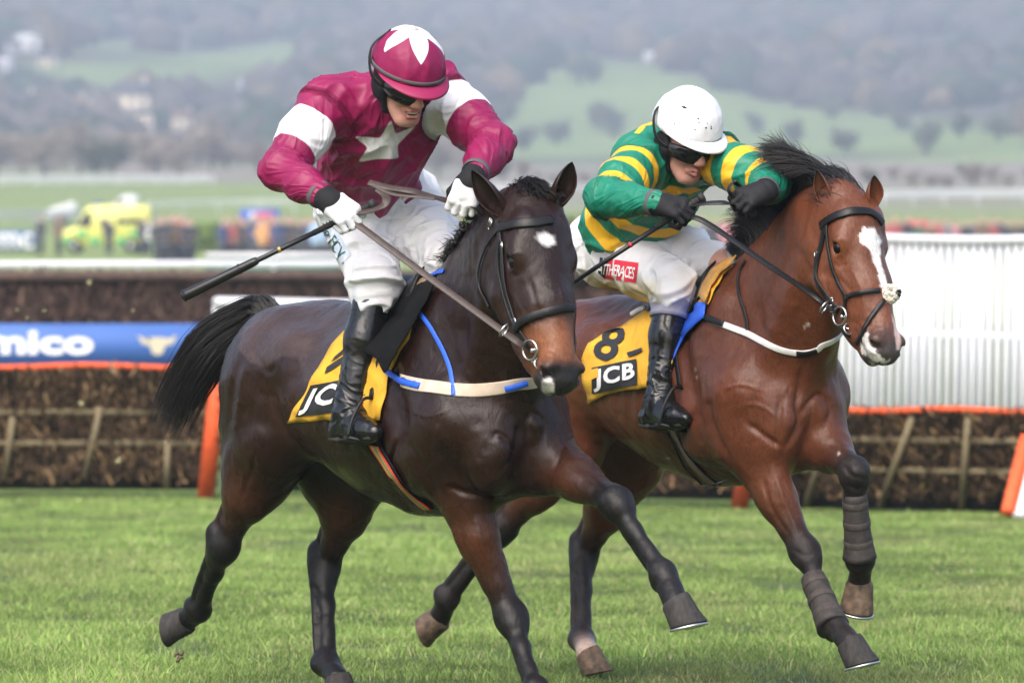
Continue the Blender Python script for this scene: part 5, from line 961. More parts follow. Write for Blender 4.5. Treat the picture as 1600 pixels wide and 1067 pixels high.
def rider_joints(g, sf, c):
    j = {}; j['pel'] = P(*c['pel']); j['wai'] = J(j['pel'], *c['wai'], .14); j['che'] = J(j['wai'], *c['che'], .24); j['nec'] = J(j['che'], *c['nec'], .17)
    j['sR'] = J(j['nec'], *c['sR'], .20, -1); j['sL'] = J(j['nec'], *c['sL'], .19, c.get('sLs', 1))
    for s_ in 'RL': j['e' + s_] = J(j['s' + s_], *c['e' + s_], .30, -1); j['w' + s_] = J(j['e' + s_], *c['w' + s_], c['fl' + s_], -1)
    p, n = sf.px(*c['kref']); kY = (p + n * .075)[1]; j['kR'] = P(*c['kR'], kY); j['hR'] = J(j['kR'], *c['hR'], .42, 1)
    p, n = sf.px(*c['aR']); j['aR'] = P(*c['aR'], (p + n * .065)[1]); j['tR'] = J(j['aR'], *c['tR'], .165, -1)
    j['hL'] = P(*c['hL'], j['hR'][1] - .02); j['kL'] = J(j['hL'], *c['kL'], .42, -1); j['aL'] = g.T(-.14, -.36, -.50); j['tL'] = j['aL'] + g.f * .16
    j['C'] = J(j['nec'], *c['C'], .19, -1); j['G'] = unit(c['G']); U = nf(c['U']); j['U'] = unit(U - j['G'] * (U @ j['G'])); j['R'] = np.cross(j['G'], j['U'])
    j['handR'] = (*c['handR'], 1); j['handL'] = (*c['handL'], -1); return j
j1 = rider_joints(g1, sf1, dict(pel=(588, 312, 16.52), wai=(572, 272), che=(594, 208), nec=(610, 168), sR=(512, 160), sL=(690, 148), eR=(440, 264), eL=(770, 226), wR=(512, 312), wL=(738, 278), flR=.25, flL=.25,
    kref=(612, 490), kR=(588, 436), hR=(548, 325), aR=(548, 644), tR=(592, 646), hL=(640, 320), kL=(703, 414), C=(634, 126), G=A(.40, -.78, -.47), U=A(.13, -.3, .94),
    handR=(A(.75, -.25, -.58), A(.15, -.9, .35)), handL=(A(-.35, -.15, -.9), A(-.05, -1, .1))))
j2 = rider_joints(g2, sf2, dict(pel=(968, 376, 17.8), wai=(985, 346), che=(1022, 288), nec=(1046, 244), sR=(998, 258), sL=(1112, 246), eR=(949, 309), eL=(1203, 284), wR=(1027, 318), wL=(1196, 299), flR=.25, flL=.22, sLs=-1,
    kref=(1066, 500), kR=(1050, 442), hR=(958, 392), aR=(1031, 626), tR=(1076, 628), hL=(1000, 384), kL=(1138, 420), C=(1071, 222), G=A(.48, -.76, -.42), U=A(.15, -.3, .94),
    handR=(A(.9, -.35, -.25), A(.1, -.75, .6)), handL=(A(-.8, -.45, -.3), A(.1, -.7, .7))))
STAR = [(611, 186), (618, 210), (651, 196), (621, 227), (623, 248), (587, 249), (559, 254), (575, 231), (552, 213), (594, 216)]
def pat1(v, n, arm, along, dt, j):
    px = px_of(v); st = np.where((arm == 0) & (n[:, 1] < .25), poly_sd(px, STAR) * .002, -.02)
    a0 = np.where(arm == 1, .33, .15); a1 = np.where(arm == 1, .72, .55); bd = np.minimum(along - a0, a1 - along) * .3
    return np.clip(np.where(arm > 0, bd, st), -.03, .03)
def pat2(v, n, arm, along, dt, j):
    def bands(x, cs, sc): return np.max([hw - np.abs(x - c_) for c_, hw in cs], 0) * sc
    tor = bands(dt + .04 * noise3(v * 6, 3), ((.08, .080), (.40, .072), (.70, .070), (1.05, .04)), .38)
    ar = np.where(arm == 1, bands(along, ((.20, .05), (.52, .065), (.88, .11)), .3), bands(along, ((.22, .085), (.58, .08), (.90, .075)), .3))
    return np.clip(np.where(arm > 0, ar, tor), -.03, .03)
def hat_star(po, az):
    tri = np.abs((((az - 82) / 72) % 1) - .5) * 2; lim = 22 + 40 * tri ** 1.15; return np.clip((lim - po) * .002, -.03, .03)
def stain2(v, px): return (poly_sd(px, [(930, 436), (1020, 446), (1024, 466), (985, 475), (945, 460)]) + 6 + 8 * noise3(v * 9, 4))
MAROON, WHITE, GREEN, GOLD = (.225, .0055, .064), (.72, .72, .74), (.006, .180, .108), (.76, .42, .022)
base_cfg = dict(hem=.55, br=(.138, .105, .092, .070, .064), brend=.12, fold=.022)
rider1, jsf1, bsf1, bars1 = person(dict(dict(base_cfg, hem=.40, gl=.055, se=.86), g=g1, sf=sf1, j=j1, k=1.06, hb=.040, hry=.122, seed=1, label='jockey in maroon silks with a white star and white armbands, wearing a maroon cap', mouth='open', jr=(.118, .124, .128), sl=(.062, .066, .062, .053, .041),
    drape=A(.5, -.3, .6), pattern=pat1, silk=two_tone('maroon_silk', MAROON, WHITE), cuff=M['grey_band'], sock=(.13, .34), sockr=(.054, .060, .060), sockmat=M['black_lycra'], boot=(.063, .062, .050), bt=.19, glove=two_tone('two_tone_glove', (.010, .010, .012), (.72, .72, .76), .8, .0015, .3, .0012),
    hsilk=two_tone('maroon_cap_silk', MAROON, (.72, .72, .74), .5, .0012, .35, .0015), hpat=hat_star, band=M['grey_band'], peakmat=mat('maroon_peak', (.27, .007, .068), .5), strap_up=True))
rider2, jsf2, bsf2, bars2 = person(dict(dict(base_cfg, hem=.9, gl=.002, se=.98), g=g2, sf=sf2, j=j2, k=1.05, hb=.054, hry=.128, seed=5, label='jockey in green and gold hooped silks wearing a white cap and black gloves', mouth='shut', jr=(.122, .128, .128), sl=(.066, .068, .064, .055, .042), stain=stain2,
    drape=A(.8, -.3, .4), pattern=pat2, silk=two_tone('hooped_silk', GREEN, GOLD), cuff=M['grey_band'], sock=(-.04, .30), sockr=(.074, .068, .058), sockmat=M['grey_sock'], boot=(.058, .056, .046), bt=.14, glove=M['black_glove'],
    hsilk=two_tone('white_cap_silk', (.74, .74, .76), (.74, .74, .76), .5, .0012, .35, .0015), hpat=lambda po, az: po * 0 - .01, strap_up=True))
stirrup(j1, 'R', g1, horse1, sf1); stirrup(j1, 'L', g1, horse1, sf1); stirrup(j2, 'R', g2, horse2, sf2); stirrup(j2, 'L', g2, horse2, sf2)
# lettering on the breeches
bre1 = [c for c in rider1.children if c.name.startswith('breeches')][0]; bre2 = [c for c in rider2.children if c.name.startswith('breeches')][0]
TEAL = mat('teal_print', (.01, .10, .09), .6)
uv, q = grid_uv(12, 5); decal('print_panel', bsf1, uv, (), [(519, 347), (549, 398), (534, 412), (502, 360)], mat('pale_panel', (.55, .62, .72), .7), bre1, .002, q)
v_, t_ = text_verts('ne FCV', bold=.0, space=1.0); decal('lettering', bsf1, v_, t_, [(512, 346), (541, 394), (531, 408), (500, 358)], TEAL, bre1, .004)
uv, q = grid_uv(14, 6); decal('print_panel', bsf2, uv, (), [(950, 404), (998, 411), (994, 442), (944, 435)], mat('red_panel', (.66, .02, .05), .6), bre2, .002, q); uv, q = grid_uv(5, 6); decal('print_panel', bsf2, uv, (), [(938, 402), (952, 404), (946, 436), (935, 426)], mat('navy_panel', (.012, .015, .05), .6), bre2, .0024, q)
v_, t_ = text_verts('ATTHERACES', bold=.015, space=.95); decal('lettering', bsf2, v_, t_, [(937, 410), (994, 418), (991, 436), (934, 426)], M['print_white'], bre2, .005)
# flies and buttons on the jackets
jk2 = [c for c in rider2.children if c.name.startswith('jacket')][0]
bmat_ = mat('gold_button', GOLD, .5)
for x, y in ((1060, 300), (1046, 372), (1052, 340)):
    p, n = jsf2.px(x, y, .003)
    if p is not None: mb = MB(); mb.ball(p, (.011, .011, .004), 12, 6, np.cross(n, A(0, 0, 1)), n); mb.build('button', bmat_, jk2)
# mud specks on the white cap
hm2 = [c for c in rider2.children if c.name.startswith('helmet')][0]; pv = [v.co[:] for v in hm2.data.vertices]; hsf = SurfT(pv, [list(p.vertices) for p in hm2.data.polygons]); mb = MB()
for x, y, r_ in ((1069, 168, 2.6), (1072, 169, 1.8), (1066, 167, 1.5), (1091, 186, 1.6), (1092, 192, 1.3), (1103, 200, 1.7), (1111, 198, 1.3), (1111, 201, 1.6), (1086, 203, 1.1), (1062, 192, 1.0), (1054, 194, 1.2), (1105, 193, 1.0)):
    p, n = hsf.px(x, y, .0008)
    if p is not None: mb.ball(p, (r_ / 460, r_ / 460 * .8, .0012), 8, 5, np.cross(n, A(.3, 0, 1)), n)
mb.build('mud_speck', mat('mud', (.03, .022, .016), .9), hm2)
# ---- whips
def whip(root_name, label, bar, X, tipp, knob, pad, ringcol, rr=1.0):
    t = thing(root_name, label, 'whip', tuple(bar), 0, None); d = unit(tipp - bar); L = np.linalg.norm(tipp - bar); kn = bar + unit(knob - bar) * .10; ln = np.linalg.norm(tipp - kn)
    def at(s_): return kn + (tipp - kn) * s_
    mb = MB(); mb.tube([kn - d * .003, kn, kn + d * .012, kn + d * .018], np.array([.004, .017, .017, .0125]) * rr, 14); mb.tube([kn + d * .016, at(.32)], np.array([.0115, .0100]) * rr, 14)
    for i in range(14): mb.torus(kn + d * (.03 + .011 * i), .0113 * rr, .0011, d, 16, 6)
    mb.build('grip', M['grip'], t); mb = MB(); mb.tube([at(.31), at(.62), at(.98)], np.array([.0092, .0085, .008]) * rr, 12); mb.build('shaft', M['carbon'], t)
    if pad: mb = MB(); mb.tube([at(.605), at(.61), at(.63), at(.97), at(.995), at(1.0)], np.array([.008, .0125, .0150, .0185, .0185, .015]) * rr, 16); mb.torus(at(.70), .0163, .0016, d, 20, 6); mb.torus(at(.99), .0182, .002, d, 20, 6); mb.build('padded_end', M['carbon'], t)
    mb = MB(); mb.tube([at(.485), at(.50)], .0104 * rr, 14); mb.build('ring', ringcol, t); return t
b1, X1 = bars1['R']; whip('whip', 'long black padded whip held by the jockey in maroon, pointing down over the hindquarters', b1, X1, P(285, 464, b1[1] + .10), P(585, 318, b1[1] - .02), True, mat('gold_ring', (.50, .34, .12), .35, metal=.6), .92)
b2, X2 = bars2['R']; w2 = whip('whip', 'slim black whip with a red band held by the jockey in green and gold', b2, X2, P(868, 460, b2[1] + .05), P(1103, 304, b2[1] - .02), False, mat('red_ring', (.55, .03, .04), .4), .95)
# ---- reins
def rein(name, pts, w_, m, parent, nrm=A(.25, -.85, .45), n=40, th=.18): mb = MB(); p = spline(pts, n); mb.tube(p, w_ / 2, 8, th, nrm); return mb.build(name, m, parent)
bl1, _x = bars1['L']; br1 = bars1['R'][0]; Y_ = br1[1]
rein('rein', [br1 + A(.0, -.01, .0), P(560, 352, Y_ - .03), P(660, 426, (Y_ + bit1[1]) / 2), bit1 + A(-.02, -.005, .012)], .025, M['brown_leather'], horse1)
mb = MB(); rp = bit1 + (P(788, 516, bit1[1]) - bit1); mb.torus(P(788, 516, bit1[1] - .005), .022, .0035, A(.7, -.3, -.5)); mb.build('rein_ring', M['steel'], horse1)
rein('rein', [br1 + A(.01, -.015, .02), P(576, 330, Y_ - .04), P(598, 322, Y_ - .06), P(604, 312, Y_ - .05), P(600, 304, Y_ - .02), P(590, 296, Y_)], .028, M['brown_leather'], horse1, A(.1, -.6, .8))
rein('rein', [P(576, 285, Y_ + .02), P(606, 293, Y_), P(650, 300, Y_ - .03), bl1 + A(-.06, -.005, .012), bl1], .028, M['brown_leather'], horse1, A(.15, -.7, .7))
rein('rein', [P(577, 286, Y_ + .02), P(612, 302, Y_ - .02), P(645, 306, Y_ - .04), P(680, 310, Y_ - .04)], .020, M['brown_leather'], horse1, A(.15, -.7, .7))
lb1 = g1.H(-.075 * g1.wid, -.09, .50); c1_ = crest(g1, sf1, .72)[0]; rein('rein', [bl1, P(742, 322, bl1[1] - .04), P(766, 350, 15.82)], .024, M['brown_leather'], horse1); rein('rein', [P(766, 350, 15.82), c1_ - g1.r * .12 - g1.u * .12, g1.H(-.14, -.16, .36), lb1], .024, M['brown_leather'], horse1)
bl2, _x = bars2['L']; br2_ = bars2['R'][0]; Y_ = br2_[1]
rein('rein', [br2_ + A(.01, 0, -.01), P(1100, 346, Y_ - .05), P(1200, 414, (Y_ + bit2[1]) / 2), P(1275, 464, bit2[1] + .08), bit2 + A(-.02, -.005, .012)], .022, M['leather'], horse2)
mb = MB(); mb.torus(P(1288, 480, bit2[1] - .01), .022, .0035, A(.7, -.3, -.5)); mb.build('rein_ring', M['steel'], horse2)
rein('rein', [br2_ + A(.02, 0, .03), P(1100, 318, Y_ - .04), P(1135, 317, Y_ - .05), bl2 + A(-.03, 0, .0), bl2], .022, M['leather'], horse2, A(.1, -.7, .7))
rein('rein', [bl2 + A(-.02, -.02, .01), bl2 + A(-.05, -.02, .045), bl2 + A(-.035, 0, .075), bl2 + A(0, .01, .05)], .020, M['leather'], horse2, A(-.8, -.5, .2))
lb2 = g2.H(-.075, -.09, .50); rein('rein', [bl2, g2.T(.35, -.16, .26), g2.H(-.14, -.2, .3), lb2], .024, M['leather'], horse2)
# ------------------------------------------------------------------ the place: course, hills, trees, houses, fences, spectators
PROF = [(0, 0), (44, 0), (60, .5), (76, 1.15), (277, 1.2 + 138 / 8000 * 277), (420, 1.2 + 188 / 8000 * 420), (600, 1.2 + 240 / 8000 * 600), (760, 1.2 + 260 / 8000 * 760), (1000, 1.2 + 314 / 8000 * 1000), (1400, 1.2 + 384 / 8000 * 1400), (2000, 1.2 + 474 / 8000 * 2000), (2800, 1.2 + 600 / 8000 * 2800), (3600, 1.2 + 700 / 8000 * 3600)]
def gz(X, Y):
    X, Y = np.asarray(X, float), np.asarray(Y, float); z = np.interp(Y, [p[0] for p in PROF], [p[1] for p in PROF]); far = np.clip((Y - 800) / 900, 0, 1)
    p3 = np.stack([X / 260, Y / 330, 0 * X + .5], -1); p4 = np.stack([X / 90, Y / 120, 0 * X + 3.5], -1); return z + far * (26 * noise3(p3, 11) + 6 * noise3(p4, 12))
def gp(px, Y): X = (px - 800) / FPX * Y; return A(X, Y, float(gz(X, Y)))
def on_ground(px, py, lo=60, hi=3500):
    """where the view direction meets the rising ground"""
    Y = np.linspace(lo, hi, 1500); X = (px - 800) / FPX * Y; z = CAMZ + (HZ - py) / FPX * Y; d = z - gz(X, Y); k = np.nonzero(d < 0)[0]; Y0 = Y[k[0]] if len(k) else hi
    return gp(px, Y0)
HOUSES = [(38, 186, 30, 34), (118, 198, 28, 36), (142, 186, 18, 30), (208, 182, 46, 44), (228, 214, 18, 36), (285, 204, 28, 24), (312, 192, 20, 20), (48, 84, 34, 26), (12, 86, 24, 20), (8, 118, 18, 22), (383, 142, 14, 14), (1019, 99, 20, 14), (76, 106, 26, 18)]
PASTURE = [[(745, 215), (790, 165), (850, 115), (900, 95), (980, 92), (1060, 110), (1130, 140), (1210, 160), (1330, 178), (1460, 185), (1620, 198), (1620, 262), (1200, 250), (900, 250), (760, 240)], [(40, 96), (180, 86), (300, 82), (420, 66), (480, 64), (480, 108), (330, 132), (200, 142), (110, 134), (60, 116)], [(70, 76), (260, 66), (300, 74), (120, 88)], [(60, 138), (110, 142), (150, 150), (90, 158)]]
def build_ground():
    Ys = np.concatenate([np.linspace(2, 60, 60), np.geomspace(62, 4200, 440)]); U = np.linspace(-1.9, 1.9, 150); X = U[None] * (6 + Ys[:, None] * .14); Y = np.repeat(Ys[:, None], 150, 1); Z = gz(X, Y)
    v = np.stack([X, Y, Z], -1).reshape(-1, 3); i, j = np.meshgrid(np.arange(len(Ys) - 1), np.arange(149), indexing='ij'); b = (i * 150 + j).ravel(); me = np_mesh('ground', v, np.stack([b, b + 1, b + 151, b + 150], 1))
    px = px_of(v); yy = v[:, 1]; c = np.tile(A(.070, .100, .030), (len(v), 1)); n_ = noise3(np.stack([v[:, 0] / 40, v[:, 1] / 70, v[:, 2] * 0], -1), 3)
    c[yy > 90] = A(.23, .29, .095); m = (yy > 640); c[m] = A(.27, .235, .185); c[(yy > 640) & (n_ > .15)] = A(.22, .24, .13); wr_ = np.clip((px[:, 0] - 600) / 120, 0, 1) * np.clip((340 - px[:, 1]) / 25, 0, 1) * (yy > 300); c = c + wr_[:, None] * .75 * (A(.27, .235, .20) - c); m = (yy > 950); c[m] = A(.10, .095, .078)
    for q in PASTURE: s_ = poly_sd(px, q); w_ = np.clip(s_ / 22 + .5 + n_ * .6, 0, 1) * .9 * (yy > 820); c = c + w_[:, None] * (A(.235, .315, .115) * (1 + .12 * n_)[:, None] - c)
    set_col(me, 'turf', c); return tag(link('ground', me, mat('turf', attr='turf', rough=.9, spec=.15, nscale=.9, namt=.35, detail=8), None), kind='structure')
build_ground()
def build_grass():
    n = 720000; u = rng.uniform(0, 1, n); Y0, Y1 = 15.2, 42.0; Y = Y0 * (Y1 / Y0) ** u; side = rng.uniform(0, 1, n) < .17; half = Y * .104 + .35; X = rng.uniform(-1, 1, n) * half; X = np.where(side, np.sign(X) * (half + np.abs(X) / half * (2.0 + .06 * Y)), X); dens = noise3(np.stack([X * 2.2, Y * 2.2, 0 * X], -1), 21) + .5 * noise3(np.stack([X * 6, Y * 6, 0 * X], -1), 22); big = noise3(np.stack([X * .5, Y * .35, 0 * X + 2], -1), 23)
    keep = (rng.uniform(-1.6, .5, n) < dens + .9) & ~((noise3(np.stack([X * 3.1, Y * 1.5, 0 * X + 9], -1), 24) > .52) & (rng.uniform(0, 1, n) < .8)); X, Y, dens, big = X[keep], Y[keep], dens[keep], big[keep]; n = len(X); tall = rng.uniform(0, 1, n) < .04; h = (.028 + .032 * rng.uniform(0, 1, n) ** 1.4 + .018 * dens) * (1 + .22 * big) * np.where(tall, 1.6, 1) * np.interp(Y, [17, 28, 42], [.78, .66, .45]); wd = rng.uniform(.0013, .0030, n) * (Y / 18) ** .5; a = rng.uniform(0, 6.283, n); ln = rng.uniform(.1, 1.0, n) * h; b = rng.uniform(0, 6.283, n)
    p = np.stack([X, Y, 0 * X - .004], -1); s_ = np.stack([np.cos(a), np.sin(a), 0 * a], -1) * wd[:, None]; d = np.stack([np.cos(b) * ln, np.sin(b) * ln, 0 * b], -1); up = np.stack([0 * h, 0 * h, h], -1)
    V_ = np.stack([p - s_, p + s_, p + .5 * up + .28 * d + s_ * .8, p + .5 * up + .28 * d - s_ * .8, p + up * .93 + d], 1).reshape(-1, 3); k = np.arange(n) * 5; me = np_mesh('grass', V_, [np.stack([k, k + 1, k + 2, k + 3], 1), np.stack([k + 3, k + 2, k + 4], 1)])
    t = rng.uniform(0, 1, (n, 1)); dead = rng.uniform(0, 1, n) < .07 + .06 * (dens > .4); c = A(.135, .225, .048) * (1 - t) + A(.320, .440, .125) * t; c = c * (1 + .30 * dens[:, None] + .22 * big[:, None]); worn = np.clip((noise3(np.stack([X * 1.3, Y * .6, 0 * X + 5], -1), 27) - .25) * 2.2, 0, 1) * rng.uniform(0, .5, n); c = c + worn[:, None] * (A(.33, .30, .15) - c); c[tall] = c[tall] * 1.25 + A(.05, .05, .02); c[dead] = A(.44, .40, .21); set_col(me, 'blade', np.repeat(np.clip(c, .01, 1), 5, 0))
    m = mat('grass_blade', attr='blade', rough=.55, spec=.25); nt_ = m.node_tree; bs = nt_.nodes['Principled BSDF']; tr = nt_.nodes.new('ShaderNodeBsdfTranslucent'); ms = nt_.nodes.new('ShaderNodeMixShader'); ms.inputs[0].default_value = .30; at = nt_.nodes.new('ShaderNodeAttribute'); at.attribute_name = 'blade'
    nt_.links.new(at.outputs['Color'], tr.inputs['Color']); nt_.links.new(bs.outputs[0], ms.inputs[1]); nt_.links.new(tr.outputs[0], ms.inputs[2]); nt_.links.new(ms.outputs[0], nt_.nodes['Material Output'].inputs['Surface']); return tag(link('grass', me, m, None, smooth=False), kind='stuff')
build_grass()
M['wood'] = mat('weathered_wood', (.19, .15, .085), .8, nscale=30, namt=.35, stretch=(1, 1, 6), bump=.002); M['orange'] = mat('orange_foam', (.70, .10, .022), .7, nscale=14, namt=.18, bump=.002); M['white_pvc'] = mat('white_plastic', (.74, .75, .78), .4, nscale=5, namt=.06)
M['grey_pvc'] = mat('greyish_plastic', (.70, .72, .77), .5); M['brush'] = mat('birch_twigs', attr='twig', rough=.85, spec=.2); M['brush_core'] = mat('brush_core', (.018, .013, .010), .95, nscale=30, namt=.6)
def brush_panel(a, b, hgt, lean, parent, n, y0=.10, thick=.16, cols=((.065, .044, .030), (.16, .10, .062), (.42, .27, .15)), name='brush', cell=1.0, ymax=.93):
    """twig-filled panel between two ground points; lean is a vector added over its height"""
    a, b = nf(a), nf(b); ex = b - a; L = np.linalg.norm(ex); ex /= L; nrm_ = unit(np.cross(ex, A(0, 0, 1))); nrm_ = nrm_ if nrm_[1] < 0 else -nrm_; mb = MB(); up = A(0, 0, hgt) + lean
    core = MB(); core.box(a + ex * L / 2 + up * (.5 + y0 * .3), (L * .995, thick * .55, np.linalg.norm(up) * .90), ex, up); core.build('brush_core', M['brush_core'], parent)
    t = rng.uniform(0, 1, n); s_ = y0 + (ymax - y0) * rng.uniform(0, 1, n) ** .8; p = a + ex * (t * L)[:, None] + up * s_[:, None] + nrm_ * rng.uniform(.2, .55, (n, 1)) * thick; d = unit(up) * rng.uniform(.4, 1, (n, 1)) + ex * rng.normal(0, .35, (n, 1)) + nrm_ * rng.normal(.25, .3, (n, 1)); d /= np.linalg.norm(d, axis=1)[:, None]; ln = rng.uniform(.03, .15, (n, 1)) * cell; w_ = rng.uniform(.004, .018, (n, 1)) * cell
    sd = np.cross(d, nrm_ + rng.normal(0, .5, (n, 3))); sd /= np.linalg.norm(sd, axis=1)[:, None]; V_ = np.stack([p - sd * w_, p + sd * w_, p + d * ln + sd * w_ * .6, p + d * ln - sd * w_ * .6], 1).reshape(-1, 3); k = np.arange(n) * 4; mb.add(V_, np.stack([k, k + 1, k + 2, k + 3], 1))
    o = mb.build(name, M['brush'], parent, smooth=False); pick = rng.choice(len(cols), n, p=[.45, .37, .18]); c = np.array(cols)[pick] * rng.uniform(.35, 1.5, (n, 1)); set_col(o.data, 'twig', np.repeat(c, 4, 0)); return o, ex, nrm_, up, L
def hurdle(label, a, b, hgt, lean, stakes, rails, n, ends=(False, False)):
    t = thing('hurdle', label, 'hurdle', (nf(a) + nf(b)) / 2, 0, 'hurdles across the turf'); o, ex, nr, up, L = brush_panel(a, b, hgt, lean, t, n, thick=.20); a = nf(a)
    mb = MB(); pts = [a + ex * s_ + up * 1.01 + nr * .07 + A(0, 0, .01 * math.sin(s_ * 5)) for s_ in np.linspace(0, L, 20)]; mb.tube(pts, .024, 12); mb.build('padded_top', M['orange'], t)
    for y_ in rails: mb = MB(); mb.tube([a + ex * .02 + up * y_ + nr * .115, a + ex * (L - .02) + up * y_ + nr * .115], .024, 8, .7, nr); mb.build('rail', M['wood'], t)
    for x0, y0, x1, y1 in stakes: mb = MB(); mb.tube([a + ex * x0 * L + up * y0 + nr * .145, a + ex * x1 * L + up * y1 + nr * .145], .024, 8, .7, nr); mb.build('stake', M['wood'], t)
    for k, e_ in enumerate(ends):
        if e_: mb = MB(); q = a + ex * (L * k); mb.tube([q - ex * .06 * e_ + nr * .17, q + up * .98 + nr * .13 + ex * .06 * e_], .062, 4, .3, nr); mb.build('end_board', M['orange'], t)
    return t
HA, HB = P(0, 765, 0), None
def hb(px, off=0): Y = np.interp(px, [-200, 0, 340, 1165, 1580, 1800], [39.7, 39.6, 39.4, 36.9, 35.5, 34.9]) + off; return A((px - 800) / FPX * Y, Y, 0)
hurdle('brush hurdle with an orange padded top and upright stakes, left of the dark horse', hb(-420), hb(338), 1.0, A(0, -.30, 0), [(.574, .15, .594, .62), (.737, .15, .773, .70), (.905, .08, .908, .42), (.30, .15, .33, .7), (.08, .15, .1, .7)], (.42, .66), 15000, (0, 1))
hurdle('brush hurdle in the middle, mostly hidden behind the two galloping horses', hb(362), hb(1170), 1.00, A(0, -.30, 0), [(.2, .1, .22, .7), (.5, .1, .52, .7), (.8, .1, .82, .7)], (.42, .66), 15000, (0, 0))
hurdle('brush hurdle leaning low with an orange padded top, right of the bay horse', hb(1185), hb(1860), .715, A(0, -.45, 0), [(.315, .05, .381, .93), (.506, .05, .51, .93), (.14, .05, .198, .93), (.682, .05, .686, .93), (.88, .05, .9, .93)], (.42, .72), 12000, (1, 0))
e_ = thing('hurdle_wing', 'orange and white padded end board at the right edge behind the bay horse', 'hurdle wing', hb(1590))
for (x0, y0), (x1, y1), m_, nm in (((1574, 802), (1604, 684), 'orange', 'orange_pad'), ((1591, 808), (1622, 690), 'white_pvc', 'white_pad')): mb = MB(); a_, b_ = P(x0, y0, 34.3), P(x1, y1, 34.7); mb.tube([a_, a_ + (b_ - a_) * .03, b_ - (b_ - a_) * .03, b_], [.040, .046, .046, .040], 4, .8, A(0, -1, .2)); mb.build(nm, M[m_], e_)
# white slatted wing on the right
wg = thing('slatted_wing', 'tall white slatted wing fence at the right of the picture', 'fence', gp(1450, 46)); a_, b_ = gp(1255, 47.5), gp(1720, 44.5); k = 37; ex = unit(b_ - a_); L = np.linalg.norm(b_ - a_)
sm = MB()
for i in range(k):
    q = a_ + (b_ - a_) * (i / (k - 1)); mb = MB(); mb.box(q + A(0, 0, 1.05), (.058, .018, 2.06), ex); mb.build('slat', M['white_pvc'], wg)
for i in range(30):
    q = a_ + (b_ - a_) * ((i + .5) / 30) + A(0, .5, 0); mb = MB(); mb.box(q + A(0, 0, .98), (.060, .018, 1.92), ex); mb.build('slat', M['grey_pvc'], wg)
for z_, o_ in ((2.10, -.025), (1.2, .03), (.35, .03)):
    mb = MB(); mb.tube([a_ + (b_ - a_) * s_ + A(0, o_, z_ - (.05 * (1 - (2 * s_ - 1) ** 2) if z_ > 2 else 0)) for s_ in np.linspace(0, 1, 16)], .040 if z_ > 2 else .03, 8); mb.build('rail', M['white_pvc'], wg)
# chase fence with its blue board
cf = thing('chase_fence', 'dark brown birch fence across the course behind the hurdles', 'fence', gp(500, 62)); a_, b_ = A(-12.4, 62, float(gz(-12.4, 62)) - .1), A(1.75, 62.4, float(gz(1.75, 62.4)) - .1)
brush_panel(a_, b_, 1.52, A(0, .15, 0), cf, 24000, .02, .6, ((.075, .045, .036), (.11, .068, .052), (.15, .098, .075)), 'birch', 1.6); mb = MB(); mb.tube([a_ + A(0, -.25, 1.5), b_ + A(0, -.25, 1.5)], .07, 10); mb.build('birch_roll', mat('dark_roll', (.085, .052, .042), .9, nscale=12, namt=.5, bump=.01), cf)
bd = thing('blue_banner', 'long blue advertising board with white lettering in front of the brown fence', 'banner', gp(150, 60)); Yb = 60.0; ztop, zbot = P(0, 506, Yb)[2], P(0, 575, Yb)[2]; mb = MB(); mb.box(A(-6.1, Yb, (ztop + zbot) / 2), (13.4, .05, ztop - zbot)); mb.build('board', mat('blue_board', (.050, .135, .42), .55, nscale=2, namt=.08), bd)
def sign_text(body, quad, Y, m, parent, off=.03, bold=.03, name='lettering', space=1.0):
    v_, t_ = text_verts(body, bold=bold, space=space); pp = bil(quad, v_[:, 0], v_[:, 1]); mb = MB(); mb.add([P(x, y, Y - off) for x, y in pp], (), t_); return mb.build(name, m, parent, smooth=False)
sign_text('amico', [(-62, 516), (146, 517), (146, 554), (-62, 554)], Yb, M['print_white'], bd, .03, .035)
mb = MB(); em = [(214, 523), (226, 529), (240, 527), (252, 527), (264, 529), (277, 523), (270, 537), (258, 540), (254, 552), (246, 555), (238, 552), (234, 540), (222, 537)]; ep = [P(x, y, Yb - .031) for x, y in em]; mb.add(ep + [P(246, 538, Yb - .031)], (), [(i, (i + 1) % 13, 13) for i in range(13)]); mb.build('emblem', mat('cream_print', (.55, .50, .36), .6), bd, smooth=False)
def rail_fence(name, label, pts, hgts, post, m, r=.05, group=None):
    t = thing(name, label, 'rail', pts[len(pts) // 2], 0, group); pts = np.array(pts, float); sp = spline(pts, 30) if len(pts) > 2 else np.array([pts[0] + (pts[1] - pts[0]) * s_ for s_ in np.linspace(0, 1, 30)])
    sp[:, 2] = np.maximum(sp[:, 2], gz(sp[:, 0], sp[:, 1]))
    for h in hgts: mb = MB(); mb.tube(sp + A(0, 0, h), r, 10); mb.build('rail', m, t)
    Ls = np.linalg.norm(sp[-1] - sp[0]); n = int(min(70, max(2, Ls / post)))
    for i in range(n + 1): q = sp[int(round(i / n * 29))] if n < 29 else sp[0] + (sp[-1] - sp[0]) * i / n; mb = MB(); mb.tube([A(q[0], q[1] + .03, float(gz(q[0], q[1])) - .1), q + A(0, .03, max(hgts))], r * .7, 8); mb.build('post', m, t)
    return t
rail_fence('running_rail', 'short white rail end showing above the tail of the dark horse', [A(*P(338, 470, 52)[:2], float(gz(-3, 52))), A(*P(640, 470, 50)[:2], float(gz(-1, 50)))], (1.35,), 1.2, M['white_pvc'], .055)
rail_fence('running_rail', 'white double rail right behind the brown fence', [gp(-60, 78), gp(330, 79), gp(620, 80)], (1.17, 1.0, .82, .62), 2.0, M['white_pvc'], .055)
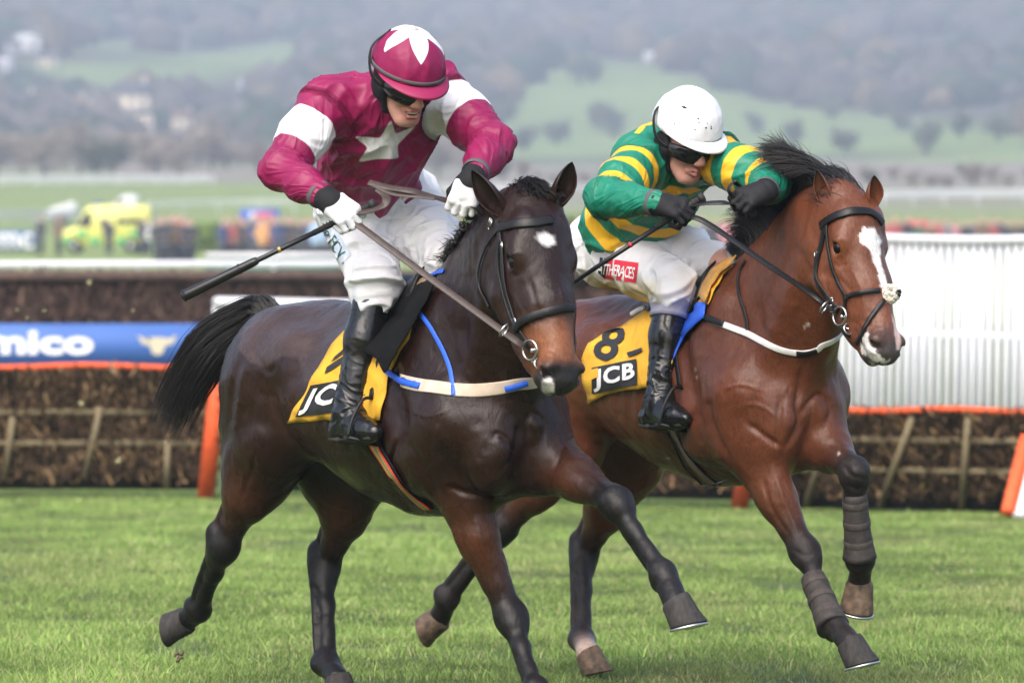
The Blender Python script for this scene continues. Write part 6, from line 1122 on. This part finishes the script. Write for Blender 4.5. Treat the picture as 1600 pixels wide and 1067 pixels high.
gb = thing('advert_boards', 'low green and white board behind the brown fence, under the spectators', 'banner', gp(450, 84)); mb = MB(); mb.box(gp(450, 84) + A(0, 0, 1.05), (2.7, .05, .34)); mb.build('board', mat('green_board', (.03, .16, .10), .6), gb)
for z_ in (.84, 1.27): mb = MB(); mb.box(gp(450, 84) + A(0, -.04, z_), (2.7, .04, .08)); mb.build('trim', M['white_pvc'], gb)
rail_fence('running_rail', 'white rail on the far side of the course at the left', [gp(-80, 600), gp(120, 605), gp(335, 610)], (.6, 1.0, 1.35), 3.5, M['white_pvc'], .10)
rail_fence('running_rail', 'white rail beyond the spectators at the right', [gp(1380, 480), gp(1500, 485), gp(1680, 490)], (1.0, 1.4), 4, M['white_pvc'], .14); rail_fence('running_rail', 'pale rail crossing the far green field left of the jockey in maroon', [gp(230, 430), gp(345, 440), gp(460, 445)], (1.0, 1.3), 4, M['white_pvc'], .08); rail_fence('running_rail', 'dark topped rail behind the yellow ambulance', [gp(-60, 380), gp(60, 380), gp(240, 385)], (.7, 1.15), 3, mat('grey_rail', (.30, .32, .40), .6), .10); rail_fence('running_rail', 'faint rail between the two jockeys', [gp(690, 520), gp(860, 520), gp(960, 525)], (1.0, 1.4), 4, M['white_pvc'], .10)
# ---- trees
def tree_mesh(kind, seed):
    r_ = np.random.default_rng(seed); tr = MB(); tr.tube([A(0, 0, -.4), A(.05, 0, 1.2), A(0, .05, 2.6), A(.05, 0, 4.2)], [.28, .20, .15, .06], 8); tips = []
    for i in range(11):
        z0 = r_.uniform(.7, 3.4); a = i * 2.4; L = r_.uniform(1.4, 2.6); d = A(math.cos(a), math.sin(a), r_.uniform(.5, 1.3)); p1 = A(0, 0, z0) + d * L * .5; p2 = p1 + (d + A(0, 0, .25)) * L * .45; tr.tube([A(0, 0, z0), p1, p2], [.10, .06, .02], 5); tips += [p1, p2, (p1 + p2) / 2, A(r_.normal(0, .35), r_.normal(0, .35), r_.uniform(3.0, 4.9)), A(r_.normal(0, .6), r_.normal(0, .6), r_.uniform(1.6, 3.6))]
    tips = np.array(tips); n = 900 if kind != 'bare' else 800; c0 = tips[r_.integers(0, len(tips), n)] + r_.normal(0, .55, (n, 3)) * A(1, 1, .8); s_ = r_.uniform(.10, .26, (n, 1)) if kind != 'bare' else r_.uniform(.02, .05, (n, 1)); d = r_.normal(0, 1, (n, 3)); d /= np.linalg.norm(d, axis=1)[:, None]; e = np.cross(d, r_.normal(0, 1, (n, 3))); e /= np.linalg.norm(e, axis=1)[:, None]; ln = s_ if kind != 'bare' else s_ * 14
    cr = MB(); k = np.arange(n) * 4; cr.add(np.stack([c0 - d * ln - e * s_, c0 + d * ln - e * s_ * .6, c0 + d * ln * 1.1 + e * s_, c0 - d * ln * .8 + e * s_], 1).reshape(-1, 3), np.stack([k, k + 1, k + 2, k + 3], 1)); return tr, cr
M['bark'] = mat('bark', (.085, .065, .05), .9, nscale=8, namt=.4); M['twigs'] = mat('bare_twigs', (.30, .25, .205), .9, nscale=.6, namt=.35); M['leaf_dark'] = mat('dark_foliage', (.15, .175, .12), .8, nscale=.5, namt=.5); M['leaf_olive'] = mat('olive_foliage', (.085, .095, .045), .8, nscale=.5, namt=.5)
PROTO = {}
def tree(kind, pos, s, label, group, mm):
    if kind not in PROTO:
        t = thing('tree', label, 'tree', (0, 0, 0), 0, group); tr, cr = tree_mesh(kind, len(PROTO) + 3); a = tr.build('trunk', M['bark'], t); b = cr.build('crown', mm, t, smooth=False); PROTO[kind] = t; r = t
    else:
        src = PROTO[kind]; r = src.copy(); COL.objects.link(r)
        for ch in src.children: c_ = ch.copy(); c_.parent = r; COL.objects.link(c_)
    r.location = V3(pos); r.scale = (s * rng.uniform(.95, 1.3), s * rng.uniform(.95, 1.3), s * rng.uniform(.85, 1.15)); r.rotation_euler = (0, 0, rng.uniform(0, 6.28)); r['label'] = label; r['group'] = group; return r
for i in range(82):
    pxx = -280 + i * 26.6 + rng.uniform(-9, 9); right_ = pxx > 740; Y = rng.uniform(600, 690) if right_ else rng.uniform(690, 860); kind = ['bare', 'bare2', 'olive'][rng.choice(3, p=[.45, .37, .18])]; p = gp(pxx, Y); tree(kind, p - A(0, 0, .3), rng.uniform(.7, 1.25) * (.40 if right_ else 1), 'bare brown tree in the row along the far edge of the course' if kind != 'olive' else 'olive green tree in the row along the far edge of the course', 'trees along the far edge of the course', M['twigs'] if kind != 'olive' else M['leaf_olive'])
for (x, y, s) in ((905, 132, 1.25), (925, 128, .9), (1298, 188, .9), (1408, 206, 1.0), (955, 215, 1.3), (935, 205, 1.1), (1180, 208, .8), (1240, 230, 1.0), (1320, 240, 1.1), (1500, 216, 1.2), (1560, 222, 1.1), (870, 228, 1.1), (1020, 236, 1.0), (1450, 240, 1.3), (780, 205, 1.2), (820, 236, 1.2)):
    p = on_ground(x, y, 800, 2600); tree(['dark', 'dark2', 'dark3'][int(x) % 3], p - A(0, 0, .4), s * .8 * p[1] / 900, 'dark rounded tree standing on the pale green hillside', 'trees scattered on the hillside pasture', M['leaf_dark'])
# woods: too many to count
def build_woods():
    n = 7600; V_, T_, C_ = [], [], []; ico = bmesh.new(); bmesh.ops.create_icosphere(ico, subdivisions=1, radius=1); iv = np.array([v.co[:] for v in ico.verts]); it = np.array([[v.index for v in f.verts] for f in ico.faces]); ico.free(); k = 0
    Y = 1080 + 2200 * rng.uniform(0, 1, n) ** 1.25; X = rng.uniform(-.165, .165, n) * Y; Z = gz(X, Y); px = px_of(np.stack([X, Y, Z], -1)); past = np.max([poly_sd(px, q) for q in PASTURE], 0); open_ = noise3(np.stack([X / 130, Y / 170, 0 * X], -1), 51); ok = (past < -2) & ((open_ > -.42) | (Y > 1900)) & (np.max([poly_sd(px - [0, 26], q) for q in PASTURE], 0) < 0)
    for hx, hy, hw, hh in HOUSES: ok &= ~((np.abs(px[:, 0] - hx) < hw * .5 + 16) & (px[:, 1] > hy - 6) & (px[:, 1] < hy + 46))
    for x, y, z, o in zip(X[ok], Y[ok], Z[ok], open_[ok]):
        s = rng.uniform(4.0, 7.5) * (y / 1500) ** .35; vv = iv * (1 + rng.normal(0, .16, (len(iv), 1))) * A(s * 1.15, s * 1.15, s * rng.uniform(.8, 1.25)); V_.append(vv + A(x, y, z + s * .45)); T_.append(it + k * len(iv)); base = A(.11, .095, .085) if rng.uniform() < .62 else (A(.040, .062, .040) if rng.uniform() < .6 else A(.13, .10, .065)); C_.append(np.tile(base * rng.uniform(.65, 1.3), (len(iv), 1))); k += 1
    me = np_mesh('woods', np.concatenate(V_), np.concatenate(T_)); set_col(me, 'leaf', np.concatenate(C_)); return tag(link('woods', me, mat('woodland', attr='leaf', rough=.95, spec=.1, nscale=.35, namt=.5, detail=6), None, smooth=False), kind='stuff')
build_woods()
# ---- houses on the slope
M['stone'] = mat('cream_stone', (.78, .66, .50), .85, nscale=.8, namt=.25); M['render'] = mat('white_render', (.74, .73, .74), .8, nscale=.8, namt=.08); M['slate'] = mat('slate_roof', (.10, .095, .10), .7, nscale=2, namt=.3); M['glass'] = mat('window_glass', (.03, .035, .045), .1); M['tiles'] = mat('roof_tiles', (.22, .14, .10), .8, nscale=2, namt=.3)
def house(px, py, wpx, hpx, label, wall, roof, name='house', depth=.8, tall=False):
    p = on_ground(px, py, 500, 3300); s = p[1] / FPX; W_, H_ = wpx * s * 1.2, hpx * s * 1.2; t = thing(name, label, 'house', p, rng.uniform(-.35, .35), 'houses on the hillside'); D = W_ * depth; wh_ = H_ * (.62 if not tall else .8); mb = MB(); mb.box((0, 0, wh_ / 2 - .5), (W_, D, wh_ + 1)); w_ = mb.build('wall', wall, t); w_.parent = t; w_.matrix_parent_inverse = Matrix()
    mb = MB(); o = .35; mb.add([(-W_ / 2 - o, -D / 2 - o, wh_), (W_ / 2 + o, -D / 2 - o, wh_), (W_ / 2 + o, D / 2 + o, wh_), (-W_ / 2 - o, D / 2 + o, wh_), (-W_ / 2 - o, 0, H_), (W_ / 2 + o, 0, H_)], [(0, 1, 5, 4), (2, 3, 4, 5), (3, 2, 1, 0)], [(0, 4, 3), (1, 2, 5)]); r_ = mb.build('roof', roof, t, smooth=False); r_.matrix_parent_inverse = Matrix()
    mb = MB(); mb.box((W_ * .32, 0, H_ + .3), (W_ * .09, W_ * .09, H_ * .3)); c_ = mb.build('chimney', wall, r_); c_.parent = r_; c_.matrix_parent_inverse = Matrix()
    nx = max(2, int(W_ / 3.2)); nz = 2 if wh_ > 4.5 else 1
    for i in range(nx):
        for k in range(nz):
            mb = MB(); mb.box((-W_ / 2 + W_ * (i + .5) / nx, -D / 2 - .02, wh_ * (k + .5) / nz), (W_ / nx * .38, .08, wh_ / nz * .45)); g_ = mb.build('window', M['glass'], t); g_.matrix_parent_inverse = Matrix()
    return t
house(38, 186, 30, 34, 'square cream stone house at the far left of the hillside', M['stone'], M['slate']); house(118, 198, 28, 36, 'small cream stone house between two others on the left slope', M['stone'], M['tiles']); house(142, 186, 18, 30, 'narrow cream stone tower house on the left slope', M['stone'], M['slate'], 'house', .9, True)
house(208, 182, 46, 44, 'large cream stone manor house with a tall gable on the left slope', M['stone'], M['slate']); house(228, 214, 18, 36, 'tall stone wing below the large manor house', M['stone'], M['slate'], 'house', .9, True); house(285, 204, 28, 24, 'low cream cottage right of the manor house', M['stone'], M['tiles']); house(312, 192, 20, 20, 'small cottage farthest right on the left slope', M['stone'], M['tiles'])
house(48, 84, 34, 26, 'bright white house high on the hill at the upper left', M['render'], M['render']); house(12, 86, 24, 20, 'white house beside the bright one high on the hill', M['render'], M['slate']); house(8, 118, 18, 22, 'white gable cut by the left edge of the picture', M['render'], M['render']); house(383, 142, 14, 14, 'tiny white cottage left of the maroon sleeve', M['render'], M['render']); house(1019, 99, 20, 14, 'white cottage at the top of the green hill above the white cap', M['render'], M['render']); house(76, 106, 26, 18, 'grey roofed house below the bright white one', M['stone'], M['slate'])
# ---- hedges
def hedge(label, px0, px1, Y, h, n=2600):
    t = thing('hedge', label, 'hedge', gp((px0 + px1) / 2, Y), 0, 'clipped hedges behind the course'); a, b = gp(px0, Y), gp(px1, Y); p = a + (b - a) * rng.uniform(0, 1, (n, 1)) + np.stack([rng.normal(0, .1, n), rng.uniform(-.6, .6, n), h * rng.uniform(0, 1, n) ** .7], -1); d = rng.normal(0, 1, (n, 3)); e = rng.normal(0, 1, (n, 3)); s_ = .16; k = np.arange(n) * 4; mb = MB(); mb.add(np.stack([p - d * s_, p + e * s_, p + d * s_, p - e * s_], 1).reshape(-1, 3), np.stack([k, k + 1, k + 2, k + 3], 1)); mb.build('foliage', mat('hedge_leaf', (.20, .28, .06), .8, nscale=.8, namt=.35), t, smooth=False)
    mb = MB(); mb.box((a + b) / 2 + A(0, 0, h * .45), (np.linalg.norm(b - a), .8, h * .9), b - a); mb.build('stems', mat('hedge_inside', (.04, .06, .015), .9), t); return t
hedge('green hedge behind the spectators at the left', 305, 565, 279, 1.45); hedge('green hedge between the maroon jockey and the dark horse head', 670, 990, 275, 1.9); hedge('green hedge behind the spectators right of the bay horse', 1080, 1260, 279, 1.3)
# ---- spectators
def spectator_mesh():
    S = Sculpt(); z = A
    for x in (-1, 1): S.cone(z(x * .09, 0, .05), z(x * .09, 0, .85), .065, .09, .04, A(.03, .03, .05)); S.cone(z(x * .09, -.05, .04), z(x * .09, -.14, .04), .05, .045, .03, A(.02, .015, .012)); S.chain([z(x * .19, 0, 1.42), z(x * .27, .02, 1.14), z(x * .20, -.16, 1.00)], [.07, .06, .05], .04, A(1, 1, 1)); S.cone(z(x * .20, -.16, 1.0), z(x * .17, -.22, 1.02), .04, .035, .02, A(.45, .25, .19))
    S.cone(z(0, 0, .82), z(0, 0, 1.36), .15, .16, .06, A(1, 1, 1), sq=(A(1, 0, 0), 1.3)); S.cone(z(0, 0, 1.45), z(0, 0, 1.55), .06, .055, .03, A(.45, .25, .19)); S.ell(z(0, -.01, 1.63), (.090, .105, .125), A(1, 0, 0), A(0, 0, 1), .02, A(.58, .36, .29)); S.ell(z(0, .045, 1.70), (.088, .095, .080), A(1, 0, 0), A(0, 0, 1), .01, A(.05, .035, .025)); v, Q = S.mesh(.03 / VOX, 14, 1); return v, Q, S.colors(v, .01)
_v, _Q, _c = spectator_mesh(); coat_w = (np.min(_c, 1) > .62).astype(float)
spm = mat('spectator_clothes', attr='tone', rough=.8); n_ = spm.node_tree.nodes; l_ = spm.node_tree.links; oi = n_.new('ShaderNodeObjectInfo'); at = n_.new('ShaderNodeAttribute'); at.attribute_name = 'coat'; mx = n_.new('ShaderNodeMix'); mx.data_type = 'RGBA'; a0 = [x for x in n_ if x.type == 'ATTRIBUTE' and x.attribute_name == 'tone'][0]
l_.new(at.outputs['Fac'], mx.inputs[0]); l_.new(a0.outputs['Color'], mx.inputs[6]); l_.new(oi.outputs['Color'], mx.inputs[7]); l_.new(mx.outputs[2], n_['Principled BSDF'].inputs['Base Color'])
_me = np_mesh('person', _v, _Q); set_col(_me, 'tone', np.clip(_c, 0, 1)); set_float(_me, 'coat', coat_w); _me.materials.append(spm); _me.polygons.foreach_set('use_smooth', np.ones(len(_me.polygons), bool))
SC = [('dark coat', (.035, .035, .045)), ('navy jacket', (.035, .05, .13)), ('brown coat', (.13, .085, .055)), ('red jacket', (.30, .07, .07)), ('grey jacket', (.16, .16, .18)), ('pale blue top', (.30, .42, .60)), ('white coat', (.62, .62, .62)), ('green jacket', (.04, .09, .05)), ('orange jacket', (.50, .26, .10)), ('pink top', (.50, .20, .24))]
def spectator(px, Y, ci, where):
    o = bpy.data.objects.new('person', _me); COL.objects.link(o); p = gp(px, Y); o.location = V3(p); o.rotation_euler = (0, 0, rng.uniform(-.8, .8)); s = rng.uniform(1.0, 1.14); o.scale = (s, s, s); o.color = (*[min(.75, x_ * 1.2 + .005) for x_ in SC[ci][1]], 1); tag(o, 'blurred spectator in a %s standing %s' % (SC[ci][0], where), 'spectator', 'spectators watching behind the rails')
for x, ci in zip((246, 258, 268, 280, 290, 299, 348, 360, 372, 384, 398, 410, 421, 433, 446, 457, 470, 482, 493, 506, 519, 531, 544, 556), (0, 0, 2, 3, 0, 0, 1, 3, 2, 0, 1, 8, 3, 1, 0, 2, 0, 1, 5, 5, 2, 0, 3, 0)): spectator(x, rng.uniform(210, 222), ci, 'by the hedge at the left')
for x, ci in zip((252, 275, 294, 354, 378, 404, 427, 452, 476, 500, 525, 550), (3, 2, 4, 7, 9, 5, 2, 0, 4, 8, 1, 2)): spectator(x, rng.uniform(228, 236), ci, 'in the second row at the left')
for x, ci in zip((64, 92, 170, 222, 232), (0, 2, 0, 0, 6)): spectator(x, 262, ci, 'beside the yellow ambulance')
for x, ci in zip((700, 716, 745, 905, 918), (9, 7, 7, 9, 4)): spectator(x, 214, ci, 'near the hedge between the two jockeys')
for x, ci in zip((1096, 1112, 1124, 1136, 1150, 1163, 1176, 1190, 1204, 1380, 1398, 1418, 1436, 1452, 1464, 1478, 1492, 1508, 1521, 1534, 1548, 1561, 1574, 1588, 1602), (4, 0, 1, 9, 0, 4, 0, 1, 2, 3, 3, 0, 7, 2, 3, 4, 9, 0, 1, 2, 3, 0, 0, 2, 0)): spectator(x, rng.uniform(208, 218), ci, 'beyond the white wing fence' if x > 1300 else 'between the green jockey and the bay horse')
# ---- vehicles and boards far behind
M['amb_yellow'] = mat('ambulance_yellow', (.80, .78, .20), .4, nscale=1, namt=.06); M['amb_green'] = mat('ambulance_green', (.06, .45, .16), .4); M['tyre'] = mat('tyre', (.02, .02, .02), .8); M['van_white'] = mat('van_white', (.78, .79, .82), .35)
def van(label, px, Y, L, H, body, name, cat, stripes=False, rz=0.0):
    t = thing(name, label, cat, gp(px, Y)); g_ = gp(px, Y); prof = [(-L / 2, .45), (-L / 2, .95), (-L / 2 + .25, 1.15), (-L / 2 + .95, 1.35), (-L / 2 + 1.6, H - .15), (-L / 2 + 2.0, H), (L / 2 - .1, H), (L / 2, H - .15), (L / 2, .45)]
    mb = MB(); rings = [[A(x, y, z) for x, z in prof] for y in (-1.0, -.97, .97, 1.0)]; rings = [[A(q[0] * (.985 if k in (0, 3) else 1), q[1], q[2] if k in (1, 2) else q[2] * .99 + .005) for q in r] for k, r in enumerate(rings)]; mb.loft(np.array(rings) + g_); mb.build('body', body, t, smooth=False)
    for x in (-L / 2 + .95, L / 2 - 1.0):
        for y in (-.98, .98): mb = MB(); mb.torus(g_ + A(x, y, .36), .26, .11, (0, 1, 0), 20, 8); w_ = mb.build('wheel', M['tyre'], t); mb = MB(); mb.tube([g_ + A(x, y - .08, .36), g_ + A(x, y + .08, .36)], .18, 14); mb.build('rim', M['steel'], w_)
    mb = MB(); mb.add([g_ + A(*q) for q in ((-L / 2 + 1.0, -1.013, 1.38), (-L / 2 + 1.9, -1.013, 1.38), (-L / 2 + 1.9, -1.013, H - .35), (-L / 2 + 1.62, -1.013, H - .35))], [(0, 1, 2, 3)]); mb.build('window', M['glass'], t, smooth=False)
    if stripes:
        for x, w_, z, h_, m_ in ((.1, .5, H - .95, .45, M['glass']), (1.35, 1.2, H - .85, .30, M['glass'])): mb = MB(); mb.box(g_ + A(x, -1.01, z), (w_, .03, h_)); mb.build('window', m_, t, smooth=False)
        for i in range(7): mb = MB(); mb.box(g_ + A(-L / 2 + .65 + i * .72, -1.008, .98 if i % 2 else .62), (.52, .024, .34)); mb.build('reflective_square', M['amb_green'], t, smooth=False)
        mb = MB(); mb.box(g_ + A(-L / 2 + 2.2, 0, H + .08), (.35, 1.5, .16)); mb.build('light_bar', mat('blue_lamp', (.02, .06, .5), .2), t)
    return t
van('yellow ambulance with green squares parked behind the course at the left', 163, 276, 5.0, 2.55, M['amb_yellow'], 'ambulance', 'ambulance', True); van('white van parked beyond the roof of the yellow ambulance', 188, 420, 2.9, 2.1, M['van_white'], 'parked_van', 'van'); van('white van parked left of the ambulance in the far field', 96, 400, 2.4, 1.7, M['van_white'], 'parked_van', 'van'); van('red van beyond the white wing fence, right of the bay horse', 1406, 252, 3.0, 1.75, mat('van_red', (.60, .05, .06), .4), 'parked_van', 'van')
def board(label, px, Y, w_, h_, z_, m, text=None, tm=None, name='advert_board'):
    t = thing(name, label, 'board', gp(px, Y)); g_ = gp(px, Y); mb = MB(); mb.box(g_ + A(0, 0, z_ + h_ / 2), (w_, .06, h_)); mb.build('panel', m, t)
    for s_ in (-1, 1): mb = MB(); mb.tube([g_ + A(s_ * w_ * .42, .06, -.1), g_ + A(s_ * w_ * .42, .06, z_ + h_)], .04, 8); mb.build('post', M['wood'], t)
    return t, g_
t_, g_ = board('dark blue board with white letters at the left edge behind the course', 18, 268, 2.6, 1.1, .15, mat('navy_board', (.045, .12, .30), .5)); sign_text('mc', [(-4, 364), (52, 364), (52, 388), (-4, 388)], 268, M['print_white'], t_, .06, .02)
t_, g_ = board('blue banner with a red and white middle behind the spectators', 406, 300, 2.3, .85, 1.3, mat('royal_blue', (.06, .13, .52), .5), name='sponsor_banner'); mb = MB(); mb.box(g_ + A(.25, -.04, 1.72), (1.1, .03, .45)); mb.build('red_panel', mat('pink_red', (.60, .10, .13), .5), t_); mb = MB(); mb.box(g_ + A(-.45, -.04, 1.72), (.35, .03, .45)); mb.build('white_panel', M['white_pvc'], t_)
# ---- flying turf
for x, y, Y, s in ((140, 441, 27, .030), (26, 484, 27, .018), (70, 486, 27, .020), (42, 497, 27, .015), (127, 630, 30, .035), (280, 1024, 17.4, .040), (185, 720, 26, .035), (258, 690, 24, .012), (208, 485, 26, .012), (50, 540, 25, .010)):
    mb = MB(); c0 = P(x, y, Y); s = s * .62
    for i in range(12): mb.ball(c0 + rng.normal(0, s * .32, 3), s * rng.uniform(.2, .5) * A(1, .8, .7), 7, 5, unit(rng.normal(0, 1, 3)))
    for i in range(5): d = unit(rng.normal(0, 1, 3)); mb.tube([c0, c0 + d * s * .7, c0 + d * s * 1.1], [.0012, .001, .0006], 4)
    o = mb.build('turf_clod', mat('clod', (.10, .075, .05) if Y < 20 else (.30, .28, .15), .95, nscale=60, namt=.4)); tag(o, 'brown clod of turf kicked up under the trailing hoof of the dark horse' if Y < 20 else 'small pale clod of turf flying in the air at the left', 'turf clod', 'clods of turf in the air')
hz = MB(); hz.box((0, 2080, 185), (2800, 4180, 400)); ho = hz.build('haze', None, None, smooth=False); tag(ho, kind='stuff')
hm_ = bpy.data.materials.new('haze_air'); hm_.use_nodes = True; n_ = hm_.node_tree.nodes; n_.remove(n_['Principled BSDF']); pv_ = n_.new('ShaderNodeVolumePrincipled'); pv_.inputs['Color'].default_value = (.72, .84, 1.0, 1); pv_.inputs['Density'].default_value = .00053; pv_.inputs['Anisotropy'].default_value = .0
hm_.node_tree.links.new(pv_.outputs[0], n_['Material Output'].inputs['Volume']); ho.data.materials.append(hm_)
